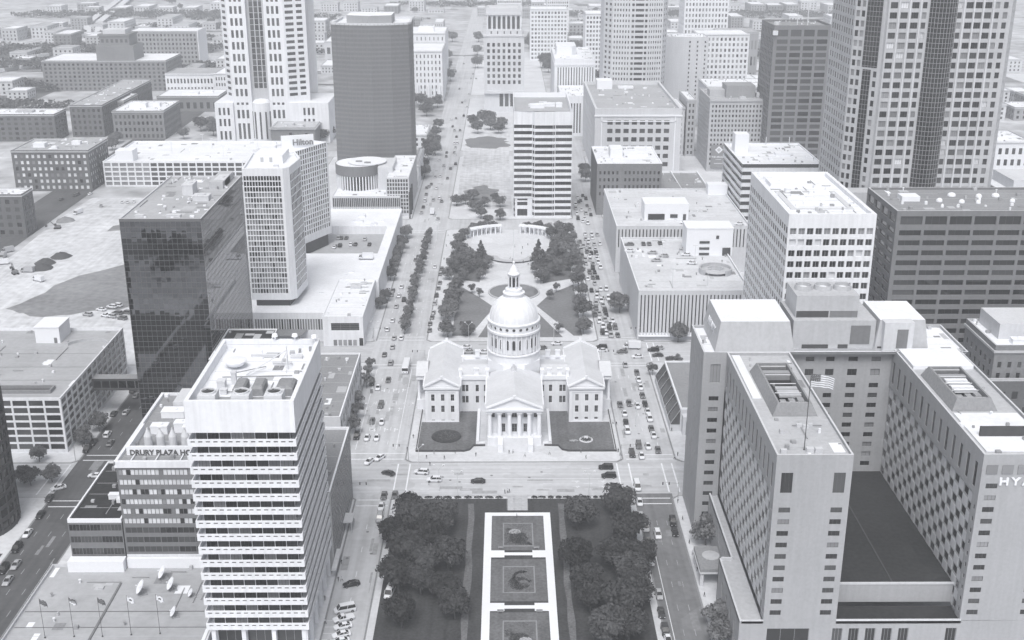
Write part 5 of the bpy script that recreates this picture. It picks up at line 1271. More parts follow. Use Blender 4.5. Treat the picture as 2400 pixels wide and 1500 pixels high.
for x in (-73.5,-65.3,-57.2):          # fan-topped coolers along the front
    b = MB(); b.box(x-2.2,x+2.2,264,268.4,zr,zr+3.2); b.lathe(x,266.2,[(1.9,zr+3.2),(1.9,zr+3.7),(1.6,zr+3.7),(1.6,zr+3.3)],18,cap=False); c_ = b.build('cooling_unit','light_metal',B.root)
    b = MB(); b.lathe(x,266.2,[(1.6,zr+3.3),(.01,zr+3.31)],18,cap=False); b.lathe(x,266.2,[(.35,zr+3.3),(.3,zr+3.6)],8)
    for k in range(4): b.obox(x+.8*math.cos(R(90*k+20)),266.2+.8*math.sin(R(90*k+20)),zr+3.45,zr+3.5,1.5,.45,R(90*k+20))
    b.build('fan','dark_metal',c_)
b = MB(); b.box(-77,-53.5,263.3,268.6,zr,zr+.9); b.build('cooler_plinth','grey_metal',B.root)
for x in (-67.2,-62.6,-55.8):
    b = MB(); w = 1.5 if x < -60 else 2.2; b.box(x-w,x+w,271,277.5,zr,zr+1.9); b.poly([(x-w,271,zr+1.9),(x+w,271,zr+1.9),(x+w*.7,271.6,zr+2.5),(x-w*.7,271.6,zr+2.5)]); b.poly([(x-w*.7,271.6,zr+2.5),(x+w*.7,271.6,zr+2.5),(x+w*.7,277,zr+2.5),(x-w*.7,277,zr+2.5)]); b.poly([(x+w,271,zr+1.9),(x+w,277.5,zr+1.9),(x+w*.7,277,zr+2.5),(x+w*.7,271.6,zr+2.5)]); b.poly([(x-w,277.5,zr+1.9),(x-w,271,zr+1.9),(x-w*.7,271.6,zr+2.5),(x-w*.7,277,zr+2.5)])
    b.build('air_handler','gravel_roof',B.root)
roof_units(B, [(-72.5,276,zr,2,2.2,2.4),(-70,279,zr,1.2,1.2,3.6),(-71.2,272.5,zr,1.6,1.4,1.5),(-60,292,zr,5,1,.8),(-66,298,zr,7,1.2,.7),(-57,297,zr,3,2,.8)])
b = MB(); b.lathe(-72,290,[(.01,zr+.6),(2.2,zr+1.0),(3.0,zr+2.2),(2.9,zr+2.3),(.01,zr+.9)],20); b.tube((-72,290,zr),(-72,290,zr+1),.4); b.build('dish_antenna','white_trim',B.root,True)
b = MB(); b.tube((-58,289,zr),(-58,289,zr+6.5),.18); b.tube((-58,289,zr+5.5),(-68,284,zr+.4),.15); b.tube((-58,286,zr),(-58,289,zr+5),.1); b.tube((-60.5,290,zr),(-58,289,zr+5),.1); b.build('crane_arm','light_metal',B.root)
b = MB()
for (p,q) in (((-70,279,zr+3),(-64,290,zr+.4)),((-72,273,zr+.4),(-55,273.5,zr+.4)),((-69,270,zr+.4),(-69,283,zr+.4)),((-74,283,zr+.3),(-56,284,zr+.3))): b.tube(p,q,.13)
b.build('pipes','grey_metal',B.root)
for x,y in ((-64,304),(-58.5,304),(-53,303)): b = MB(); b.lathe(x,y,[(.25,74.8),(.25,75.6),(.9,75.9),(.7,76.6),(.01,76.8)],12); b.build('vent_cap','white_trim',B.root)
b = MB()
for yy in (263.5,301.5): b.box(-78.1,-52.3,yy,yy+.25,74.3,74.5)
b.build('parapet_rail','light_metal',B.root)
# hotel with ribbon windows and rooftop sign
B = Bld('hotel', 'hotel with curtained ribbon windows and lettered rooftop sign board', -111, -80, 300, 349, 39.7)
W = B.w; cw = even(-110.6, -80.4, 26, .93)
for k in range(9):
    z = 35.2-3.13*k
    if k < 6: B.grid('F', -111, -80, z-.7, z+2.43, cw, [(z, z+1.75)], 'thin', .2, 1, tones='blind', frame='grey_wall')
    else: B.grid('F', -111, -80, z-.7, z+2.43, even(-110.6,-80.4,6,.98), [(z, z+1.9)], 'm3', .2, 1, tones='mid', frame='grey_wall')
B.plain('F', -111, -80, 37.63, 39.7, 0); B.plain('F', -111, -80, 6, 9.46, 0); B.plain('L', 300, 349, 6, 39.7, 1); B.plain('R', 300, 349, 6, 39.7, 1); B.plain('B', -111, -80, 6, 39.7, 1)
W.box(-111.3,-80,299.6,300,37.7,39.7,0); W.box(-111.35,-111,299.6,349,38.6,39.72,0)
B.roof(39.7, .9, .5, 2, 0); B.done(['white_wall','grey_wall','gravel_roof'])
b = MB(); b.box(-109.4,-82,305.6,306.2,38.3,41.5); b.box(-109.4,-108.8,306.2,322,38.3,41.2); sb = b.build('sign_board','white_trim',B.root)
letters(sb, 'DRURY PLAZA HOTEL', (-108.5,305.45,38.9), 2.3, 'sign_dark', 0, .1, align='LEFT', width=21.2)
for k in range(6):
    b = MB(); x = -104.6+k*3.6; b.lathe(x,311,[(1.2,38.8),(1.2,42.4),(.3,44.4),(.3,44.9),(.01,45)],14); b.build('roof_tank','pale_concrete',B.root)
roof_units(B, [(-104,321,38.8,5,3,2.6),(-98,322,38.8,3.4,3,3.2),(-95,318,38.8,2.2,2.2,3.6),(-103,333,38.8,7,4,2.2),(-92,326,38.8,3,4,2.6)], 'white_trim')
b = MB(); b.box(-104,-88,336,347,38.8,42); b.build('penthouse','pale_concrete',B.root)
b = MB()
for x in (-107,-100,-93): b.box(x-.15,x+.15,300.4,305.6,39.0,39.3)
b.build('sign_brace','white_trim',B.root)
# low dark-banded annex
B = Bld('annex_building', 'low dark-banded annex with flat roof left of the hotel sign building', -127, -111.4, 300, 337, 21.1)
for k in range(3):
    z = 17.2-3.9*k; B.grid('F', -127, -111.4, z-1.2, z+2.7, even(-126.8,-111.6,5,.98), [(z, z+2.1)], 'm3', .2, 0, tones='dark', frame='grey_wall'); B.grid('L', 300, 337, z-1.2, z+2.7, even(300.2,336.8,10,.98), [(z, z+2.1)], 'm3', .2, 0, tones='dark', frame='grey_wall')
for s,a,b_ in (('F',-127,-111.4),('L',300,337),('R',300,337),('B',-127,-111.4)): B.plain(s,a,b_,19.9,21.1,1)
B.plain('F',-127,-111.4,0,8.2,2); B.plain('L',300,337,0,8.2,2); B.plain('R',300,337,8.2,19.9,0); B.plain('B',-127,-111.4,0,19.9)
B.roof(21.1,.5,.5,3,1); B.done(['grey_wall','white_trim','dark_wall','dark_roof'])
roof_units(B, [(-114.5,316,20.6,3,3,2),(-113.6,320,20.6,2.2,4,1.8),(-117.5,313.5,20.6,3,1.8,1.6),(-113.4,327,20.6,2.2,2.2,1.4)], 'white_trim')
b = MB(); b.box(-116,-112.4,310.5,311.6,20.6,21.8); b.box(-116,-114.9,311.6,316,20.6,21.8); b.build('duct','white_trim',B.root)
# podium with dishes
B = Bld('podium_building', 'low pale-roofed podium carrying satellite dishes and flagpoles', -133, -78.7, 215, 299.6, 6.5)
for s,a,b_ in (('F',-133,-78.7),('L',215,299.6),('R',215,299.6),('B',-133,-78.7)): B.plain(s,a,b_,.1,6.5)
B.roof(6.5,.7,.4,1,0); W = B.w
W.box(-127.2,-111,296.2,299.4,5.8,9.2,2); W.box(-110.6,-80,298.4,299.5,5.8,8.9,2)
W.box(-132,-79,276,276.2,5.8,6.0,3); W.box(-132,-79,268.6,268.8,5.8,5.95,3)
W.box(-110.4,-109.8,262,290,5.8,6.15,3)
B.done(['pale_concrete','grey_roof','white_trim','grey_wall'])
b = MB()
for i in range(28): b.tube((-132.6,232+i*2.4,6.5),(-132.6,232+i*2.4,7.5),.04,4)
b.tube((-132.6,232,7.5),(-132.6,299,7.5),.05); b.tube((-132.6,232,7.0),(-132.6,299,7.0),.04); b.build('railing','light_metal',B.root)
for k,(x,y,r,lab) in enumerate(((-98.6,292.5,2.3,'white satellite dish nearest the curtained hotel, farthest back'),(-102.5,284.6,2.4,'leftmost white satellite dish on the podium roof'),(-94.6,286.6,2.2,'large white satellite dish in the middle of the podium roof'),(-88.3,283.2,1.4,'smallest white satellite dish close to the balcony tower'),(-90.5,273.6,1.7,'pale tilted satellite dish nearest the flagpoles'),(-80.8,281.5,2.0,'white satellite dish half hidden behind the balcony tower corner'))):
    t = thing('satellite_dish', lab, 'satellite dish', (x,y,5.8), R(-68), 'satellite dishes on the podium roof'); OFF[t] = Vector((0,0,0)); r *= .86
    b = MB(); prof = [(.01,0)]+[(r*u, .22*r*u*u) for u in (.25,.5,.75,1)]; b.lathe(0,0,prof,24,cap=False); prof2 = [(r*1.0,.22*r),(r*.97,.22*r-.06),(r*.5,.0),(.01,-.06)]; b.lathe(0,0,prof2,24,cap=False)
    b.tube((0,0,0),(0,0,r*.75),.05); b.lathe(0,0,[(.14,r*.7),(.14,r*.85),(.01,r*.86)],8)
    for a in (30,150,270): b.tube((r*.9*math.cos(R(a)),r*.9*math.sin(R(a)),.2*r),(0,0,r*.75),.03,4)
    for i,v in enumerate(b.v):
        x_,y_,z_ = v; c,s_ = math.cos(R(56)),math.sin(R(56)); b.v[i] = (x_, y_*c-z_*s_, y_*s_+z_*c+r*1.15)
    b.build('reflector','white_trim',t,True)
    b = MB(); b.tube((0,.3,0),(0,.1,r*1.1),.16); b.box(-.9,.9,-.6,1.4,0,.25); b.tube((-.8,1.2,.2),(0,.2,r),.06); b.tube((.8,1.2,.2),(0,.2,r),.06); b.build('mount','grey_metal',t)
# flags
def flag_thing(x, y, z, h, label, kind, rz=0, L=2.6, H_=1.5, group=None):
    t = thing('flag', label, 'flag', (x,y,z), rz, group); OFF[t] = Vector((0,0,0))
    b = MB(); b.tube((0,0,0),(0,0,h),.07*max(1,h/12),6,0,.05*max(1,h/12)); b.lathe(0,0,[(.01,h),(.1,h+.08),(.01,h+.2)],8); b.lathe(0,0,[(.25,0),(.2,.3)],8); b.build('flagpole','dark_metal',t)
    b = MB(); nx, nz = 14, 13
    def P(i,j):
        u,v = i/nx,j/nz; w = .16*math.sin(u*9+v*2.2)*u**.5+.1*math.sin(u*17)
        return (L*u*.92, w*1.5, h-.15-H_*(1-v)-.55*u*u*H_*.6)
    for i in range(nx):
        for j in range(nz):
            if kind == 'stars': m = 1 if (i < 6 and j >= 6) else (0 if j % 2 else 2)
            elif kind == 'state': m = 0 if j < 4 else (2 if j < 9 else 1)
            elif kind == 'white': m = 0 if not (4 < i < 9 and 4 < j < 9) else 1
            else: m = 1 if (i+j) % 5 else 2
            b.poly([P(i,j),P(i+1,j),P(i+1,j+1),P(i,j+1)], m)
    c = b.build('cloth',['flag_white','flag_dark','flag_mid'],t,True)
    if kind == 'stars':
        b = MB()
        for i in range(6):
            for j in range(4):
                p = P(i+.5, 6.9+j*1.6); b.box(p[0]-.05,p[0]+.05,p[1]-.05,p[1]+.05,p[2]-.05,p[2]+.05)
        b.build('stars','flag_white',c)
    return t
for (x,y,lab,kind) in ((-122.1,264.1,'leftmost flagpole on the podium, its flag hanging dark','dark'),(-114.6,264.6,'second flagpole on the podium with a striped flag','state'),(-107.1,264.6,'middle flagpole on the podium with a dark limp flag','dark'),(-99.7,265.3,'fourth flagpole on the podium with a white emblem flag','white'),(-92.2,265.8,'flagpole nearest the balcony tower with a white flag','white')):
    flag_thing(x,y,5.8,12,lab,kind,R(-20),2.7,1.5,'flags on the podium roof')
# dark round tower at the frame edge
B = Bld('round_tower', 'dark banded round tower cut off by the lower left frame edge', -190, -157.5, 318, 351, 45)
b = MB(); cx_,cy_ = -173.8,334.5
for k in range(11):
    z = .1+k*4.1; b.lathe(cx_,cy_,[(16,z),(16,z+1.3)],56,0,cap=False); b.lathe(cx_,cy_,[(15.7,z+1.3),(15.7,z+4.1)],56,1,cap=False); b.lathe(cx_,cy_,[(16,z+1.3),(15.7,z+1.3)],56,0,cap=False)
b.lathe(cx_,cy_,[(16,45.2),(16,46.2),(15.2,46.2),(15.2,45.4),(.01,45.4)],56,2,cap=False); b.build('wall',['dark_wall','glass_dark','dark_roof'],B.root)
for i in range(28): a = R(360*i/28); b = MB(); b.obox(cx_+15.95*math.cos(a),cy_+15.95*math.sin(a),.1,45.2,.35,.5,a); b.build('pier','dark_wall',B.root)
# white-grid garage
B = Bld('parking_garage', 'big garage with pale window grid and stained ramped roof', -232, -159.5, 386, 459, 21.7)
W = B.w; rows = [(1.4+2.85*k, 1.4+2.85*k+2.15) for k in range(7)]
B.grid('F', -232, -159.5, .1, 21.7, [(-165.4-5.75*k, -160.3-5.75*k) for k in range(12)], rows, 'plain', .35, 0, tones='mid', frame='grey_wall')
B.grid('R', 386, 459, .1, 21.7, even(386.4,458.6,13,.84), rows, 'plain', .35, 0, tones='pale', frame='pale_concrete', prio=1)
B.plain('L',386,459,.1,21.7); B.plain('B',-232,-159.5,.1,21.7); B.roof(21.7,1.1,.5,1,0)
B.done(['white_wall','grey_roof'])
b = MB(); b.box(-186,-166,392.5,393.2,20.6,21.9); b.box(-186,-166,397,397.6,20.6,21.9); b.box(-186.6,-186,392.5,397.6,20.6,21.9); b.box(-166,-165.4,392.5,397.6,20.6,21.9); b.build('ramp_wall','gravel_roof',B.root)
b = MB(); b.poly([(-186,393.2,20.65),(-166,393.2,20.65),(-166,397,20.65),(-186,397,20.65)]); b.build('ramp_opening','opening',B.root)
b = MB(); b.box(-190,-180.2,444,456,20.6,27.0); b.box(-190.2,-180,443.8,456.2,27.0,27.5); sh = b.build('stair_house','white_trim',B.root)
b = MB(); b.box(-182.6,-181.4,443.9,443.99,20.6,22.9); b.build('door','grey_wall',sh)
b = MB()
for y in (405,418,432): b.box(-230,-161,y,y+.2,20.6,20.72)
b.build('roof_seam','gravel_roof',B.root)
b = MB(); n = 14; P = [(-168+9*math.cos(R(20+140*i/n)),438+9*math.sin(R(20+140*i/n))) for i in range(n+1)]; Q = [(-168+8.4*math.cos(R(160-140*i/n)),438+8.4*math.sin(R(160-140*i/n))) for i in range(n+1)]; b.prism(P+Q,20.6,21.8); b.build('curved_ramp_wall','concrete',B.root)
B = Bld('skybridge', 'dark enclosed bridge between white-grid garage and glass tower', -159.3, -136.2, 417, 421.5, 16.2, 11.4, 'bridge')
for s,a,b_ in (('F',-159.3,-136.2),('B',-159.3,-136.2)): B.plain(s,a,b_,11.4,16.2)
B.grid('F',-159.3,-136.2,11.4,16.2,even(-159,-136.4,7,.96),[(12.2,15.4)],'plain',.1,0,tones='dark',pl=416.9)
B.w.poly([(-159.3,416.9,16.2),(-136.2,416.9,16.2),(-136.2,421.5,16.2),(-159.3,421.5,16.2)],1); B.w.poly([(-159.3,416.9,11.4),(-159.3,421.5,11.4),(-136.2,421.5,11.4),(-136.2,416.9,11.4)]); B.done(['dark_wall','gravel_roof'])
# mirror glass tower
B = Bld('glass_tower', 'tall mirror glass office tower with gridded panels and pale roof', -135.9, -107.2, 400, 468, 84)
x0,x1,y0,y1 = B.x0,B.x1,B.y0,B.y1; nr = 40; rz = [(1.0+2.05*k+.06, 1.0+2.05*(k+1)-.06) for k in range(nr)]
B.tinybare = True
B.grid('F',x0,x1,.1,84,even(x0+.1,x1-.1,16,.955),list(rz),'bare',.06,0,tones='mirror',name='glass_panel',skip=None,tiny=False)
# the rows nearest the roof are the largest in view: order panels from the top down
B.panes.sort(key=lambda p: -p[2][2])
B.grid('R',y0,y1,.1,84,even(y0+.1,y1-.1,34,.945),list(rz),'bare',.06,0,tones='mirror',name='glass_panel',prio=5,tiny=True)
B.grid('L',y0,y1,.1,84,even(y0+.1,y1-.1,34,.945),list(rz),'bare',.06,0,tones='mirror',name='glass_panel',prio=5,tiny=True); B.plain('B',x0,x1,.1,84)
B.roof(84,.6,.4,1,2); B.done(['panel_frame','grey_roof','pale_concrete'])
roof_units(B,[(-121,440,83.4,4,7,4.2),(-114,430,83.4,6,5,2),(-112,455,83.4,4,9,3),(-130,405,83.4,3,2,.8),(-118,405,83.4,5,2,.8)],'pale_concrete')
b = MB(); b.box(-115.5,-110,447,466,83.4,86.2); b.build('plant_screen','concrete',B.root)
b = MB(); rnd = random.Random(8)
for _ in range(30): x,y = rnd.uniform(-134,-109),rnd.uniform(402,464); b.box(x,x+rnd.uniform(.5,1.6),y,y+rnd.uniform(.4,1.4),83.4,83.4+rnd.uniform(.2,.6))
b.build('roof_vents','white_trim',B.root)
B = Bld('glass_annex', 'dark glass low block at the foot of the mirror tower', -107, -88, 392, 424, 34)
B.grid('F',-107,-88,.1,34,even(-106.8,-88.2,10,.95),[(1+2.05*k+.06,3.05+2.05*k-.06) for k in range(16)],'bare',.06,0,tones='brown',name='glass_panel'); B.grid('R',392,424,.1,34,even(392.2,423.8,16,.95),[(1+2.05*k+.06,3.05+2.05*k-.06) for k in range(16)],'bare',.06,0,tones='brown',name='glass_panel',tiny=True)
B.plain('L',392,424,.1,34); B.plain('B',-107,-88,.1,34); B.roof(34,.5,.4,1,2); B.done(['dark_metal','dark_roof','white_trim'])
# flat brown-roofed pair by the avenue
B = Bld('shop_building', 'low flat-roofed building beside the avenue behind the balcony tower', -77.5, -59.6, 384, 447, 15)
B.grid('R',384,447,.1,15,even(384.5,446.5,10,.7),[(1.5,5),(8,12.5)],'m2',.4,0,tones='mid',frame='concrete'); B.plain('F',-77.5,-59.6,.1,15); B.plain('L',384,447,.1,15); B.plain('B',-77.5,-59.6,.1,15)
B.roof(15,.6,.5,1,2); B.done(['pale_concrete','gravel_roof','white_trim'])
roof_units(B,[(-66,430,14.4,1,1,.6),(-70,402,14.4,.8,.8,.5)])
B = Bld('grid_block', 'dark-roofed block with coarse dark window mesh facing the avenue', -60.5, -51.6, 306, 351, 26.5)
cs = even(306.3,350.7,18,.74); rr = [(1.0+2.0*k,1.0+2.0*k+1.6) for k in range(12)]
B.grid('R',306,351,.1,26.5,cs,rr,'plain',.06,3,tones='dark',frame='grey_wall'); B.plain('F',-60.5,-51.6,.1,26.5); B.plain('L',306,351,.1,26.5); B.plain('B',-60.5,-51.6,.1,26.5)
B.roof(26.5,.8,.6,1,2); B.done(['concrete','gravel_roof','white_trim','grey_concrete'])
roof_units(B,[(-57,330,25.7,1.8,.8,.6),(-56,318,25.7,1,1,.8)])
b = MB(); b.box(-51.6,-48.8,327,333,4.2,4.6); b.tube((-49.1,327.4,.13),(-49.1,327.4,4.2),.1); b.tube((-49.1,332.6,.13),(-49.1,332.6,4.2),.1); b.build('canopy','pale_concrete',B.root)
b = MB(); b.box(-51.6,-50.2,300,312,3.6,4.0); b.build('awning','pale_concrete',B.root)
# ================================================================ twin hotel towers and podium
def polybld(name, label, pts, h, base=0, cat='building'):
    xs = [p[0] for p in pts]; ys = [p[1] for p in pts]
    B = Bld(name, label, min(xs), max(xs), min(ys), max(ys), h, base, cat); B.pts = pts; return B
def edge(B, i):
    (xa,ya),(xb,yb) = B.pts[i], B.pts[(i+1) % len(B.pts)]; l = math.hypot(xb-xa,yb-ya); return (xa,ya,(xb-xa)/l,(yb-ya)/l), l
def polyroof(B, z, ph, pt, m, mw):
    cx = sum(p[0] for p in B.pts)/len(B.pts); cy = sum(p[1] for p in B.pts)/len(B.pts); inn = []
    for x,y in B.pts:
        d = math.hypot(cx-x,cy-y); inn.append((x+(cx-x)/d*pt*1.4, y+(cy-y)/d*pt*1.4))
    B.w.poly([(*p,z-ph) for p in inn], m); k = len(inn)
    for i in range(k):
        j = (i+1) % k; B.w.poly([(*B.pts[i],z),(*B.pts[j],z),(*inn[j],z),(*inn[i],z)], mw); B.w.poly([(*inn[i],z),(*inn[j],z),(*inn[j],z-ph),(*inn[i],z-ph)], mw)
B = polybld('hotel_tower', 'near white hotel tower with fine window grid standing on the podium', [(-116.6,510),(-98.6,510),(-96.2,512.6),(-94.4,532),(-99,546),(-119,546)], 77.6, 13)
def pk(i, j):
    if j >= 19: return 'glass_dark'
    return 'glass_dark' if random.random() < .06 else random.choice(('glass_pale','glass_pale','glass_pale','glass_mid'))
e, l = edge(B, 0); B.grid(e, 0, l, 16.4, 77.6, even(.3, l-1.1, 13, .80), [(19.6+2.5*k, 19.6+2.5*k+2.08) for k in range(22)], 'bare', .35, 0, pick=pk)
e, l = edge(B, 1); B.plain(e, 0, l, 16.4, 77.6)
e, l = edge(B, 2); B.grid(e, 0, l, 16.4, 77.6, even(.8, l-.8, 8, .8), [(20+3.4*k, 20+3.4*k+2.9) for k in range(16)], 'bare', .06, 0, tones='pale', tiny=True)
for i in (3,4,5): e, l = edge(B, i); B.plain(e, 0, l, 16.4, 77.6)
B.w.poly([(*p,16.4) for p in reversed(B.pts)]); polyroof(B, 77.6, 1.0, .8, 1, 0)
B.w.prism([(-115,512),(-99.6,512),(-97.6,530),(-115,542)], 13, 16.4, 2); B.done(['white_wall','white_roof','dark_wall'])
b = MB(); b.box(-114,-101,524,541,76.6,80.4); ph = b.build('penthouse','white_trim',B.root)
for x in (-111,-107): b = MB(); b.box(x,x+1.4,523.9,523.98,77.4,79.6); b.build('louvre','concrete',ph)
roof_units(B, [(-103,518,76.6,2,2,1)])
B = polybld('hotel_tower', 'rear angled white hotel tower seen right behind the near one', [(-112,595),(-96.2,626.4),(-110,633.5),(-132,606)], 66.5, 10)
e, l = edge(B, 0); B.grid(e, 0, l, 16, 66.5, even(.6, l-.8, 17, .7), [(20+2.75*k, 20+2.75*k+2.2) for k in range(17)], 'bare', .35, 0, pick=lambda i, j: 'glass_dark' if random.random() < .08 or j > 15 else random.choice(('glass_mid','glass_mid','glass_pale')))
for i in (1,2,3): e, l = edge(B, i); B.plain(e, 0, l, 16, 66.5)
B.w.poly([(*p,16) for p in reversed(B.pts)]); polyroof(B, 66.5, 1.0, .8, 1, 0); B.w.prism([(-110,598),(-98,624),(-108,630),(-126,606)], 10, 16, 2)
B.done(['white_wall','white_roof','dark_wall'])
b = MB(); b.obox(-110,614.5,65.5,72.4,17,1.2,R(18)); sb = b.build('sign_board','white_trim',B.root); letters(sb,'Hilton',(-107.3+.26,614.6-.85,67.5),4.3,'grey_wall',R(18),.12)
b = MB(); b.box(-127,-120,604.5,610,65.5,68.5); b.build('penthouse','white_trim',B.root)
B = Bld('podium', 'white podium of the twin hotel towers with sunken parking deck', -114.5, -62.6, 500, 688, 13)
W = B.w; B.grid('F',-114.5,-82.2,.1,13,even(-114,-83,26,.75),[(5.4,10.6)],'bare',.25,0,tones='pale'); B.plain('R',548,688,.1,13); B.plain('L',500,688,.1,13); B.plain('B',-114.5,-62.6,.1,13); B.plain('F',-82.2,-62.6,.1,13,pl=547.9)
W.poly([(-114.5,500,13),(-82.2,500,13),(-82.2,547.9,13),(-114.5,547.9,13)],1)
W.poly([(-114.5,547.9,13),(-62.6,547.9,13),(-62.6,596,13),(-114.5,596,13)],1); W.poly([(-114.5,646,13),(-62.6,646,13),(-62.6,688,13),(-114.5,688,13)],1); W.poly([(-68,596,13),(-62.6,596,13),(-62.6,646,13),(-68,646,13)],1); W.poly([(-114.5,596,13),(-108,596,13),(-108,646,13),(-114.5,646,13)],1)
for q in ([(-108,596),(-68,596)],[(-68,596),(-68,646)],[(-68,646),(-108,646)],[(-108,646),(-108,596)]): W.poly([(*q[0],13),(*q[1],13),(*q[1],9.6),(*q[0],9.6)],0)
W.poly([(-108,596,9.6),(-68,596,9.6),(-68,646,9.6),(-108,646,9.6)],2)
W.box(-63.1,-62.6,548,688,13,13.9,0); W.box(-114.5,-62.6,687.5,688,13,13.9,0); W.box(-114.5,-82.2,500,500.4,13,13.6,0); W.box(-108,-68,646,646.4,13,14.2,0)
B.done(['white_wall','white_roof','grey_roof'])
b = MB(); b.poly([(-116,493,5.2),(-92,493,5.2),(-90,499.6,5.9),(-114,499.6,5.9)]); b.poly([(-116,493,4.9),(-114,499.6,5.6),(-90,499.6,5.6),(-92,493,4.9)]); b.poly([(-116,493,4.9),(-92,493,4.9),(-92,493,5.2),(-116,493,5.2)])
for x in (-115,-104,-93): b.tube((x,493.6,.1),(x,493.6,5),.18)
b.build('entrance_canopy','gravel_roof',B.root)
roof_units(B,[(-86,660,13,6,3,1.4),(-80,652,13,8,1.2,.8),(-76,655,13,3,3,1.2),(-72,662,13,2,2,1),(-85,672,13,4,4,1.6),(-100,520,13,1.5,1.5,.8),(-88,530,13,2,1,.6),(-78,563,13,3,1.2,1.0),(-80,558,13,1.5,1.5,.6)],'white_trim')
B = Bld('corner_block', 'white corner block with one long dark window facing the crossing', -82.1, -64, 493, 547.6, 14.3)
B.grid('F',-82.1,-64,.1,14.3,[(-78.4,-65.8)],[(7.6,11.2)],'tall3',.5,0,tones='dark'); b=MB()
B.grid('R',493,547.6,.1,14.3,even(494,546,12,.5),[(1.2,4.2)],'m2',.3,0,tones='mid'); B.plain('L',493,547.6,.1,14.3); B.plain('B',-82.1,-64,.1,14.3); B.roof(14.3,.5,.4,1,0); B.done(['white_wall','white_roof'])
for k in range(5): b = MB(); b.box(-77.6+k*2.2,-76.0+k*2.2,492.9,492.98,.5,3.2); b.build('shop_window','glass_pale',B.root)
b = MB(); b.box(-66,-64.3,492.88,492.98,.4,4.0); b.build('door','glass_dark',B.root)
roof_units(B,[(-72,535,13.8,5,3,1.2),(-69,541,13.8,3,3,.8)],'pale_concrete')
# ================================================================ dark bow-fronted tower and drum pavilion
pts = [(-115.8,797),(-103,791),(-89,789),(-76,791),(-64.6,796),(-62.8,800),(-64.5,838),(-114,840)]
B = polybld('bow_front_tower', 'tall dark bow-fronted tower of fine horizontal bands', pts, 112)
W = B.w; k = len(pts)
for f in range(38):
    z = .1+f*2.92
    for i in range(k):
        (xa,ya),(xb,yb) = pts[i], pts[(i+1)%k]
        W.poly([(xa,ya,z),(xb,yb,z),(xb,yb,z+1.15),(xa,ya,z+1.15)],1); c = .995
        cx,cy = -90,815; A = (cx+(xa-cx)*c,cy+(ya-cy)*c); D = (cx+(xb-cx)*c,cy+(yb-cy)*c)
        W.poly([(*A,z+1.15),(*D,z+1.15),(*D,z+2.92),(*A,z+2.92)],2); W.poly([(xa,ya,z+1.15),(xb,yb,z+1.15),(*D,z+1.15),(*A,z+1.15)],1)
for i in range(k): e, l = edge(B, i); B.plain(e, 0, l, 111.06, 112.4, 0)
polyroof(B,112.4,1.6,1.2,3,0)
W.prism([(-106,803),(-91,797),(-76,802),(-76,826),(-106,826)],110.8,116.5,4,3)
B.done(['pale_concrete','tower_band','tower_glass','white_roof','grey_concrete'])
for i in range(6):
    (xa,ya),(xb,yb) = pts[i], pts[i+1]; n = 5 if i in (1,2) else 4
    for q in range(n):
        t_ = q/n; b = MB(); b.obox(xa+(xb-xa)*t_, ya+(yb-ya)*t_, .1, 112, .2, .2, math.atan2(yb-ya,xb-xa)); b.build('mullion','tower_band',B.root)
B = Bld('drum_pavilion', 'low finned pavilion with round drum and pale lids before the dark tower', -109.2, -66.4, 719, 772, 13.8)
W = B.w; B.grid('F',-109.2,-66.4,.1,13.8,even(-109,-66.6,36,.72),[(1,6.4),(6.9,12.6)],'bare',.4,0,tones='mid'); B.plain('L',719,772,.1,13.8); B.plain('R',719,772,.1,13.8); B.plain('B',-109.2,-66.4,.1,13.8); B.roof(13.8,.5,.5,1,0)
B.done(['pale_concrete','white_roof'])
b = MB(); b.lathe(-95.5,749,[(13.8,13.3),(13.8,22.5)],40,1,cap=False); b.lathe(-95.5,749,[(14.8,22.5),(14.8,29),(14.4,29)],40,2,cap=False); b.lathe(-95.5,749,[(14.4,29),(13.8,28.4),(.01,28.4)],40,0,cap=False); b.build('drum',['white_roof','glass_dark','grey_wall'],B.root)
for i in range(22): a = R(182+i*8); b = MB(); b.obox(-95.5+14.2*math.cos(a),749+14.2*math.sin(a),13.3,22.5,.9,.6,a); b.build('fin','white_trim',B.root)
b = MB(); b.box(-82,-72.5,738,768,13.3,28); b.build('service_block','pale_concrete',B.root)
b = MB(); n=24; b.lathe(-90,752,[(12.5,28.8),(12.5,29.5),(.01,29.5)],n,0,cap=False); b.build('round_lid','white_roof',B.root)
for x,y in ((-95,748),(-89,744)): b = MB(); b.box(x-2,x+2,y-1,y+1,29.5,30.3); b.build('roof_light','gravel_roof',B.root)
B = Bld('finned_wing', 'pale-roofed gridded wing with three dark pylons facing the avenue', -75.5, -61, 722, 790, 25)
B.grid('F',-75.5,-61,.1,25,even(-75,-61.5,8,.7),[(2+2.5*k,3.9+2.5*k) for k in range(9)],'bare',.3,0,tones='mid'); B.grid('R',722,790,.1,25,even(723,789,22,.7),[(2+2.5*k,3.9+2.5*k) for k in range(9)],'bare',.3,0,tones='mid',tiny=True); B.plain('L',722,790,.1,25); B.plain('B',-75.5,-61,.1,25); B.roof(25,.5,.5,1,0); B.done(['pale_concrete','white_roof'])
for y in (716,727,738): b = MB(); b.box(-60.9,-60.1,y,y+1.6,.1,17); b.build('pylon','dark_wall',B.root)
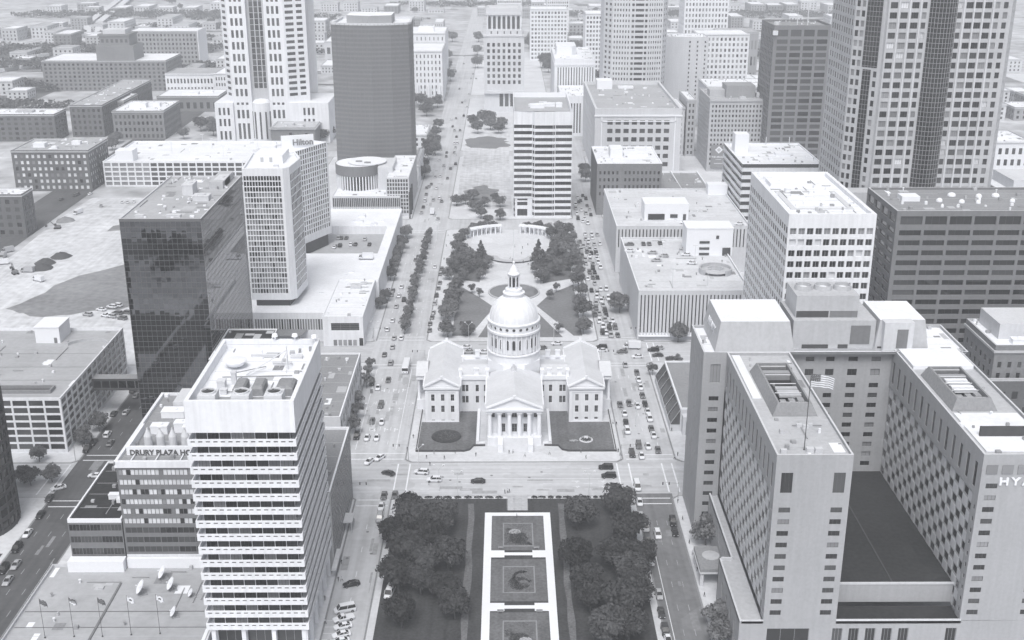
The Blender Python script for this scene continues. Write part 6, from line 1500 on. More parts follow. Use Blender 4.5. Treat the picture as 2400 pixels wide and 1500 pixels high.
# ================================================================ checkered hotel
H0 = 61.5
B = Bld('checkered_hotel', 'large beige hotel of three wings with checkered window walls around a dark court', 59, 139, 255, 352, H0)
B.LIMIT = 470
W = B.w
wr = [(15.6+3.32*k, 15.6+3.32*k+1.45) for k in range(10)]
def wing(x0, x1, yf, yb, tall=True):
    c = [(x0+1.5,x0+4.4),(x1-4.4,x1-1.5)]
    B.grid('F',x0,x1,13.8,H0,c,wr+([(51.0,56.6)] if tall else [(48.8,50.2),(52.1,53.5)]),'m3',.2,0,tones='mixed',frame='dark_metal',pl=yf)
    n = 21; cols = even(yf+3.4,yb,n,.84)
    B.grid('L',yf,yb,49.4,H0,even(yf+1.2,yb,14,.36),[(51.0,57.8)],'h2',.22,0,tones='dark',frame='dark_metal',pl=x0)
    B.grid('L',yf,yf+3.4,13.8,49.4,[(yf+1.0,yf+2.2)],wr,'plain',.3,0,tones='dark',pl=x0)
    # checkered bays: pale boxes standing out of a recessed wall, windows between them
    B.grid('L',yf+3.4,yb,13.8,49.4,cols,[(14.45+2.9*k,14.45+2.9*k+2.05) for k in range(12)],'plain',.14,0,tones='dark',frame='dark_metal',pl=x0+.5,skip=lambda i,j:(i+j)%2,prio=1)
    for i,(a,c_) in enumerate(even(yf+3.4,yb,n,.97)):
        for j in range(12):
            if (i+j)%2: W.box(x0+.36,x0+.6,a+.1,c_-.1,14.05+2.9*j,14.05+2.9*j+2.75,2)
    W.poly([(x0,yf+3.4,49.4),(x0+.55,yf+3.4,49.4),(x0+.55,yb,49.4),(x0,yb,49.4)]); W.poly([(x0,yf+3.4,13.8),(x0+.55,yf+3.4,13.8),(x0+.55,yf+3.4,49.4),(x0,yf+3.4,49.4)])
    B.plain('R',yf,yb,13.8,H0,pl=x1)
    B.roof(H0,.9,.5,1,0,x0,x1,yf,yb,2)
wing(66.3,85.2,259,328); wing(117.2,137,259,331,False)
# slim left tower beside the street and the back bar
B.grid('F',59.3,66.3,.1,H0,[(61.6,64.6)],[(6+3.6*k,7.5+3.6*k) for k in range(12)]+[(51.6,57.6)],'m3',.35,0,tones='mixed',frame='dark_metal',pl=328)
B.grid('L',328,352,.1,H0,even(329,351.4,7,.2),[(14+2.9*k,16.1+2.9*k) for k in range(12)]+[(1.5,6.5),(51.4,57.4)],'plain',.3,0,tones='dark',pl=59.3,skip=lambda i,j:j not in (0,13) and (i+j)%2)
B.grid('F',85.2,117.6,18,H0,[(91,93.6),(97.2,99.8),(104,106.9),(111,113.9)],[(22+3.32*k,23.6+3.32*k) for k in range(9)]+[(52.6,54.8),(57.3,58.8)],'m2',.35,0,tones='mixed',frame='dark_metal',pl=331)
B.plain('B',59.3,139,.1,H0); B.plain('R',331,352,.1,H0,pl=139); B.plain('F',137,139,.1,H0,pl=331)
B.roof(H0,.9,.5,3,0,59.3,139,328,352,2)
# podium, court roof
B.grid('F',60.2,137,.1,13.8,[(67.5,78.5)]+[(84.5+4.3*k,87.1+4.3*k) for k in range(5)]+[(114,116.8)],[(7.2,11.6)],'m3',.5,0,tones='dark',pl=258.9)
for k in range(5): W.box(84.1+4.3*k,87.5+4.3*k,257.6,258.9,5.9,7.1,2)
W.box(67,79,257.4,258.9,5.9,7.1,2)
B.grid('L',259,290,.1,13.8,even(262,286,4,.3),[(4,10)],'plain',.5,0,tones='dark',pl=60.2); B.grid('L',290,328,.1,13.8,even(291,327,13,.42),[(7.5,12.4)],'plain',.4,0,tones='dark',pl=63.6)
W.poly([(60.2,259,13.1),(66.3,259,13.1),(66.3,290,13.1),(60.2,290,13.1)],1); W.poly([(63.6,290,13.1),(66.3,290,13.1),(66.3,328,13.1),(63.6,328,13.1)],1)
W.box(60.2,60.7,259,290,13.1,14.1,2); W.box(63.6,64.1,290,328,13.1,14.1,2); W.box(60.2,63.6,289.5,290,0.1,14.1,2); W.box(60.7,66.3,258.9,259.3,13.1,14.1,2)
W.poly([(85.2,266.5,20),(117.6,266.5,20),(117.6,331,20),(85.2,331,20)],4); W.poly([(85.2,266.5,20),(85.2,266.5,14.6),(117.6,266.5,14.6),(117.6,266.5,20)],0); W.box(85.2,117.6,266.3,266.8,20,20.5,2)
W.poly([(85.2,259.3,13.4),(117.6,259.3,13.4),(117.6,266.3,13.4),(85.2,266.3,13.4)],4); W.box(85.2,117.6,258.9,259.3,13.0,14.2,2); W.box(101.5,101.9,267,331,20,20.2,5)
B.plain('F',66.3,85.2,13.7,13.85,pl=258.95)
B.done(['beige_wall','concrete','pale_concrete','white_roof','dark_roof','dark_wall'])
root = B.root
def hip(name, x0,x1,y0,y1,z0,z1,ins,m,open_=False,mi='dark_roof'):
    b = MB(); a,c = [(x0,y0),(x1,y0),(x1,y1),(x0,y1)], [(x0+ins,y0+ins),(x1-ins,y0+ins),(x1-ins,y1-ins),(x0+ins,y1-ins)]
    for i in range(4): j=(i+1)%4; b.poly([(*a[i],z0),(*a[j],z0),(*c[j],z1),(*c[i],z1)])
    if open_:
        d = [(x+(.5 if x < (x0+x1)/2 else -.5), y+(.5 if y < (y0+y1)/2 else -.5)) for x,y in c]
        for i in range(4): j=(i+1)%4; b.poly([(*c[i],z1),(*c[j],z1),(*d[j],z1),(*d[i],z1)]); b.poly([(*d[i],z1),(*d[j],z1),(*d[j],z0+.6),(*d[i],z0+.6)])
        b.poly([(*p,z0+.6) for p in d],1)
    else: b.poly([(*p,z1) for p in c],1)
    return b.build(name,[m,mi],root)
hip('mansard',63,87,330,354,60.7,70,1.6,'concrete',False,'white_roof'); b = MB(); b.box(87,112,333.4,352,60.7,69.6); b.build('plant_floor','concrete',root)
hip('mansard',111.6,128,331.5,352,60.7,70,1.4,'concrete',False,'white_roof'); b = MB(); b.box(113.6,122.5,329.8,333.5,60.7,70.1); b.build('lift_tower','pale_concrete',root)
for x0,x1 in ((104.5,110.5),(117.5,120.8)): b = MB(); b.box(x0,x1,329.7 if x0>112 else 333.3,329.79 if x0>112 else 333.39,62,68); b.build('louvre','grey_wall',root)
m_ = letters(root,'HYATT',(63.4,343,65.0),2.4,'white_trim',R(-90),.12); m_.rotation_euler = (R(80),0,R(-90)); m_.scale=(1.5,1.25,1); m_.location = Vector((63.55,342,64.4))-off(root)
letters(root,'HYATT',(121.7,258.8,53.2),2.9,'white_trim',0,.15,space=1.35,align='LEFT',width=13.6)
for (xa,xb) in ((66,74),(76,85),(90,98),(101,104),(112.5,114)): b = MB(); b.box(xa,xb,330.6 if xa < 86 else (333.25 if xa < 112 else 331.2),330.95 if xa < 86 else 333.4,60.7,61.9); b.build('louvre','dark_wall',root)
b = MB(); b.box(88,107,336,350,69.6,76.6); ct = b.build('cooling_tower','concrete',root)
for x in (91.5,97.5,103.5):
    b = MB(); b.lathe(x,343,[(2.8,76.6),(2.6,78.0),(2.35,78.0),(2.35,77.0),(1.0,76.8)],22,0,cap=False); b.build('fan_cowl','concrete',ct); b = MB(); b.lathe(x,343,[(1.1,76.9),(1.1,77.3),(.01,77.35)],12); b.build('fan_hub','white_trim',ct)
b = MB(); b.box(88.2,98,335.9,335.99,69.8,71.8); b.build('louvre','dark_wall',root); b = MB(); b.box(98.4,106.8,335.9,335.99,69.8,71.8); b.build('louvre','grey_wall',root)
for (x0,x1,y0,y1,gl) in ((70.5,82.5,283.5,315,0),(119.2,131.4,286.5,312,1)):
    hip('plant_enclosure',x0,x1,y0,y1,60.6,63.9,1.5,'gravel_roof',True)
    b = MB()
    for k in range(3): b.box(x0+3+k*2.3,x0+4.6+k*2.3,y0+4,y0+6.4,61.2,62.8+.3*k)
    b.box(x0+2.2,x1-2.2,y1-8,y1-6,61.2,63.4); b.build('plant','grey_metal',root)
    for k in range(5): b = MB(); b.tube((x0+2.4,y0+3+k*(y1-y0-6)/4,63.4),(x1-2.4,y0+3+k*(y1-y0-6)/4,63.4),.14); b.build('enclosure_beam','light_metal',root)
    for k in range(4 if gl else 3):
        b = MB(); b.box(x0+3.4,x1-2.6,y0+8+k*2.4,y0+9.6+k*2.4,62.6,63.2); b.build('roof_fin','white_trim' if gl else 'concrete',root)
for (x0,x1,y0,y1,z,h) in ((67.5,69.9,295,327,60.65,.3),(118.4,136,316,330,60.65,1.2),(119,136,262,285,60.65,.25)): b = MB(); b.box(x0,x1,y0,y1,z,z+h); b.build('roof_deck','white_roof',root)
b = MB(); b.box(120.5,136,270.5,271.2,60.6,63.5); b.build('screen_wall','dark_wall',root)
rnd = random.Random(9)
for (x,y) in ((76,277),(77.5,276.4),(79,277.6),(75.2,262.4),(78,263),(68.6,262),(77.3,262.2)): b = MB(); s_ = rnd.uniform(.5,1.0); b.box(x-s_,x+s_,y-s_*.7,y+s_*.7,60.6,60.6+s_*1.3); b.build('roof_unit','pale_concrete',root)
for k in range(4): b = MB(); b.box(118.2+k*3.9,121.0+k*3.9,258.78,258.88,56.2,58.6); b.build('lit_window','glass_pale',root)
flag_thing(74.1,263.6,60.6,20.5,'star-spangled striped flag flying over the front wing of the checkered hotel','stars',R(10),6.6,3.6)
t = thing('entrance_canopy', 'flat hotel entrance canopy with round emblem skylight over the drive', 'canopy', (60,303,.13))
b = MB(); b.box(56.4,63.5,296.5,309.5,5.0,6.0); b.build('roof','gravel_roof',t); b = MB(); b.box(56.2,63.5,296.3,309.7,4.5,4.98); b.build('fascia','pale_concrete',t)
b = MB(); b.lathe(60.6,304,[(2.6,6),(2.6,6.25),(2.2,6.3),(1.2,6.5),(.01,6.55)],20); b.build('skylight','concrete',t)
for x,y in ((57,297.2),(57,308.8)): b = MB(); b.box(x-.5,x+.5,y-.5,y+.5,.1,4.5); b.build('post','pale_concrete',t)
# ================================================================ right-hand buildings
B = Bld('glazed_pavilion', 'low flat-roofed pavilion with sloped glass edge facing the traffic', 61.7, 100, 403, 451, 9)
W = B.w
for i,(a,c_) in enumerate(even(403,451,6,.93)):
    b = MB(); b.poly([(61.9,a,3.0),(61.9,c_,3.0),(65.4,c_,8.6),(65.4,a,8.6)]); b.build('sloped_pane','glass_mid',B.root)
    for y in (a-.4,): W.box(61.7,62.1,y,y+.4,.1,3.1,0); W.poly([(61.7,y,3.1),(61.7,y+.4,3.1),(65.4,y+.4,9),(65.4,y,9)],0)
W.box(61.8,65.4,403.1,450.9,.1,2.9,0); W.box(65.4,100,403,451,.1,9,0,'t'); W.box(65.4,66.0,403,451,9,9.6,2); W.box(66,100,403,403.6,9,9.6,2); W.box(66,100,450.4,451,9,9.6,2); W.poly([(66,403.6,9.05),(100,403.6,9.05),(100,450.4,9.05),(66,450.4,9.05)],1); W.box(66,72,399.5,403,.1,7.4,0)
B.done(['pale_concrete','gravel_roof','white_trim'])
b = MB(); b.box(67.2,71.6,399.4,399.48,.3,5.4); b.build('door','glass_dark',B.root); b = MB(); b.poly([(61.8,402.95,3),(65.4,402.95,3),(65.4,402.95,8.6)]); b.build('end_pane','glass_mid',B.root)
def garage(name, label, x0,x1,y0,y1,h,n,zs,ns=None):
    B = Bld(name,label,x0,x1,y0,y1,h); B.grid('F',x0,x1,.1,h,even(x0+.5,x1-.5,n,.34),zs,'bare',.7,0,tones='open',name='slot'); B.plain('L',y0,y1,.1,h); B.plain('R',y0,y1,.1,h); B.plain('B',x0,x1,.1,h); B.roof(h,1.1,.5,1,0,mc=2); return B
B = garage('slotted_garage','near slotted parking garage with cars on its open roof',59.5,110,500,588,24,30,[(3.6,21.8)])
for k in range(18): B.w.box(61+k*1.4,61.9+k*1.4,499.2,499.9,2.6,3.4,2)
B.w.box(60,86,498.4,499.9,2.4,2.6,2)
B.done(['pale_concrete','paving','white_trim'])
b = MB(); b.box(89,112,558,572,22.9,36.5); b.box(88.8,112.2,557.8,572.2,36.5,37); hs_ = b.build('stair_house','white_trim',B.root)
for (x0,x1,z0,z1) in ((95.5,100.5,29.2,30.4),(103.6,105,31.6,33.2),(95.5,100.5,26,27.2),(95.5,100.5,23.2,24.4),(107,111,22.9,27)): b = MB(); b.box(x0,x1,557.7,557.79,z0,z1); b.build('window','glass_mid',hs_)
b = MB()
for (r0,r1,z0,z1) in ((7.6,8.4,22.9,25.6),):
    n=26; P=[(99+0.93*r1*math.cos(R(-60+280*i/n)),530+r1*0.93*math.sin(R(-60+280*i/n))) for i in range(n+1)]+[(99+0.93*r0*math.cos(R(220-280*i/n)),530+0.93*r0*math.sin(R(220-280*i/n))) for i in range(n+1)]; b.prism(P,z0,z1)
b.build('helix_ramp_wall','concrete',B.root); b = MB(); b.lathe(99,530,[(7.0,24.2),(3.8,24.9),(3.8,23)],30,cap=False); b.build('helix_ramp','concrete',B.root)
b = MB()
for x in (76,92): 
    for y in (510,548): b.tube((x,y,22.9),(x,y,31),.12); b.box(x-1.2,x+1.2,y-.2,y+.2,30.9,31.2)
b.build('deck_lamps','light_metal',B.root)
B = garage('slotted_garage','far slotted parking garage with white ramp house on its roof',58.6,130,603,688,26,38,[(14,24)]); B.done(['pale_concrete','paving','white_trim'])
b = MB(); b.box(75,99,618,634,24.9,34); hs_ = b.build('ramp_house','white_trim',B.root); b = MB(); b.box(77,86,617.7,617.79,25.4,28.6); b.build('opening','opening',hs_); b = MB(); b.box(89,93,617.7,617.79,26.4,28.4); b.build('window','glass_mid',hs_); b = MB(); b.box(96,97.6,617.7,617.79,25,28.4); b.build('door','dark_wall',hs_)
b = MB(); b.lathe(88,640,[(11,24.9),(11,27.2),(10.4,27.2),(10.4,25)],24,0,0,R(180),False); b.build('ramp_wall','pale_concrete',B.root); b = MB(); b.box(119,130.5,676,684,24.9,31); b.build('stair_house','white_trim',B.root)
B = Bld('skywalk','enclosed slatted skywalk beyond the far garage',130.2,146,655,660,22,16,'bridge'); B.grid('F',130.2,146,16,22,even(130.4,145.8,14,.7),[(17,20.6)],'bare',.2,0,tones='mid'); B.plain('B',130.2,146,16,22); B.w.poly([(130.2,655,22),(146,655,22),(146,660,22),(130.2,660,22)],1); B.w.poly([(130.2,655,16),(130.2,660,16),(146,660,16),(146,655,16)]); B.done(['pale_concrete','white_roof'])
# white square-windowed tower
B = Bld('office_tower','white office tower with square paired windows and white sunken roof',99.5,130.4,400,468,85.3)
rw = [(77.8-4.05*k, 80.2-4.05*k) for k in range(19)]
B.grid('F',99.5,130.4,.1,85.3,even(99.9,130.0,10,.76),rw,'m2',.55,0,tones='vary',frame='pale_concrete')
B.grid('L',400,468,.1,85.3,even(400.5,467.5,20,.72),rw,'m2',.12,0,tones='mixed',frame='pale_concrete',prio=1,tiny=False)
B.panes = [p for p in B.panes]
B.panes.sort(key=lambda p: -p[2][2]); B.panes = [(0 if p[0] == 0 and p[2][2] > 45 else (1 if p[2][2] > 40 else 2),)+p[1:] for p in B.panes]
B.plain('R',400,468,.1,85.3); B.plain('B',99.5,130.4,.1,85.3); B.roof(85.3,1.5,1.4,1,0); B.done(['white_wall','white_roof'])
b = MB(); b.box(103,126,412,414,83.8,84.1); b.box(103,105,414,440,83.8,84.1); b.box(124,126,414,440,83.8,84.1); b.build('roof_track','pale_concrete',B.root)
roof_units(B,[(110,452,83.8,14,10,1.6),(108,440,83.8,2,2,1.4),(116,436,83.8,1.4,1.4,1.2),(121,446,83.8,3,2,.9),(109,432,83.8,3.2,1.4,.8),(114,430,83.8,2.4,1.2,.8),(105,462,83.8,3,2,1.0),(127,420,83.8,1,1,.4)],'white_trim')
# grey ribbon-window office
B = Bld('office_block','long grey concrete office block with wide dark ribbon windows',146,216,425,463,80)
rw = [(74.6,77.9)]+[(70.4-3.93*k,72.5-3.93*k) for k in range(17)]
B.grid('F',146,216,.1,80,[(147.6+9.25*k,155.8+9.25*k) for k in range(7)],rw,'m3',.6,0,tones='dark',frame='dark_metal')
B.grid('L',425,463,.1,80,even(426,462,4,.85),rw,'bare',.5,0,tones='mid',prio=1); B.plain('R',425,463,.1,80); B.plain('B',146,216,.1,80); B.roof(80,.9,.7,1,0,mc=2); B.done(['grey_wall','gravel_roof','concrete'])
for x,y,r in ((157,446,2.2),(168,443,1.2),(176,452,1.6),(176,441,1.1),(182,440,.9),(186,450,1.2),(193,451,1.5),(196,442,1.0),(166,434,.6),(172,434,.6),(205,447,1.4),(184,444,.5)):
    b = MB(); b.lathe(x,y,[(r,79.1),(r,79.7),(r*.8,80.1),(r*.4,80.4),(.01,80.45)],12); b.build('roof_dome','white_trim',B.root,True)
b = MB(); b.box(153.5,160.5,443,449,79.1,81); b.build('hatch','white_trim',B.root)
# tall postmodern tower
pts = [(157,542),(167.6,531.4),(168.2,530),(222.4,530),(226.4,536),(226.4,580),(215,592),(169,592),(157,580)]
B = polybld('skyscraper','tallest pale tower with checked windows and dark curved glass strip',pts,181)
W = B.w; fl = [5+4.35*k for k in range(40)]
segs = [('s',170.6,172.6),('s',173.8,175.8),('t',178.2,181.2),('t',182.2,185.2),('t',186.2,189.2)]
c1 = [(169.7,171.3)]; 
B.LIMIT = 300
tri = [(168.9,172.1),(173.6,176.8),(178.3,181.5)]; sq = [(183.0,185.0),(198.6,200.6),(214.9,216.9),(218.6,220.6)]; tri2 = [(202.2,205.3),(206.2,209.3),(210.4,213.5)]
rows = [(z,z+2.7) for z in fl if 58 < z < 176]; lowz = 58
B.plain('F',168.2,186.3,.1,lowz,pl=530); B.plain('F',198.3,222.4,.1,lowz,pl=530)
B.grid('F',168.2,186.3,lowz,181,tri+sq[:1],rows,'m3',.4,0,tones='vary',frame='dark_metal',pl=530); B.grid('F',198.3,222.4,lowz,181,tri2+sq[1:],rows,'m3',.4,0,tones='vary',frame='dark_metal',pl=530)
e,l = edge(B,0)[0],edge(B,0)[1]; 
B.grid(edge(B,0)[0],0,l,lowz,181,[(0.6,2.3),(3.2,4.9),(11.6,13.3)],rows,'plain',.4,0,tones='mixed',frame='dark_metal',prio=1); B.plain(edge(B,0)[0],0,l,.1,lowz)
n_=12; B.grid('L',542,580,lowz,181,even(543,579,9,.55),rows,'plain',.15,0,tones='mixed',prio=3,pl=157); B.plain('L',542,580,.1,lowz,pl=157)
for i in (1,3,4,5,6,7): e2,l2 = edge(B,i); B.grid(e2,0,l2,.1,181,even(1,l2-1,max(2,int(l2/4.5)),.45),rows,'plain',.35,0,tones='mixed',prio=4,tiny=True)
for (a,c_) in ((172.55,173.15),(177.25,177.85),(181.95,182.55),(201.1,201.7),(205.45,206.05),(209.55,210.15),(213.9,214.5)): W.box(a,c_,529.6,530,lowz,181,2)
W.poly([(*p,181) for p in pts],1)
B.panes.sort(key=lambda p: abs(p[2][2]-110)); B.done(['concrete','grey_roof','pale_concrete'])
b = MB(); n = 10
for i in range(n):
    a0,a1 = -math.pi/2-1.0+2.0*i/n, -math.pi/2-1.0+2.0*(i+1)/n; r=7.2; cx,cy=192.3,530+3.9
    b.poly([(cx+r*math.cos(a0),cy+r*math.sin(a0),.1),(cx+r*math.cos(a1),cy+r*math.sin(a1),.1),(cx+r*math.cos(a1),cy+r*math.sin(a1),181),(cx+r*math.cos(a0),cy+r*math.sin(a0),181)])
b.build('curved_glass','glass_dark',B.root)
b = MB()
for i in range(n+1):
    a0 = -math.pi/2-1.0+2.0*i/n; r=7.25; b.obox(cx+r*math.cos(a0),cy+r*math.sin(a0),.1,181,.14,.14,a0)
z=60
while z < 180:
    b.lathe(cx,cy,[(7.2,z),(7.34,z),(7.34,z+.14),(7.2,z+.14)],n,0,-math.pi/2-1.0,-math.pi/2+1.0,False); z += 2.17
b.build('glass_mullions','grey_metal',B.root)
e,l = edge(B,0); b = MB(); ux,uy = e[2],e[3]; nx,ny = uy,-ux
def PP(a,z,d): return (e[0]+ux*a+nx*d,e[1]+uy*a+ny*d,z)
b.poly([PP(6.4,60,.12),PP(10.6,60,.12),PP(10.6,117,.12),PP(6.4,117,.12)]); b.poly([PP(5.8,118,.12),PP(13.4,118,.12),PP(13.4,181,.12),PP(5.8,181,.12)]); b.build('glass_strip','glass_dark',B.root)
b = MB(); z = 60
while z < 180:
    a0,a1 = (6.4,10.6) if z < 117 else (5.8,13.4); b.poly([PP(a0,z,.2),PP(a1,z,.2),PP(a1,z+.14,.2),PP(a0,z+.14,.2)]); z += 2.17
for a in (6.4,7.8,9.2,10.5): b.poly([PP(a,60,.22),PP(a+.12,60,.22),PP(a+.12,117,.22),PP(a,117,.22)])
for a in (5.8,7.3,8.8,10.3,11.8,13.3): b.poly([PP(a,118,.22),PP(a+.12,118,.22),PP(a+.12,181,.22),PP(a,181,.22)])
b.build('strip_mullions','grey_metal',B.root)
b = MB(); b.box(148,226,520,529.5,.1,64); b.build('base_wing','concrete',B.root)
# brick corner block, right frame edge
B = Bld('brick_block','pale-topped brick block in front of the grey ribbon-window office',172,205,384,412,42)
B.grid('F',172,205,.1,42,even(172.5,204.5,9,.4),[(4+4.2*k,6.3+4.2*k) for k in range(8)],'plain',.3,0,tones='dark'); B.grid('L',384,412,.1,42,even(385,411,6,.4),[(4+4.2*k,6.3+4.2*k) for k in range(8)],'plain',.3,0,tones='dark'); B.plain('R',384,412,.1,42); B.plain('B',172,205,.1,42); B.w.box(171.5,205.5,383.5,412.5,39.2,40,2); B.roof(42,.8,.6,1,2); B.done(['brick','white_roof','concrete'])
b = MB(); b.box(176,204,392,410,41.2,47); b.build('penthouse','pale_concrete',B.root); roof_units(B,[(182,388,41.2,6,3,2),(192,388,41.2,3,3,1.4)],'white_trim')
B = Bld('brick_block','dark brick block with tall arched ground windows at the right frame edge',163,205,380,383,30)
B.grid('F',163,205,.1,30,even(164,204,9,.5),[(2,7),(11,14),(17,20),(23,26)],'plain',.3,0,tones='dark'); B.plain('L',380,383,.1,30); B.roof(30,.8,.6,1,2); B.done(['dark_brick','grey_roof','concrete'])
B = Bld('banded_block','white-banded dark block at the right frame edge below the tallest tower',262,330,600,640,44)
for k in range(11):
    z=.1+4*k; B.w.box(262,330,600,640,z,z+1.6,0,'tb'); B.w.box(262.3,329.7,600.3,639.7,z+1.6,z+4,1,'tb')
B.w.poly([(262,600,44),(330,600,44),(330,640,44),(262,640,44)],2); B.done(['white_wall','glass_dark','white_roof'])
b = MB(); b.box(268,326,606,634,44,49.5); b.build('penthouse','pale_concrete',B.root); roof_units(B,[(280,602.5,44,5,3,1.6),(292,602.5,44,4,3,1.2)],'white_trim')
# ================================================================ middle distance
# striped slab on the mall axis
B = Bld('striped_office','office slab of alternating white and dark bands in three stepped bays',4.7,40.8,718,794,66.8)
W = B.w; bays = [(4.7,16.2,720.6),(17.6,29.0,718),(30.3,40.8,718.6)]
zs = [(1.2+3.93*k,3.4+3.93*k) for k in range(15)]
for bi,(a,c,yf) in enumerate(bays):
    rr = zs if bi else zs[3:]
    B.grid('F',a,c,.1 if bi else 12,66.8,[(a+.25,c-.1)],rr,'m3',.7,0,tones='mid',frame='grey_wall',pl=yf)
B.grid('F',5.6,16.2,.1,12,[(7.0,13.4)],[(.5,5),(7.2,9.6),(10.4,11.6)],'m3',.8,0,tones='mid',frame='grey_wall',pl=720.9)
for (xa,ya,xb,yb) in ((16.2,720.6,17.6,718),(29,718,30.3,718.6)):
    l = math.hypot(xb-xa,yb-ya); B.grid((xa,ya,(xb-xa)/l,(yb-ya)/l),0,l,.1,66.8,[(.1,l-.1)],zs,'bare',.3,0,tones='dark')
B.grid('L',720.6,794,.1,66.8,[(722,792)],zs,'bare',.6,0,tones='mid'); B.grid('R',718.6,794,.1,66.8,[(720,792)],zs,'bare',.6,0,tones='mid'); B.plain('B',4.7,40.8,.1,66.8)
W.poly([(5.2,731,63.6),(40.3,731,63.6),(40.3,793.4,63.6),(5.2,793.4,63.6)],1); W.poly([(4.7,720.6,66.8),(40.8,718.6,66.8),(40.8,731,63.6),(4.7,731,63.6)],2)
for (x0,x1,y0,y1) in ((4.7,5.2,731,794),(40.3,40.8,731,794),(5.2,40.3,793.4,794)): W.box(x0,x1,y0,y1,63.6,66.8,3)
B.done(['white_wall','grey_roof','pale_concrete','white_trim'])
roof_units(B,[(20,752,63.6,9,5,2.4),(28,758,63.6,7,5,2),(34,755,63.6,4,4,2.6),(16,757,63.6,3,3,1.4),(24,766,63.6,5,2,1.5)],'white_trim')
# columned civic tower
B = Bld('civic_tower','pale stone civic tower with columned crown at the end of the mall',-20.5,17,1107,1146,70)
W = B.w; c7 = even(-18.5,15,7,.5)
B.grid('F',-20.5,17,24,70,c7,[(26+5.7*k,29.4+5.7*k) for k in range(7)],'bare',.5,0,tones='mid'); B.grid('F',-20.5,17,.1,24,[(-6,-2.6),(-1,2.4),(4,7.4)],[(5,17)],'bare',.8,0,tones='mid')
for s,a,c in (('L',1107,1146),('R',1107,1146)): B.grid(s,a,c,.1,70,even(a+2,c-2,7,.4),[(26+5.7*k,29.4+5.7*k) for k in range(7)],'bare',.4,0,tones='mid',tiny=True)
B.plain('B',-20.5,17,.1,70); W.box(-21.2,17.7,1106.3,1146.7,69.4,70.6); W.box(-18.5,15,1109,1144,70.6,75); W.box(-17.2,13.7,1111,1142,75,88.4); W.box(-18.7,15.2,1108.8,1144,88.4,90.4); W.box(-17.5,14,1110,1143,90.4,94.4); W.box(-20,16.5,1104.5,1107,17.5,20)
B.done(['pale_concrete'])
for i,(a,c) in enumerate(even(-17.2,13.7,7,.55)): b = MB(); b.box(a,c,1110.9,1110.99,76,86); b.poly([(a,1110.9,86),(c,1110.9,86),((a+c)/2,1110.9,87.6)]); b.build('arched_window','glass_mid',B.root)
for i in range(8): b = MB(); b.lathe(-16.9+i*4.36,1109.9,[(.75,75),(.6,76),(.55,87.6),(.8,88.4)],8); b.build('column','white_trim',B.root)
for i in range(5): b = MB(); b.box(-14+i*6,-13+i*6,1108.9,1108.99,71.6,74); b.build('window','glass_mid',B.root)
for x in (-16.5,12.5): b = MB(); b.box(x-1.2,x+1.2,1110,1112.4,94.4,96.4); b.build('corner_block','pale_concrete',B.root)
# white recessed-grid office
B = Bld('office_block','pale office block with recessed field of square dark windows and roof terrace',63,124.5,830,960,49.8)
W = B.w; B.grid('F',63,124.5,.1,45,even(71,117,8,.66),[(8.2+6.0*k,11.4+6.0*k) for k in range(6)],'plain',.6,0,tones='mid',frame='grey_metal')
B.plain('F',63,124.5,45,49.8); B.grid('L',830,960,.1,49.8,even(836,955,16,.4),[(8.2+6*k,11.4+6*k) for k in range(6)],'bare',.4,0,tones='pale',tiny=True); B.plain('R',830,960,.1,49.8); B.plain('B',63,124.5,.1,49.8)
W.box(62.5,125,829.4,830,44.2,45.2,2); W.box(67.5,68.3,829.5,830,.1,44,2); W.box(119.6,120.4,829.5,830,.1,44,2); W.box(67.5,120.4,829.5,830,40.4,41,2)
B.roof(49.8,2.2,1.6,1,0); B.done(['pale_concrete','grey_roof','white_trim'])
b = MB(); b.box(72,84,934,950,47.6,54); b.build('penthouse','white_trim',B.root); roof_units(B,[(95,940,47.6,12,6,1.4),(110,935,47.6,3,3,1)],'white_trim')
# brick block in front of it
B = Bld('brick_block','low mid-grey brick block with white flat roof beyond the far garage',57.2,98,725,780,33)
B.grid('F',57.2,98,.1,33,[(58.6+2.7*k,59.9+2.7*k) for k in range(5)]+[(74.5+2.6*k,75.8+2.6*k) for k in range(9)],[(12.6+4.5*k,14.8+4.5*k) for k in range(4)],'plain',.3,0,tones='mid',frame='grey_wall'); B.plain('L',725,780,.1,33); B.plain('R',725,780,.1,33); B.plain('B',57.2,98,.1,33); B.roof(33,.6,.8,1,2); B.done(['brick','white_roof','white_trim'])
b = MB(); b.box(67,75,745,760,32.4,38); b.build('penthouse','white_trim',B.root); roof_units(B,[(84,752,32.4,16,5,2.4),(70,738,32.4,5,5,1.8)],'white_trim')
B = Bld('annex_building','low open-roofed annex right of the mid-grey brick block',98.3,131,716,790,14); B.plain('F',98.3,131,.1,14); B.plain('R',716,790,.1,14); B.plain('L',716,790,.1,14); B.plain('B',98.3,131,.1,14); B.roof(14,1.4,.8,1,2); B.w.box(99,112,735,750,12.6,15,1); B.w.box(112,112.6,722,788,12.6,14.6,2); B.done(['brick','gravel_roof','white_trim'])
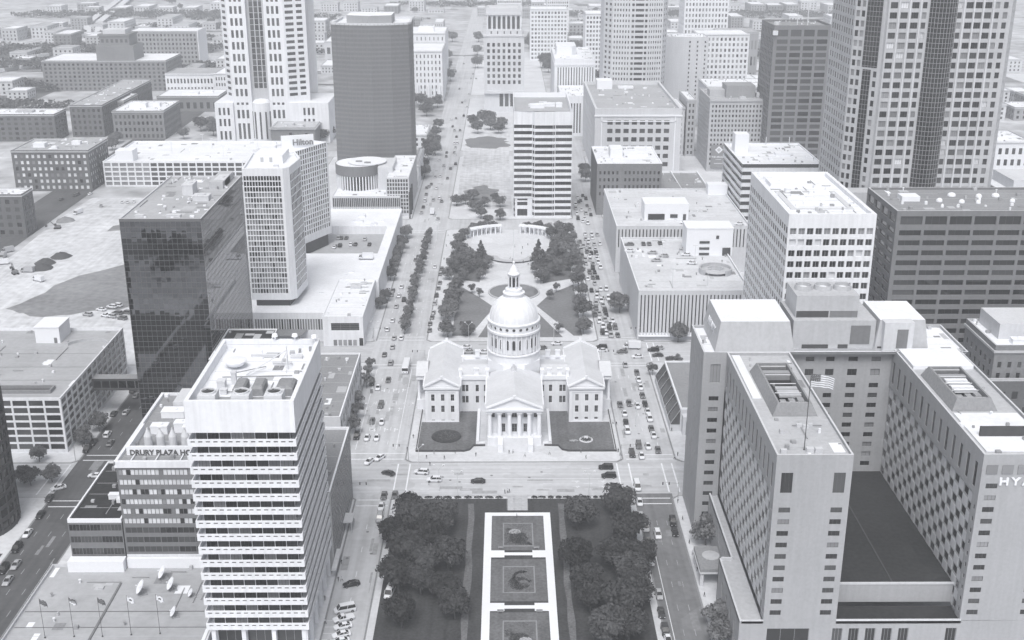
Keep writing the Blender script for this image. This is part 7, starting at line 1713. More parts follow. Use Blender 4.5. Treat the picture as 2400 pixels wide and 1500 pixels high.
# faceted pale tower cut by the top edge
B = Bld('faceted_tower','pale faceted tower with rows of dark slot windows cut by the top frame edge',82.6,130.5,1000,1050,150)
pts = [(82.6,1014),(89,1003),(104,1000),(118,1000),(131,1003),(136,1014),(136,1050),(82.6,1050)]; B.pts = pts
rows=[(36+4.35*k,38.1+4.35*k) for k in range(26)]
for i,(n,fr) in enumerate(((2,.5),(6,.45),(0,0),(6,.45),(2,.5))):
    e,l = edge(B,i)
    if i == 2: B.grid(e,0,l,.1,150,[(.6,2.6),(3.6,10.6),(11.6,13.6)],rows,'bare',.4,0,tones='mid',frame='grey_wall')
    else: B.grid(e,0,l,.1,150,even(.6,l-.6,n,fr),rows,'bare',.35,0,tones='mid',tiny=True)
for i in (5,6,7): e,l = edge(B,i); B.plain(e,0,l,.1,150)
B.w.poly([(*p,150) for p in pts]); B.done(['pale_concrete'])
# beige many-windowed block with banner
B = Bld('office_block','beige block of dense small windows carrying a dark diamond banner',147.5,191.6,850,900,53.3)
rows=[(5+3.5*k,6.9+3.5*k) for k in range(13)]
B.grid('F',147.5,191.6,.1,53.3,even(148.5,190.6,17,.5),rows,'bare',.3,0,tones='mid'); B.grid('L',850,900,.1,53.3,even(851,899,16,.45),rows,'bare',.3,0,tones='mid',tiny=True); B.plain('R',850,900,.1,53.3); B.plain('B',147.5,191.6,.1,53.3); B.roof(53.3,1,.8,1,0); B.w.box(146.9,192.2,849.3,850,51.5,52.4); B.done(['concrete','grey_roof'])
b = MB(); b.box(161,182,862,880,52.3,61); b.build('penthouse','grey_concrete',B.root); b = MB(); b.box(150,162,868,880,52.3,57); b.build('penthouse','concrete',B.root); roof_units(B,[(186,866,52.3,5,5,3),(172,856,52.3,4,3,1.6)])
b = MB(); b.box(150,161.5,848.9,849.2,3,20); bn = b.build('banner','banner',B.root)
b = MB(); b.poly([(155.7,848.8,13.6),(158.6,848.8,16.4),(155.7,848.8,19.2),(152.8,848.8,16.4)]); b.build('diamond','flag_white',bn); b = MB(); b.poly([(155.7,848.7,14.9),(157.2,848.7,16.4),(155.7,848.7,17.9),(154.2,848.7,16.4)]); b.build('diamond_inset','concrete',bn)
letters(bn,'THE ARCADE',(155.7,848.7,10.6),1.75,'flag_white',0,.05); b = MB(); b.box(152.6,158.8,848.75,848.85,6.2,6.5); b.box(153.6,157.8,848.75,848.85,9.2,9.4); b.build('rule','flag_white',bn)
# dark brown tower
B = Bld('brown_tower','mid-grey slab tower with four wide window columns left of the tallest tower',185.5,226,830,872,107)
rows=[(8+4.55*k,11+4.55*k) for k in range(20)]+[(99.5,104)]
B.grid('F',185.5,226,.1,107,[(188+9.2*k,195.4+9.2*k) for k in range(4)],rows,'bare',.4,0,tones='mid'); B.grid('L',830,872,.1,107,even(831,871,8,.7),rows,'bare',.3,0,tones='mid',tiny=True); B.plain('R',830,872,.1,107); B.plain('B',185.5,226,.1,107); B.roof(107,1.5,.8,1,0); B.done(['grey_wall','gravel_roof'])
b = MB(); b.tube((212,845,105),(212,845,122),.4); b.tube((206,850,105),(206,850,114),.3); b.lathe(188,835,[(1.8,107),(1.8,109)],14); b.build('antenna','light_metal',B.root)
b = MB(); b.obox(186.4,829.4,100.5,103.5,1.6,3.2,R(40)); b.build('roof_sign','white_trim',B.root)
# white flat-roofed banded block
B = Bld('banded_block','white flat-roofed block with slanting striped side behind the square-windowed tower',131,176,640,700,51)
for k in range(12):
    z=.1+4.25*k; B.w.box(131,176,640,700,z,z+2.2,0,'tb'); B.w.box(131.4,175.6,640.4,699.6,z+2.2,z+4.25,1,'tb')
B.roof(51.1,.8,.6,2,0); B.done(['white_wall','glass_mid','white_roof'])
b = MB(); b.box(133,141,675,684,50.3,61); b.build('lift_tower','white_trim',B.root); roof_units(B,[(160,668,50.3,10,6,1.6),(150,655,50.3,3,3,1.2)],'white_trim')
for x in (134,156,170): b = MB(); b.tube((x,698,50.3),(x,698,55),.25); b.build('vent_pipe','light_metal',B.root)
# plain concrete tower with three columns of dots
B = Bld('plain_tower','blank pale tower with three columns of tiny windows behind the recessed-grid office',142,183,1080,1110,72)
B.grid('F',142,183,.1,72,[(165.5,166.8),(172.5,173.8),(179.5,180.8)],[(8+3.9*k,9.8+3.9*k) for k in range(16)],'bare',.3,0,tones='mid',tiny=True); B.plain('L',1080,1110,.1,72); B.plain('R',1080,1110,.1,72); B.plain('B',142,183,.1,72); B.roof(72,1,.6,1,0); B.done(['pale_concrete','white_roof'])
# slit-windowed block and its low wings
B = Bld('slit_block','white block of tall slit windows right of the columned civic tower',43,79,1050,1140,56)
B.grid('F',43,79,.1,56,even(45,78,14,.36),[(20,49)],'bare',.6,0,tones='mid',name='slit_window'); B.plain('L',1050,1140,.1,56); B.plain('R',1050,1140,.1,56); B.plain('B',43,79,.1,56); B.w.box(42.6,79.4,1049.5,1140.4,50.5,52,0); B.roof(56,1,.8,1,0); B.done(['white_wall','white_roof'])
b = MB(); b.prism([(46,1085),(60,1085),(64,1090),(64,1120),(46,1120)],55,63); b.build('penthouse','white_trim',B.root)
B = Bld('slit_wing','low white wing with slits and ribbon windows before the slit-windowed block',46,79.5,985,1046,34)
B.grid('F',46,79.5,.1,34,[(52+2.4*k,53.1+2.4*k) for k in range(5)],[(3,28)],'bare',.5,0,tones='mid',name='slit_window'); b = MB()
for k in range(5): b = MB(); b.box(68,78,984.9,984.98,7+4.6*k,9.6+4.6*k); b.build('ribbon_window','glass_mid',B.root)
B.grid('L',985,1046,.1,34,even(987,1044,16,.4),[(4,30)],'bare',.4,0,tones='pale',tiny=True); B.plain('R',985,1046,.1,34); B.plain('B',46,79.5,.1,34); B.roof(34,1,.8,1,0); B.done(['white_wall','white_roof'])
# tall court tower, top left
B = Bld('court_tower','tall white tower with triple windows and central dark glass shaft',-221.5,-160.5,960,1012,165)
W=B.w; zr=[(38+9.3*k,44+9.3*k) for k in range(13)]
B.grid('F',-221.5,-206.8,.1,165,[(-219.3,-217.2),(-215.6,-213.5),(-211.9,-209.8)],[(3,16),(20,27),(31,33)]+[(z,z2) for z,z2 in zr],'m2',.5,0,tones='mid',frame='grey_metal')
B.grid('F',-192.4,-177,.1,165,[(-190,-187.9),(-186.3,-184.2),(-182.6,-180.5)],[(3,16),(20,27),(31,33)]+zr,'m2',.5,0,tones='mid',frame='grey_metal')
B.grid('F',-206.8,-192.4,33,165,[(-204.6,-201.6),(-200.8,-197.8),(-197.0,-194.6)],[(44+4.6*k,48.2+4.6*k) for k in range(25)],'bare',.3,1,tones='mid',pl=964)
W.lathe(-199.6,962,[(7.4,.1),(7.4,33),(5.5,35),(.01,36)],24,0); 
for s,x in (('R',-206.8),('L',-192.4)): B.plain(s,960,964,33,165,pl=x)
B.grid((-177,960,.86,.5),0,19,.1,165,[(1.5,8.5),(11,16)],[(38+4.65*k,40.4+4.65*k) for k in range(26)],'bare',.4,0,tones='mid')
l_=math.hypot(7,9); B.grid((-228.5,969,7/l_,-9/l_),0,l_,.1,165,[(2,8.6)],[(38+4.65*k,40.4+4.65*k) for k in range(26)],'bare',.4,0,tones='mid')
B.plain('B',-228,-160.5,.1,165); W.poly([(-228,969,165),(-221.5,960,165),(-177,960,165),(-160.5,970,165),(-160.5,1012,165),(-228,1012,165)])
for (xa,xb) in ((-237,-222),(-176.5,-144.5)):
    yy=958; cols=[(xa+(xb-xa)*.5+d,xa+(xb-xa)*.5+d+1.8) for d in (-4.6,-1,2.6)]
    B.grid('F',xa,xb,.1,33,cols,[(3,10),(14,20),(23,29)],'bare',.4,0,tones='mid',pl=yy); B.plain('L',yy,1010,.1,33,pl=xa); B.plain('R',yy,1010,.1,33,pl=xb); W.poly([(xa,yy,33),(xb,yy,33),(xb,1010,33),(xa,1010,33)],0)
for a in range(5): t_=R(200+35*a); b=MB(); b.obox(-199.6+7.45*math.cos(t_),962+7.45*math.sin(t_),4,26,.6,1.3,t_); b.build('rotunda_window','glass_mid',B.root)
B.done(['white_wall','concrete'])
B = Bld('stone_block','low dark stone block with terraced flat roof before the tall court tower',-187,-152,930,958,18)
B.grid('F',-187,-152,.1,18,even(-186,-153,8,.55),[(11,14)],'bare',.3,0,tones='pale'); B.plain('L',930,958,.1,18); B.plain('R',930,958,.1,18); B.plain('B',-187,-152,.1,18); B.w.box(-188,-151,929,959,16.6,17.4,2); B.roof(18,.8,.8,1,2); B.done(['brick','gravel_roof','concrete']); roof_units(B,[(-175,945,17.2,8,5,2),(-165,940,17.2,5,6,1.4)],'pale_concrete')
# white cubic-grid garage, far left
B = Bld('grid_garage','long low white garage with dark square openings behind the mirror tower',-279.6,-150,803.5,876,18.1)
def pg(i,j): return 'glass_pale' if i < 6 else 'glass_mid'
B.grid('F',-279.6,-150,.1,18.1,[(-278.8+5.35*k,-274.4+5.35*k) for k in range(24)],[(1.2+3.3*k,3.6+3.3*k) for k in range(5)],'bare',.5,0,pick=pg); B.plain('L',803.5,876,.1,18.1); B.plain('R',803.5,876,.1,18.1); B.plain('B',-279.6,-150,.1,18.1); B.roof(18.1,1,.6,1,0); B.done(['white_wall','white_roof'])
b = MB(); b.box(-271,-259,806,817,17.1,25); b.build('stair_house','white_trim',B.root)
for x,y in ((-240,835),(-215,850),(-200,822),(-180,845),(-168,828),(-225,865)): b = MB(); b.tube((x,y,17.1),(x,y,25),.14); b.box(x-1.4,x+1.4,y-.25,y+.25,24.9,25.2); b.build('deck_lamp','light_metal',B.root)
# brick warehouses, far left
def ware(label,x0,x1,y0,y1,h,nc,nr,m='brick',tones='mid',roofm='grey_roof',name='brick_warehouse',tiny=True,trim='concrete',z0=1.6,fr=.5,side='R'):
    B = Bld(name,label,x0,x1,y0,y1,h); p=(h-z0-1.2)/nr; rows=[(z0+p*k,z0+p*k+p*.55) for k in range(nr)]
    B.grid('F',x0,x1,.1,h,even(x0+.8,x1-.8,nc,fr),rows,'bare',.3,0,tones=tones,tiny=tiny); ns=max(3,int((y1-y0)/((x1-x0)/nc)))
    B.grid(side,y0,y1,.1,h,even(y0+.8,y1-.8,ns,fr),rows,'bare',.3,0,tones=tones,tiny=True); B.plain('L' if side=='R' else 'R',y0,y1,.1,h); B.plain('B',x0,x1,.1,h)
    B.w.box(x0-.4,x1+.4,y0-.4,y1+.4,h-1.5,h-.8,2); B.roof(h,.7,.7,1,2); B.done([m,roofm,trim]); return B
B = ware('brick warehouse with rows of pale square windows left of the dirt lot',-336.7,-284.5,791,832,28.5,13,6,'dark_brick','blind',tiny=False); roof_units(B,[(-322,806,27.8,8,6,3),(-300,815,27.8,6,4,2.4),(-310,800,27.8,4,3,1.6)],'white_trim')
B = ware('dark brick warehouse end at the left frame edge beside the dirt lot',-340,-285,675,692,26,10,5,'dark_brick','mid','white_roof')
B = ware('dark brick warehouse with pale patched roof at the far left edge',-430,-371.6,966,994,22.6,10,5,'dark_brick','mid','white_roof'); roof_units(B,[(-400,980,21.9,14,7,1.6)],'concrete')
B = ware('long dark brick warehouse running back behind the left edge one',-365,-338,985,1130,27,6,5,'dark_brick','dark','grey_roof')
B = ware('brick warehouse carrying a white lettered wall poster',-369.4,-332.4,1026,1066,24,8,4,'brick','mid','white_roof'); b = MB(); b.box(-347,-339,1025.6,1025.9,4,19); p_ = b.build('wall_poster','flag_white',B.root); b = MB(); b.box(-345,-341,1025.5,1025.58,10,11.6); b.box(-344.5,-340.5,1025.5,1025.58,7.4,8.4); b.build('poster_print','sign_dark',p_)
B = ware('square brick warehouse with arched upper windows and white roof plant',-326.3,-284,974,1026,24,11,4,'brick','mid','white_roof',tiny=False); roof_units(B,[(-310,995,23.3,14,8,4),(-296,1000,23.3,6,6,3)],'white_trim')
B = ware('low brick hall with five tall round-headed windows',-328,-270,1109,1152,14.8,9,1,'brick','mid','white_roof',z0=3,fr=.5); roof_units(B,[(-300,1125,14.1,16,6,2),(-290,1136,14.1,18,4,1.4)],'white_trim')
B = ware('broad many-windowed brick office block with stepped tower',-480,-352,1234,1296,31.5,26,7,'brick','mid','white_roof','stepped_office'); b = MB(); b.box(-424,-385,1238,1272,31,46); b.box(-419.9,-389.2,1240,1268,46,56); b.box(-421,-388,1239,1269,55.4,57.6); b.build('tower','brick',B.root); b = MB(); b.box(-416,-393,1242,1262,57.6,62); b.build('crown','pale_concrete',B.root)
for k in range(6): b = MB(); b.box(-418+k*4.9,-415.4+k*4.9,1239.9,1239.97,49,52.5); b.build('tower_window','glass_mid',B.root)
B = ware('tall grey slab with bright white end wall behind the stepped office',-442,-362,1409,1450,43,18,8,'grey_concrete','mid','white_roof','grey_slab'); b = MB(); b.box(-361.9,-361,1409,1450,.1,43.5); b.build('end_wall','white_trim',B.root); b = MB(); b.tube((-470,1400,0),(-470,1400,36),3.2,10); b.build('chimney','white_trim',B.root)
B = ware('low grey hipped hall with white arcade front beyond the brick warehouses',-350,-300,1220,1265,20,14,2,'white_wall','mid','grey_roof','arcade_hall')
B = ware('small white classical block beside the tall court tower',-290,-240,1180,1225,26,18,4,'white_wall','mid','white_roof','stone_office')
# pale stone offices behind the bow-fronted tower
B = ware('pale stone office with pillared base between dark tower and avenue',-97,-62,1162,1230,50,9,8,'white_wall','mid','white_roof','stone_office',tiny=True,fr=.3)
for k in range(6): b = MB(); b.lathe(-92+k*5.4,1160.5,[(1.3,0.1),(1.1,17)],8); b.build('column','white_trim',B.root)
B = ware('stepped white stone office farther up the left side of the avenue',-110,-64,1265,1330,56,10,8,'white_wall','pale','white_roof','stone_office',fr=.25); roof_units(B,[(-85,1290,55.3,16,12,5)],'white_trim')
B = ware('low white-roofed shop strip under the trees beside the avenue',-92,-63.5,938,985,11,5,2,'white_wall','dark','white_roof','shop_strip')
B = ware('low white wing beside the bow-fronted tower',-64.2,-60.6,800,860,16,2,2,'white_wall','dark','white_roof','low_wing')
B = ware('white curved-roof arena hall left of the bow-fronted tower',-215,-120,1420,1500,30,12,2,'pale_concrete','mid','white_roof','arena_hall'); b = MB(); b.lathe(-167,1460,[(46,30),(40,36),(24,40),(.01,41)],32); b.build('curved_roof','white_roof',B.root,True)
# row houses on the mid right
B = ware('narrow pale office with dotted front between faceted tower and beige block',118,138,905,950,38,4,8,'pale_concrete','mid','white_roof','narrow_office',side='L')
B = ware('narrow grey office beside the beige diamond-banner block',139.5,146.5,905,950,44,2,9,'concrete','mid','white_roof','narrow_office',side='L')
B = ware('beige slab with tower of dotted windows right of the blank tower',186,236,1160,1200,66,12,12,'white_wall','pale','white_roof','white_slab',side='L')
B = ware('white stepped slab high on the right skyline',210,262,1420,1465,84,13,13,'white_wall','pale','white_roof','white_slab',side='L')
B = ware('mid-grey office with slotted front before the white stepped slab',230,272,1290,1330,54,11,3,'grey_concrete','pale','grey_roof','grey_office',side='L')
B = ware('white low office with bell tower front behind the beige block',170,228,1000,1046,40,13,4,'white_wall','mid','white_roof','white_office',side='L'); b = MB(); b.box(229,239,1000,1010,0.1,62); b.prism([(229,1000),(239,1000),(234,1005)],62,66); b.build('bell_tower','white_trim',B.root)
B = ware('white slab left of the dark slab tower roof edge',270,300,1100,1140,62,7,12,'white_wall','pale','white_roof','white_slab',side='L')
B = ware('white grid office right of the tallest tower below the frame edge',272,345,760,800,40,16,5,'white_wall','mid','white_roof','white_office',side='L')
B = ware('flat white-roofed store beyond the right frame edge offices',262,340,850,890,22,12,2,'pale_concrete','mid','white_roof','flat_store',side='L')
B = ware('grey brick loft at the right edge beyond the white offices',310,400,960,1010,30,16,4,'grey_concrete','mid','grey_roof','brick_loft',side='L')
for (x0,x1,y0,y1,h,lab) in ((88,128,1330,1370,70,'pale balconied apartment slab above the mall trees'),(30,76,1480,1520,62,'pale apartment slab behind the mall trees'),(-12,22,1680,1720,64,'hazy white apartment slab far beyond the civic tower'),(60,92,1760,1800,56,'hazy apartment slab at the top edge near the faceted tower')):
    ware(lab,x0,x1,y0,y1,h,11,int(h/5),'white_wall','pale','white_roof','apartment_slab',side='L',fr=.6)
# --- rows of small far rooftops
rnd = random.Random(21)
rowdef = [(-50,230,2050,10,'straight beyond the avenue'),(-260,-90,1820,6,'left of the fading avenue'),(110,300,1250,6,'behind the blank pale tower'),(-720,-500,1460,5,'across the left rail yard'),(-560,-470,1190,2,'at the left rail yard edge'),(-740,-560,1680,4,'beyond the scrub ground'),(-330,-130,1640,5,'behind the arena hall'),(330,520,1060,4,'right of the tallest tower'),(90,330,1730,6,'past the apartment slabs'),(-470,-345,1330,5,'behind the stepped brick office'),(-330,-120,1330,6,'beyond the arcade hall'),(-560,-120,1560,9,'beside the rail yard'),(-700,-100,1800,12,'past the rail yard'),(-800,-100,2100,12,'on the far left plain'),(80,420,1560,8,'beyond the apartment slabs'),(60,560,1850,11,'on the far right plain'),(40,700,2150,13,'at the top right edge'),(280,520,1180,6,'behind the right edge offices'),(300,600,1360,7,'high at the right frame edge')]
for (xa,xb,y,n,where) in rowdef:
    n = int(n*1.5)
    for i in range(n):
        w = (xb-xa)/n; x0 = xa+w*i+rnd.uniform(.05,.2)*w; x1 = xa+w*(i+1)-rnd.uniform(.05,.25)*w; h = rnd.uniform(7,20); yy = y+rnd.uniform(-40,40); d = rnd.uniform(22,60); pale = rnd.random() < .45
        ware(f'{ordw(i+1)} {"pale" if pale else "grey"} rooftop from the left in the row {where}', x0,x1,yy,yy+d,h,max(4,int((x1-x0)/5)),max(1,int(h/4.5)),'pale_concrete' if pale else rnd.choice(('brick','grey_concrete','concrete')),'mid',rnd.choice(('white_roof','grey_roof','white_roof')),'far_block',side='R' if x0 < 0 else 'L',fr=.4)
# road ramps and rail lines on the far left
b = MB(); P = [(-330,1420),(-420,1500),(-560,1650),(-640,1900),(-760,2500)]
for (p,q) in zip(P,P[1:]):
    for w in (0,16): 
        dx,dy=q[0]-p[0],q[1]-p[1]; l=math.hypot(dx,dy); ox,oy=-dy/l*w,dx/l*w; b.obox((p[0]+q[0])/2+ox,(p[1]+q[1])/2+oy,5.6,6.6,l+4,11,math.atan2(dy,dx))
        for k in range(int(l/40)): t_=(k+.5)/max(1,int(l/40)); b.box(p[0]+dx*t_+ox-1.2,p[0]+dx*t_+ox+1.2,p[1]+dy*t_+oy-1.2,p[1]+dy*t_+oy+1.2,0,5.6)
b.single('viaduct',['pale_concrete'],(-420,1500,0),'pale twin highway viaduct curving across the far left','bridge')
for k,(xa,ya,xb,yb) in enumerate(((-640,1280,-470,1560),(-660,1290,-490,1570),(-700,1320,-520,1620))):
    b = MB(); l=math.hypot(xb-xa,yb-ya); a=math.atan2(yb-ya,xb-xa); n=int(l/19)
    t = thing('train',f'{ordw(k+1)} line of freight wagons on the far left rail yard','train',((xa+xb)/2,(ya+yb)/2,0))
    for i in range(n):
        u=(i+.5)/n; b = MB(); b.obox(xa+(xb-xa)*u,ya+(yb-ya)*u,1.0,4.6,16.5,3.2,a); b.obox(xa+(xb-xa)*u,ya+(yb-ya)*u,.2,1.0,13,2.2,a); b.build('wagon','pale_concrete' if i%3 else 'grey_wall',t)
# ================================================================ trees
def crown_mesh(name, seed, rx, rz, zc, nc, nl, size, m='leaf', cone=False):
    r = np.random.default_rng(seed)
    d = r.normal(size=(nc,3)); d /= np.linalg.norm(d,axis=1)[:,None]; u = r.random(nc)**.45
    if cone:
        h = r.random(nc)**1.4; a = r.random(nc)*2*np.pi; rad = rx*(1-h)*.9*np.sqrt(r.random(nc))
        cc = np.stack([rad*np.cos(a), rad*np.sin(a), zc-rz+2*rz*h],1); cr = rx*.22*(1.2-h)
    else:
        cc = d*u[:,None]*np.array([rx*.74,rx*.74,rz*.72]); cc[:,2] += zc; cr = rx*(.26+.2*r.random(nc))
    k = r.integers(0,nc,nl); e = r.normal(size=(nl,3)); e /= np.linalg.norm(e,axis=1)[:,None]; e[:,2] = np.where(e[:,2] < -.3, -e[:,2], e[:,2])
    c = cc[k]+e*(np.asarray(cr)[k] if np.ndim(cr) else cr)[:,None]*(.75+.35*r.random(nl))[:,None]
    n = e+np.array([0,0,.25])+.42*r.normal(size=(nl,3)); n /= np.linalg.norm(n,axis=1)[:,None]
    t = np.cross(n, r.normal(size=(nl,3))); t /= np.linalg.norm(t,axis=1)[:,None]; b = np.cross(n,t)
    s = size*(.6+.8*r.random(nl))[:,None]
    V = np.stack([c-t*s, c-b*s*.6, c+t*s, c+b*s*.6],1).reshape(-1,3)
    me = bpy.data.meshes.new(name); me.vertices.add(4*nl); me.vertices.foreach_set('co', V.ravel()); me.loops.add(4*nl); me.loops.foreach_set('vertex_index', np.arange(4*nl)); me.polygons.add(nl); me.polygons.foreach_set('loop_start', np.arange(0,4*nl,4))
    me.update(calc_edges=True); me.materials.append(M[m]); return me
def trunk_mesh(h, r, limbs, reach, seed):
    rnd = random.Random(seed); b = MB(); b.tube((0,0,-.05),(0,0,h*.5),r,7,0,r*.75); b.tube((0,0,h*.5),(.1,.05,h),r*.75,7,0,r*.5)
    for i in range(limbs):
        a = 6.283*i/limbs+rnd.uniform(-.4,.4); z = h*rnd.uniform(.55,.95); q = (reach*math.cos(a),reach*math.sin(a),z+reach*rnd.uniform(.5,1.0)); b.tube((0,0,z),q,r*.4,5,0,r*.12)
    return b.mesh('trunk',['bark'])
KIND = {'big':[(crown_mesh('crown',i,6.0,4.3,6.9,34,4600,.48),trunk_mesh(5.2,.34,6,3.2,i)) for i in range(5)],
        'mid':[(crown_mesh('crown',10+i,4.7,3.7,5.2,28,2800,.42,'leaf_mid'),trunk_mesh(3.4,.2,5,1.9,i)) for i in range(4)],
        'small':[(crown_mesh('crown',20+i,2.3,2.1,3.4,16,1200,.25,'leaf_mid'),trunk_mesh(2.3,.1,4,1.0,i)) for i in range(3)],
        'cone':[(crown_mesh('crown',30,5.6,6.6,7.3,110,6500,.36,'leaf_mid',cone=True),trunk_mesh(10,.35,3,1.2,5))],
        'far':[(crown_mesh('crown',40+i,7,4.6,5.4,30,1100,.9,'leaf_far'),trunk_mesh(4,.3,3,2.5,i)) for i in range(2)]}
def tree(x, y, kind, s, label, group, i, z=.13):
    c, tr = KIND[kind][i % len(KIND[kind])]
    t = thing('tree', label, 'tree', (x,y,z), (i*2.4) % 6.28, group); t.scale = (s,s,s*(.92+.16*((i*37) % 10)/10)); OFF[t] = Vector((0,0,0))
    put('trunk', tr, t); put('crown', c, t)
zones = {}
for T_ in TREES: zones.setdefault(T_[4], []).append(T_)
gi = 0
for zn, l in zones.items():
    l.sort(key=lambda q: (q[1]))
    for i, (x,y,kind,s,_) in enumerate(l):
        gi += 1
        lab = zn if len(l) == 1 else f'{ordw(i+1)} nearest {"conifer" if kind == "cone" else "leafy tree"} of the {zn}'
        tree(x,y,kind,s,lab,None if len(l) == 1 else zn,gi)
FT = sorted(FAR_TREES, key=lambda q: q[1])
for side, nm in ((-1,'left'),(1,'right')):
    l = [q for q in FT if (q[0] < 0) == (side < 0)]
    for i, (x,y) in enumerate(l): gi += 1; tree(x,y,'far',.8+.5*((i*29) % 10)/10,f'{ordw(i+1)} nearest hazy tree scattered over the far {nm} plain',f'hazy trees on the far {nm} plain',gi,-.05)
# far woods and hedgerows that read as one mass
def wood(cx, cy, rx, ry, n, seed, label):
    me = crown_mesh('wood',seed,1,1,0,1,2,1,'leaf_far'); r = np.random.default_rng(seed); nl = n
    a = r.random(nl)*2*np.pi; q = np.sqrt(r.random(nl)); X = cx+rx*q*np.cos(a); Y = cy+ry*q*np.sin(a); Zz = 3+5*r.random(nl)+2.5*np.sin(X*.12)*np.cos(Y*.09)
    nrm = r.normal(size=(nl,3)); nrm[:,2] = abs(nrm[:,2])+.6; nrm /= np.linalg.norm(nrm,axis=1)[:,None]; t = np.cross(nrm,r.normal(size=(nl,3))); t /= np.linalg.norm(t,axis=1)[:,None]; b = np.cross(nrm,t); s = (1.0+1.2*r.random(nl))[:,None]; c = np.stack([X,Y,Zz],1)
    V = np.stack([c-t*s,c-b*s,c+t*s,c+b*s],1).reshape(-1,3)
    me = bpy.data.meshes.new('wood'); me.vertices.add(4*nl); me.vertices.foreach_set('co',V.ravel()); me.loops.add(4*nl); me.loops.foreach_set('vertex_index',np.arange(4*nl)); me.polygons.add(nl); me.polygons.foreach_set('loop_start',np.arange(0,4*nl,4)); me.update(calc_edges=True); me.materials.append(M['leaf_far'])
    o = put('wood',me); tag(o,label,None,None,'stuff')
for a in ((-560,1420,150,34,3200,61,'dark far wood beside the rail yard at the left edge'),(-300,1700,130,30,2600,62,'hazy tree belt beyond the viaduct'),(-620,2050,220,40,4200,63,'hazy tree belt at the upper left'),(150,1680,100,40,2600,64,'hazy tree belt beyond the apartment slabs'),(420,1500,120,40,3000,65,'hazy tree belt at the right frame edge'),(300,2050,260,40,4200,66,'hazy tree belt at the upper right'),(-60,2250,160,26,2400,67,'hazy tree belt where the avenue fades out'),(-520,1120,110,24,2400,68,'dark scrub strip left of the brick warehouses'),(-250,1560,90,30,2000,69,'scrub strip in front of the arena hall'),(-600,1250,60,12,900,70,'thin hedgerow at the left edge of the rail yard'),(-430,1580,80,14,1100,71,'hedgerow beside the viaduct'),(-500,1850,140,16,1500,72,'hazy hedgerow past the viaduct'),(-240,1930,120,22,1600,73,'hazy hedgerow left of the avenue'),(340,1270,60,16,1000,74,'tree belt behind the right edge offices'),(520,1750,140,24,1800,75,'hazy tree belt on the right plain'),(180,1900,90,20,1300,76,'hazy tree belt past the white slabs'),(-350,1390,50,14,800,77,'scrub behind the grey slab'),(330,1080,30,14,600,78,'trees right of the tallest tower'),(-640,1560,120,40,3400,79,'dark wood across the scrub ground at the left edge'),(-520,1240,60,26,1500,80,'dark trees on the rail yard ground'),(-400,2000,130,30,2200,81,'hazy wood at the top left'),(-700,1750,90,30,2000,82,'dark wood by the outer left road')): wood(*a)
# ================================================================ cars
def loft(b, secs, m=0):
    "secs: (y, z0, zm, zt, hw, ht) rings of 6 points"
    n0 = len(b.v)
    for (y,z0,zm,zt,hw,ht) in secs: b.v += [(-hw*.92,y,z0),(hw*.92,y,z0),(hw,y,zm),(ht,y,zt),(-ht,y,zt),(-hw,y,zm)]
    for k in range(len(secs)-1):
        for i in range(6):
            j = (i+1) % 6; b.f.append((n0+6*k+i,n0+6*k+j,n0+6*k+6+j,n0+6*k+6+i)); b.m.append(m)
    b.f.append(tuple(n0+i for i in range(5,-1,-1))); b.m.append(m); e = n0+6*(len(secs)-1); b.f.append(tuple(e+i for i in range(6))); b.m.append(m)
def frust(b, y0,y1,z0,h0, Y0,Y1,z1,h1, m=0, top=True):
    A=[(-h0,y0,z0),(h0,y0,z0),(h0,y1,z0),(-h0,y1,z0)]; C=[(-h1,Y0,z1),(h1,Y0,z1),(h1,Y1,z1),(-h1,Y1,z1)]; n=len(b.v); b.v += A+C
    for i in range(4): j=(i+1)%4; b.f.append((n+i,n+j,n+4+j,n+4+i)); b.m.append(m)
    if top: b.f.append((n+4,n+5,n+6,n+7)); b.m.append(m)
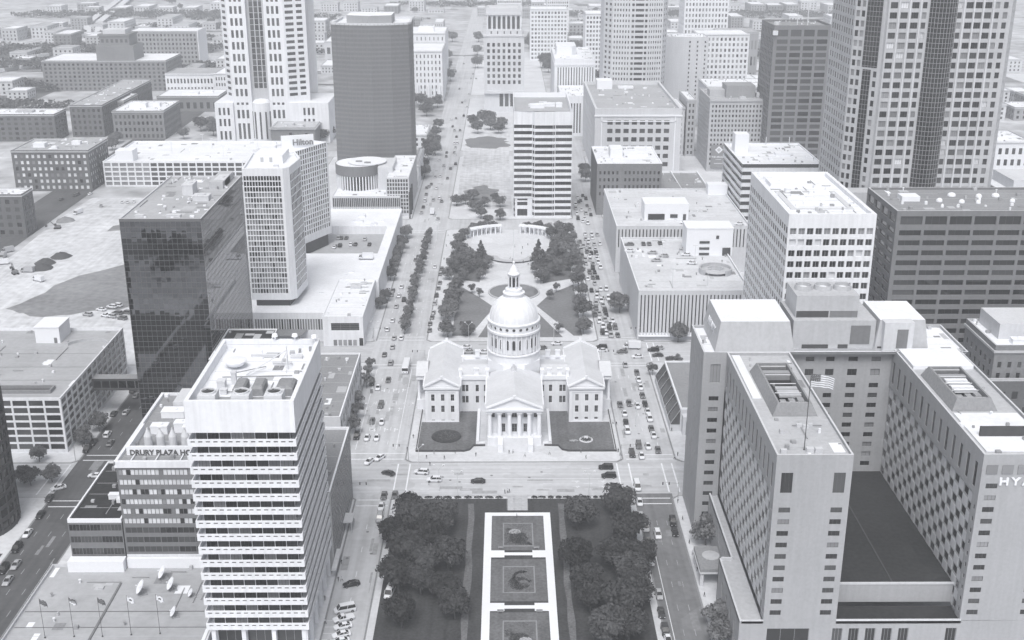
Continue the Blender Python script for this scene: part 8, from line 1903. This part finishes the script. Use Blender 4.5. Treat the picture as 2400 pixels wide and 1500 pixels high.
SPEC = {
 'sedan': dict(b=[(-2.35,.45,.6,.78,.72,.62),(-2.2,.28,.6,.95,.86,.74),(-1.2,.22,.6,.98,.9,.8),(.9,.22,.6,.96,.9,.8),(1.8,.24,.58,.86,.88,.74),(2.3,.36,.55,.68,.74,.6)], g=(-1.85,1.1,.94,.80,-1.15,.25,1.42,.62), w=(-1.45,1.45,.33,.84)),
 'suv':   dict(b=[(-2.35,.5,.7,1.0,.85,.74),(-2.25,.32,.7,1.1,.93,.84),(-1.2,.28,.7,1.12,.96,.86),(1.0,.28,.7,1.12,.96,.86),(2.0,.3,.7,1.02,.94,.8),(2.4,.45,.65,.85,.82,.68)], g=(-2.25,1.25,1.08,.86,-2.0,.5,1.76,.72), w=(-1.45,1.5,.38,.9)),
 'van':   dict(b=[(-2.8,.4,.9,1.25,.95,.92),(-2.7,.32,.9,1.3,1.0,.96),(1.6,.32,.9,1.3,1.0,.96),(2.3,.35,.8,1.15,.98,.86),(2.75,.5,.7,.95,.9,.74)], g=(-2.75,2.0,1.28,.96,-2.65,1.3,2.25,.84), w=(-1.8,1.75,.38,.94)),
 'pickup':dict(b=[(-2.75,.5,.8,1.05,.92,.86),(-2.6,.4,.8,1.1,.95,.88),(-.5,.36,.8,1.1,.96,.88),(1.2,.36,.8,1.1,.96,.86),(2.3,.4,.75,1.02,.94,.8),(2.7,.5,.7,.85,.84,.7)], g=(-.6,1.35,1.08,.86,-.4,.7,1.75,.7), w=(-1.75,1.75,.4,.9)),
 'truck': dict(b=[(1.6,.5,1.2,1.6,1.05,.98),(3.0,.5,1.2,1.5,1.05,.95),(3.5,.6,1.0,1.2,1.0,.85)], g=(1.6,3.1,1.5,1.0,1.7,2.6,2.5,.86), w=(-2.6,2.5,.45,.98)),
 'bus':   dict(b=[(-5.6,.5,.9,1.4,1.25,1.25),(-5.5,.4,.9,1.45,1.28,1.27),(5.4,.4,.9,1.45,1.28,1.27),(5.6,.5,.9,1.4,1.24,1.22)], g=(-5.5,5.45,1.43,1.25,-5.4,5.35,2.7,1.2), w=(-3.6,3.8,.5,1.2))}
CARM = {}
def car_meshes(ty, col):
    k = (ty,col)
    if k in CARM: return CARM[k]
    S = SPEC[ty]; pm = 'paint_'+col; body = MB(); loft(body,S['b']); y0,y1,z0,h0,Y0,Y1,z1,h1 = S['g']
    roof = MB(); frust(roof,Y0-.02,Y1+.02,z1-.07,h1+.03,Y0+.12,Y1-.12,z1+.05,h1-.1)
    for sx in (-1,1):
        for (ya,yb) in ((y0,Y0),(y1,Y1),((y0+y1)/2-.1,(Y0+Y1)/2-.1)):
            roof.tube((sx*(h0+.01),ya,z0),(sx*(h1+.01),yb,z1),.055,4)
    if ty == 'truck': body.box(-1.2,1.2,-3.6,1.4,.7,3.2)
    if ty == 'bus': frust(roof,Y0-.05,Y1+.05,z1-.1,h1+.08,Y0+.1,Y1-.1,z1+.2,h1-.05)
    glass = MB(); frust(glass,y0,y1,z0,h0,Y0,Y1,z1,h1)
    wy0,wy1,r,wx = S['w']; wh = MB()
    for i in range(10):
        a=6.283*i/10; wh.v += [(-.11,r*math.cos(a),r*math.sin(a)),(.11,r*math.cos(a),r*math.sin(a))]
    for i in range(10): j=(i+1)%10; wh.f.append((2*i,2*j,2*j+1,2*i+1)); wh.m.append(0)
    wh.f.append(tuple(2*i+1 for i in range(10))); wh.m.append(0); wh.f.append(tuple(2*i for i in range(9,-1,-1))); wh.m.append(0)
    for x_ in (-.12,.12):
        n=len(wh.v); wh.v += [(x_,r*.55*math.cos(6.283*i/8),r*.55*math.sin(6.283*i/8)) for i in range(8)]; wh.f.append(tuple(range(n,n+8))); wh.m.append(1)
    lt = MB(); yb = S['b'][-1][0]; lt.box(-.17,.17,-.12,.03,0,.16); zl = S['b'][-1][2]
    tl = MB(); ya = S['b'][0][0]; tl.box(-.15,.15,-.03,.1,0,.18); zt_ = S['b'][0][2]
    one = MB(); mats = [pm,'car_glass','tyre','light_metal','lamp_red']
    def join(src, mi, off_=(0,0,0)):
        n=len(one.v); one.v += [(x+off_[0],y+off_[1],z+off_[2]) for x,y,z in src.v]; one.f += [tuple(n+i for i in f) for f in src.f]; one.m += [(mi if k_ == 0 else 3) for k_ in src.m]
    wpos = [(sx*wx,wy,r) for sx in (-1,1) for wy in (wy0,wy1)]
    join(body,0); join(roof,0); join(glass,1)
    for w in wpos: join(wh,2,w)
    whm = CARM.setdefault(('wheel',ty), None) or wh.mesh('wheel',['tyre','grey_metal']); CARM[('wheel',ty)] = whm
    CARM[k] = ([('body',body.mesh('body',[pm]),(0,0,0)),('roof',roof.mesh('roof',[pm]),(0,0,0)),('window_glass',glass.mesh('window_glass',['car_glass']),(0,0,0)),]+[('headlight',lm_,(sx*.57,yb,zl)) for lm_ in (lt.mesh('headlight',['light_metal']),) for sx in (-1,1)]+[('tail_light',lm_,(sx*.57,ya,zt_)) for lm_ in (tl.mesh('tail_light',['lamp_red']),) for sx in (-1,1)]+[('wheel',whm,w) for w in wpos], one.mesh('car',mats))
    return CARM[k]
cz = {}
for c in CARS: cz.setdefault((c[6],c[5],c[4]), []).append(c)
TYN = {'sedan':'car','suv':'tall car','van':'van','pickup':'pickup','truck':'truck','bus':'bus'}; NMN = {'sedan':'car','suv':'car','van':'van','pickup':'pickup_truck','truck':'truck','bus':'bus'}
rnd = random.Random(77)
for (zn,col,ty), l in cz.items():
    l.sort(key=lambda q: q[1])
    for i, (x,y,z,rz,_,_,_) in enumerate(l):
        cw = {'dark':'charcoal','tan':'tan'}.get(col,col)
        lab = f'{cw} {TYN[ty]} {zn}' if len(l) == 1 else f'{ordw(i+1)} nearest {cw} {TYN[ty]} {zn}'
        zz = z+.03 if z else .03
        if z == 0 and (zn.startswith('parked b') or 'construction' in zn): zz = .16
        ang = R(rz)+rnd.uniform(-.03,.03); grp = 'cars '+zn
        parts, one = car_meshes(ty,col)
        if y < 520: ptree(None,parts,(x,y,zz),ang,lab,grp,TYN[ty].split()[-1],NMN[ty],1.1)
        else: o_ = put(NMN[ty],one,None,(x,y,zz),ang); o_.scale = (1.1,)*3; tag(o_,lab,TYN[ty].split()[-1],grp)
# diggers, dumpers, heaps on the dirt
for i,(x,y) in enumerate(DIGGERS):
    t = thing('excavator',('dark excavator on the near dirt beside a parked truck','dark excavator at the far end of the dirt')[i],'excavator',(x,y,.03),R(40+60*i)); OFF[t]=Vector((0,0,0))
    for sx in (-1.1,1.1): b=MB(); b.box(sx-.35,sx+.35,-2,2,.1,.9); b.build('track','tyre',t)
    b=MB(); b.box(-1.3,1.3,-1.8,1.4,1.0,2.2); b.build('body','grey_wall',t); b=MB(); b.box(-1.2,-.2,.2,1.5,2.2,3.4); b.build('cab','car_glass',t)
    b=MB(); b.tube((.3,1.2,1.8),(.3,4.2,5.2),.3,6,0,.25); b.tube((.3,4.2,5.2),(.3,6.4,2.6),.25,6,0,.18); b.build('boom','grey_wall',t); b=MB(); b.box(-.4,1.0,5.9,7.0,1.4,2.6); b.build('bucket','dark_metal',t)
for i,(x,y) in enumerate(TRUCKS):
    parts, one = car_meshes('truck','white' if i % 2 == 0 else 'silver')
    tag(put('truck',one,None,(x,y,.04),R(60+25*i)),f'{ordw(i+1)} work truck on the construction dirt counted from the open end','truck','work trucks on the dirt')
for i,(x,y) in enumerate(HEAPS):
    b=MB(); r0=random.Random(i); n=14; prof=[(6,0),(4.6,1.0),(2.6,2.0),(1.0,2.6),(.05,2.7)]
    b.lathe(x,y,prof,n); b.v=[(vx+r0.uniform(-.5,.5),vy+r0.uniform(-.5,.5),vz+(r0.uniform(-.2,.2) if vz > .1 else 0)) for vx,vy,vz in b.v]
    b.single('spoil_heap',['dark_wall' if i != 2 else 'dark_dirt'],(x,y,.02),('dark spoil heap in the middle of the dirt','low dark spoil heap near the curved bed','grey spoil heap near the far excavator','small dark spoil heap beside the middle heap')[i],'heap',smooth=True)
# ================================================================ people
def person_mesh(seed, top, legs):
    rnd = random.Random(seed); st = rnd.uniform(.1,.28); me = bpy.data.meshes.new('person')
    V = [(0,0,.95),(0,0,1.15),(0,.01,1.38),(0,.01,1.5),(0,.03,1.62),(0,.03,1.74),(.1,0,.9),(.12,st,.5),(.12,st*.8,.06),(.12,st*.8+.16,.03),(-.1,0,.9),(-.12,-st,.5),(-.12,-st*1.5,.07),(-.12,-st*1.5+.15,.03),(.2,0,1.4),(.27,-st*.7,1.12),(.26,-st*.4,.86),(-.2,0,1.4),(-.27,st*.7,1.12),(-.26,st*.9,.88)]
    E = [(0,1),(1,2),(2,3),(3,4),(4,5),(0,6),(6,7),(7,8),(8,9),(0,10),(10,11),(11,12),(12,13),(2,14),(14,15),(15,16),(2,17),(17,18),(18,19)]
    rr = [.15,.14,.16,.06,.1,.07,.1,.07,.05,.04,.1,.07,.05,.04,.07,.05,.04,.07,.05,.04]
    me.from_pydata(V,E,[]); o = bpy.data.objects.new('person',me); sc.collection.objects.link(o); md = o.modifiers.new('s','SKIN')
    for i,v in enumerate(me.skin_vertices[0].data): v.radius=(rr[i],rr[i]*.8); v.use_root = (i == 0)
    o.modifiers.new('u','SUBSURF').levels = 1; dg = bpy.context.evaluated_depsgraph_get(); out = bpy.data.meshes.new_from_object(o.evaluated_get(dg)); bpy.data.objects.remove(o)
    out.materials.clear()
    for m in (top,legs,'skin','black'): out.materials.append(M[m])
    for p in out.polygons:
        z = p.center.z; p.material_index = 3 if z > 1.69 or z < .08 else (2 if z > 1.47 else (1 if z < .93 and abs(p.center.x) < .22 else (0 if z > .95 else 2)))
    return out
PM = [person_mesh(1,'cloth_dark','cloth_dark'),person_mesh(2,'cloth_pale','cloth_dark'),person_mesh(3,'paint_grey','cloth_dark'),person_mesh(4,'cloth_dark','paint_grey')]
rp = random.Random(15); extra = [(rp.choice((-34.8,40.6,62.4,-60.8)),rp.uniform(384,468)) for _ in range(16)]+[(rp.uniform(-30,36),rp.uniform(379.4,384.8)) for _ in range(10)]+[(rp.choice((-34.6,40.3)),rp.uniform(502,685)) for _ in range(14)]+[(rp.uniform(-8,15),rp.uniform(588,660)) for _ in range(14)]+[(rp.choice((57.0,-52.2)),rp.uniform(262,348)) for _ in range(10)]
PP_ = sorted(PEOPLE+extra,key=lambda q:q[1]); desc=('dark clothes','pale top and dark trousers','grey top and dark trousers','dark top and grey trousers')
for i,(x,y) in enumerate(PP_): tag(put('person',PM[i%4],None,(x,y,.145),i*1.7),f'person in {desc[i%4]} on foot, {ordw(i+1)} nearest of the pedestrians','person','pedestrians')
# ================================================================ street lamps and signals
for i,(x,y) in enumerate(sorted(LAMPS,key=lambda q:q[1])):
    t = thing('street_lamp',f'{ordw(i+1)} nearest tall twin-headed street lamp','street lamp',(x,y,.13),0,'street lamps'); OFF[t]=Vector((0,0,0)); h = 9.5
    b=MB(); b.lathe(0,0,[(.22,0),(.2,.5),(.12,.6)],8); b.tube((0,0,.4),(0,0,h-1.5),.1,6,0,.07); b.build('pole','light_metal',t)
    for s in (-1,1): b=MB(); b.tube((0,0,h-1.5),(s*1.6,0,h),.06,5); a_=b.build('arm','light_metal',t); b=MB(); b.box(s*1.6-.35,s*1.6+.35,-.2,.2,h-.02,h+.2); b.lathe(s*1.6,0,[(.18,h-.12),(.22,h-.02)],8); b.build('lamp_head','white_trim',a_)
for i,(x,y,r,lab) in enumerate(((-35.2,379.5,180,'signal mast on the courthouse left corner of the crossing'),(41,379,0,'signal mast on the courthouse right corner'),(-52.2,350.5,0,'signal mast at the foot of the dark-meshed block'),(57.5,350,180,'signal mast at the checkered hotel corner'),(-35.2,472,180,'signal mast behind the courthouse on the avenue side'),(41,472,0,'signal mast behind the courthouse on the traffic side'),(-60.5,500.5,0,'signal mast by the white corner block'),(62,500.5,180,'signal mast at the near garage corner'),(-154.5,379.5,0,'signal mast at the white-grid garage corner'))):
    t = thing('traffic_signal',lab,'traffic signal',(x,y,.13),R(r)); OFF[t]=Vector((0,0,0))
    b=MB(); b.tube((0,0,0),(0,0,6.2),.11,6,0,.08); b.tube((0,0,5.8),(5.5,0,6.3),.07,6,0,.05); b.build('mast','grey_metal',t)
    for xx in (3.2,5.3): b=MB(); b.box(xx-.18,xx+.18,-.15,.15,5.3,6.2); b.build('signal_head','dark_metal',t)
for i,(x,y) in enumerate(((-62.3,465),(-58.6,396),(-34.5,460),(-55,440))):
    b=MB(); b.box(x-.5,x+.5,y-.4,y+.4,.14,1.6); b.box(x-.56,x+.56,y-.46,y+.46,1.6,1.72); b.single('utility_box',['grey_wall'],(x,y,.14),f'{ordw(i+1)} dark utility cabinet on the avenue pavements','utility box','utility boxes')
for i,(x,y,w) in enumerate(((-1.8,317.9,1.8),(9.2,317.9,1.8),(-1.8,283.5,1.8),(9.2,283.5,1.8))):
    b=MB(); b.box(x-w/2,x+w/2,y-.25,y+.25,.62,.7); b.box(x-w/2,x+w/2,y+.2,y+.28,.75,1.1)
    for sx in (-.7,.7): b.box(x+sx-.06,x+sx+.06,y-.22,y+.22,.24,.62)
    b.single('park_bench',['gravel_roof'],(x,y,.24),('left bench on the far cross path of the near park','right bench on the far cross path of the near park','left bench on the middle cross path of the near park','right bench on the middle cross path of the near park')[i],'bench','benches in the near park')
# ================================================================ haze over the whole scene
b = MB(); b.box(-6100,6100,-1600,12100,-1.2,216)
hz = put('haze', b.mesh('haze',[]), None); tag(hz,'pale summer haze hanging over the whole city','haze',None,'stuff')
hm = bpy.data.materials.new('haze'); hm.use_nodes = True; hn = hm.node_tree; hn.nodes.clear()
pv = hn.nodes.new('ShaderNodeVolumePrincipled'); pv.inputs['Color'].default_value = (.93,.955,1,1); pv.inputs['Density'].default_value = .00024; pv.inputs['Anisotropy'].default_value = 0
ho = hn.nodes.new('ShaderNodeOutputMaterial'); hn.links.new(pv.outputs[0],ho.inputs['Volume']); hz.data.materials.append(hm)
sc.collection.children.link(COL)
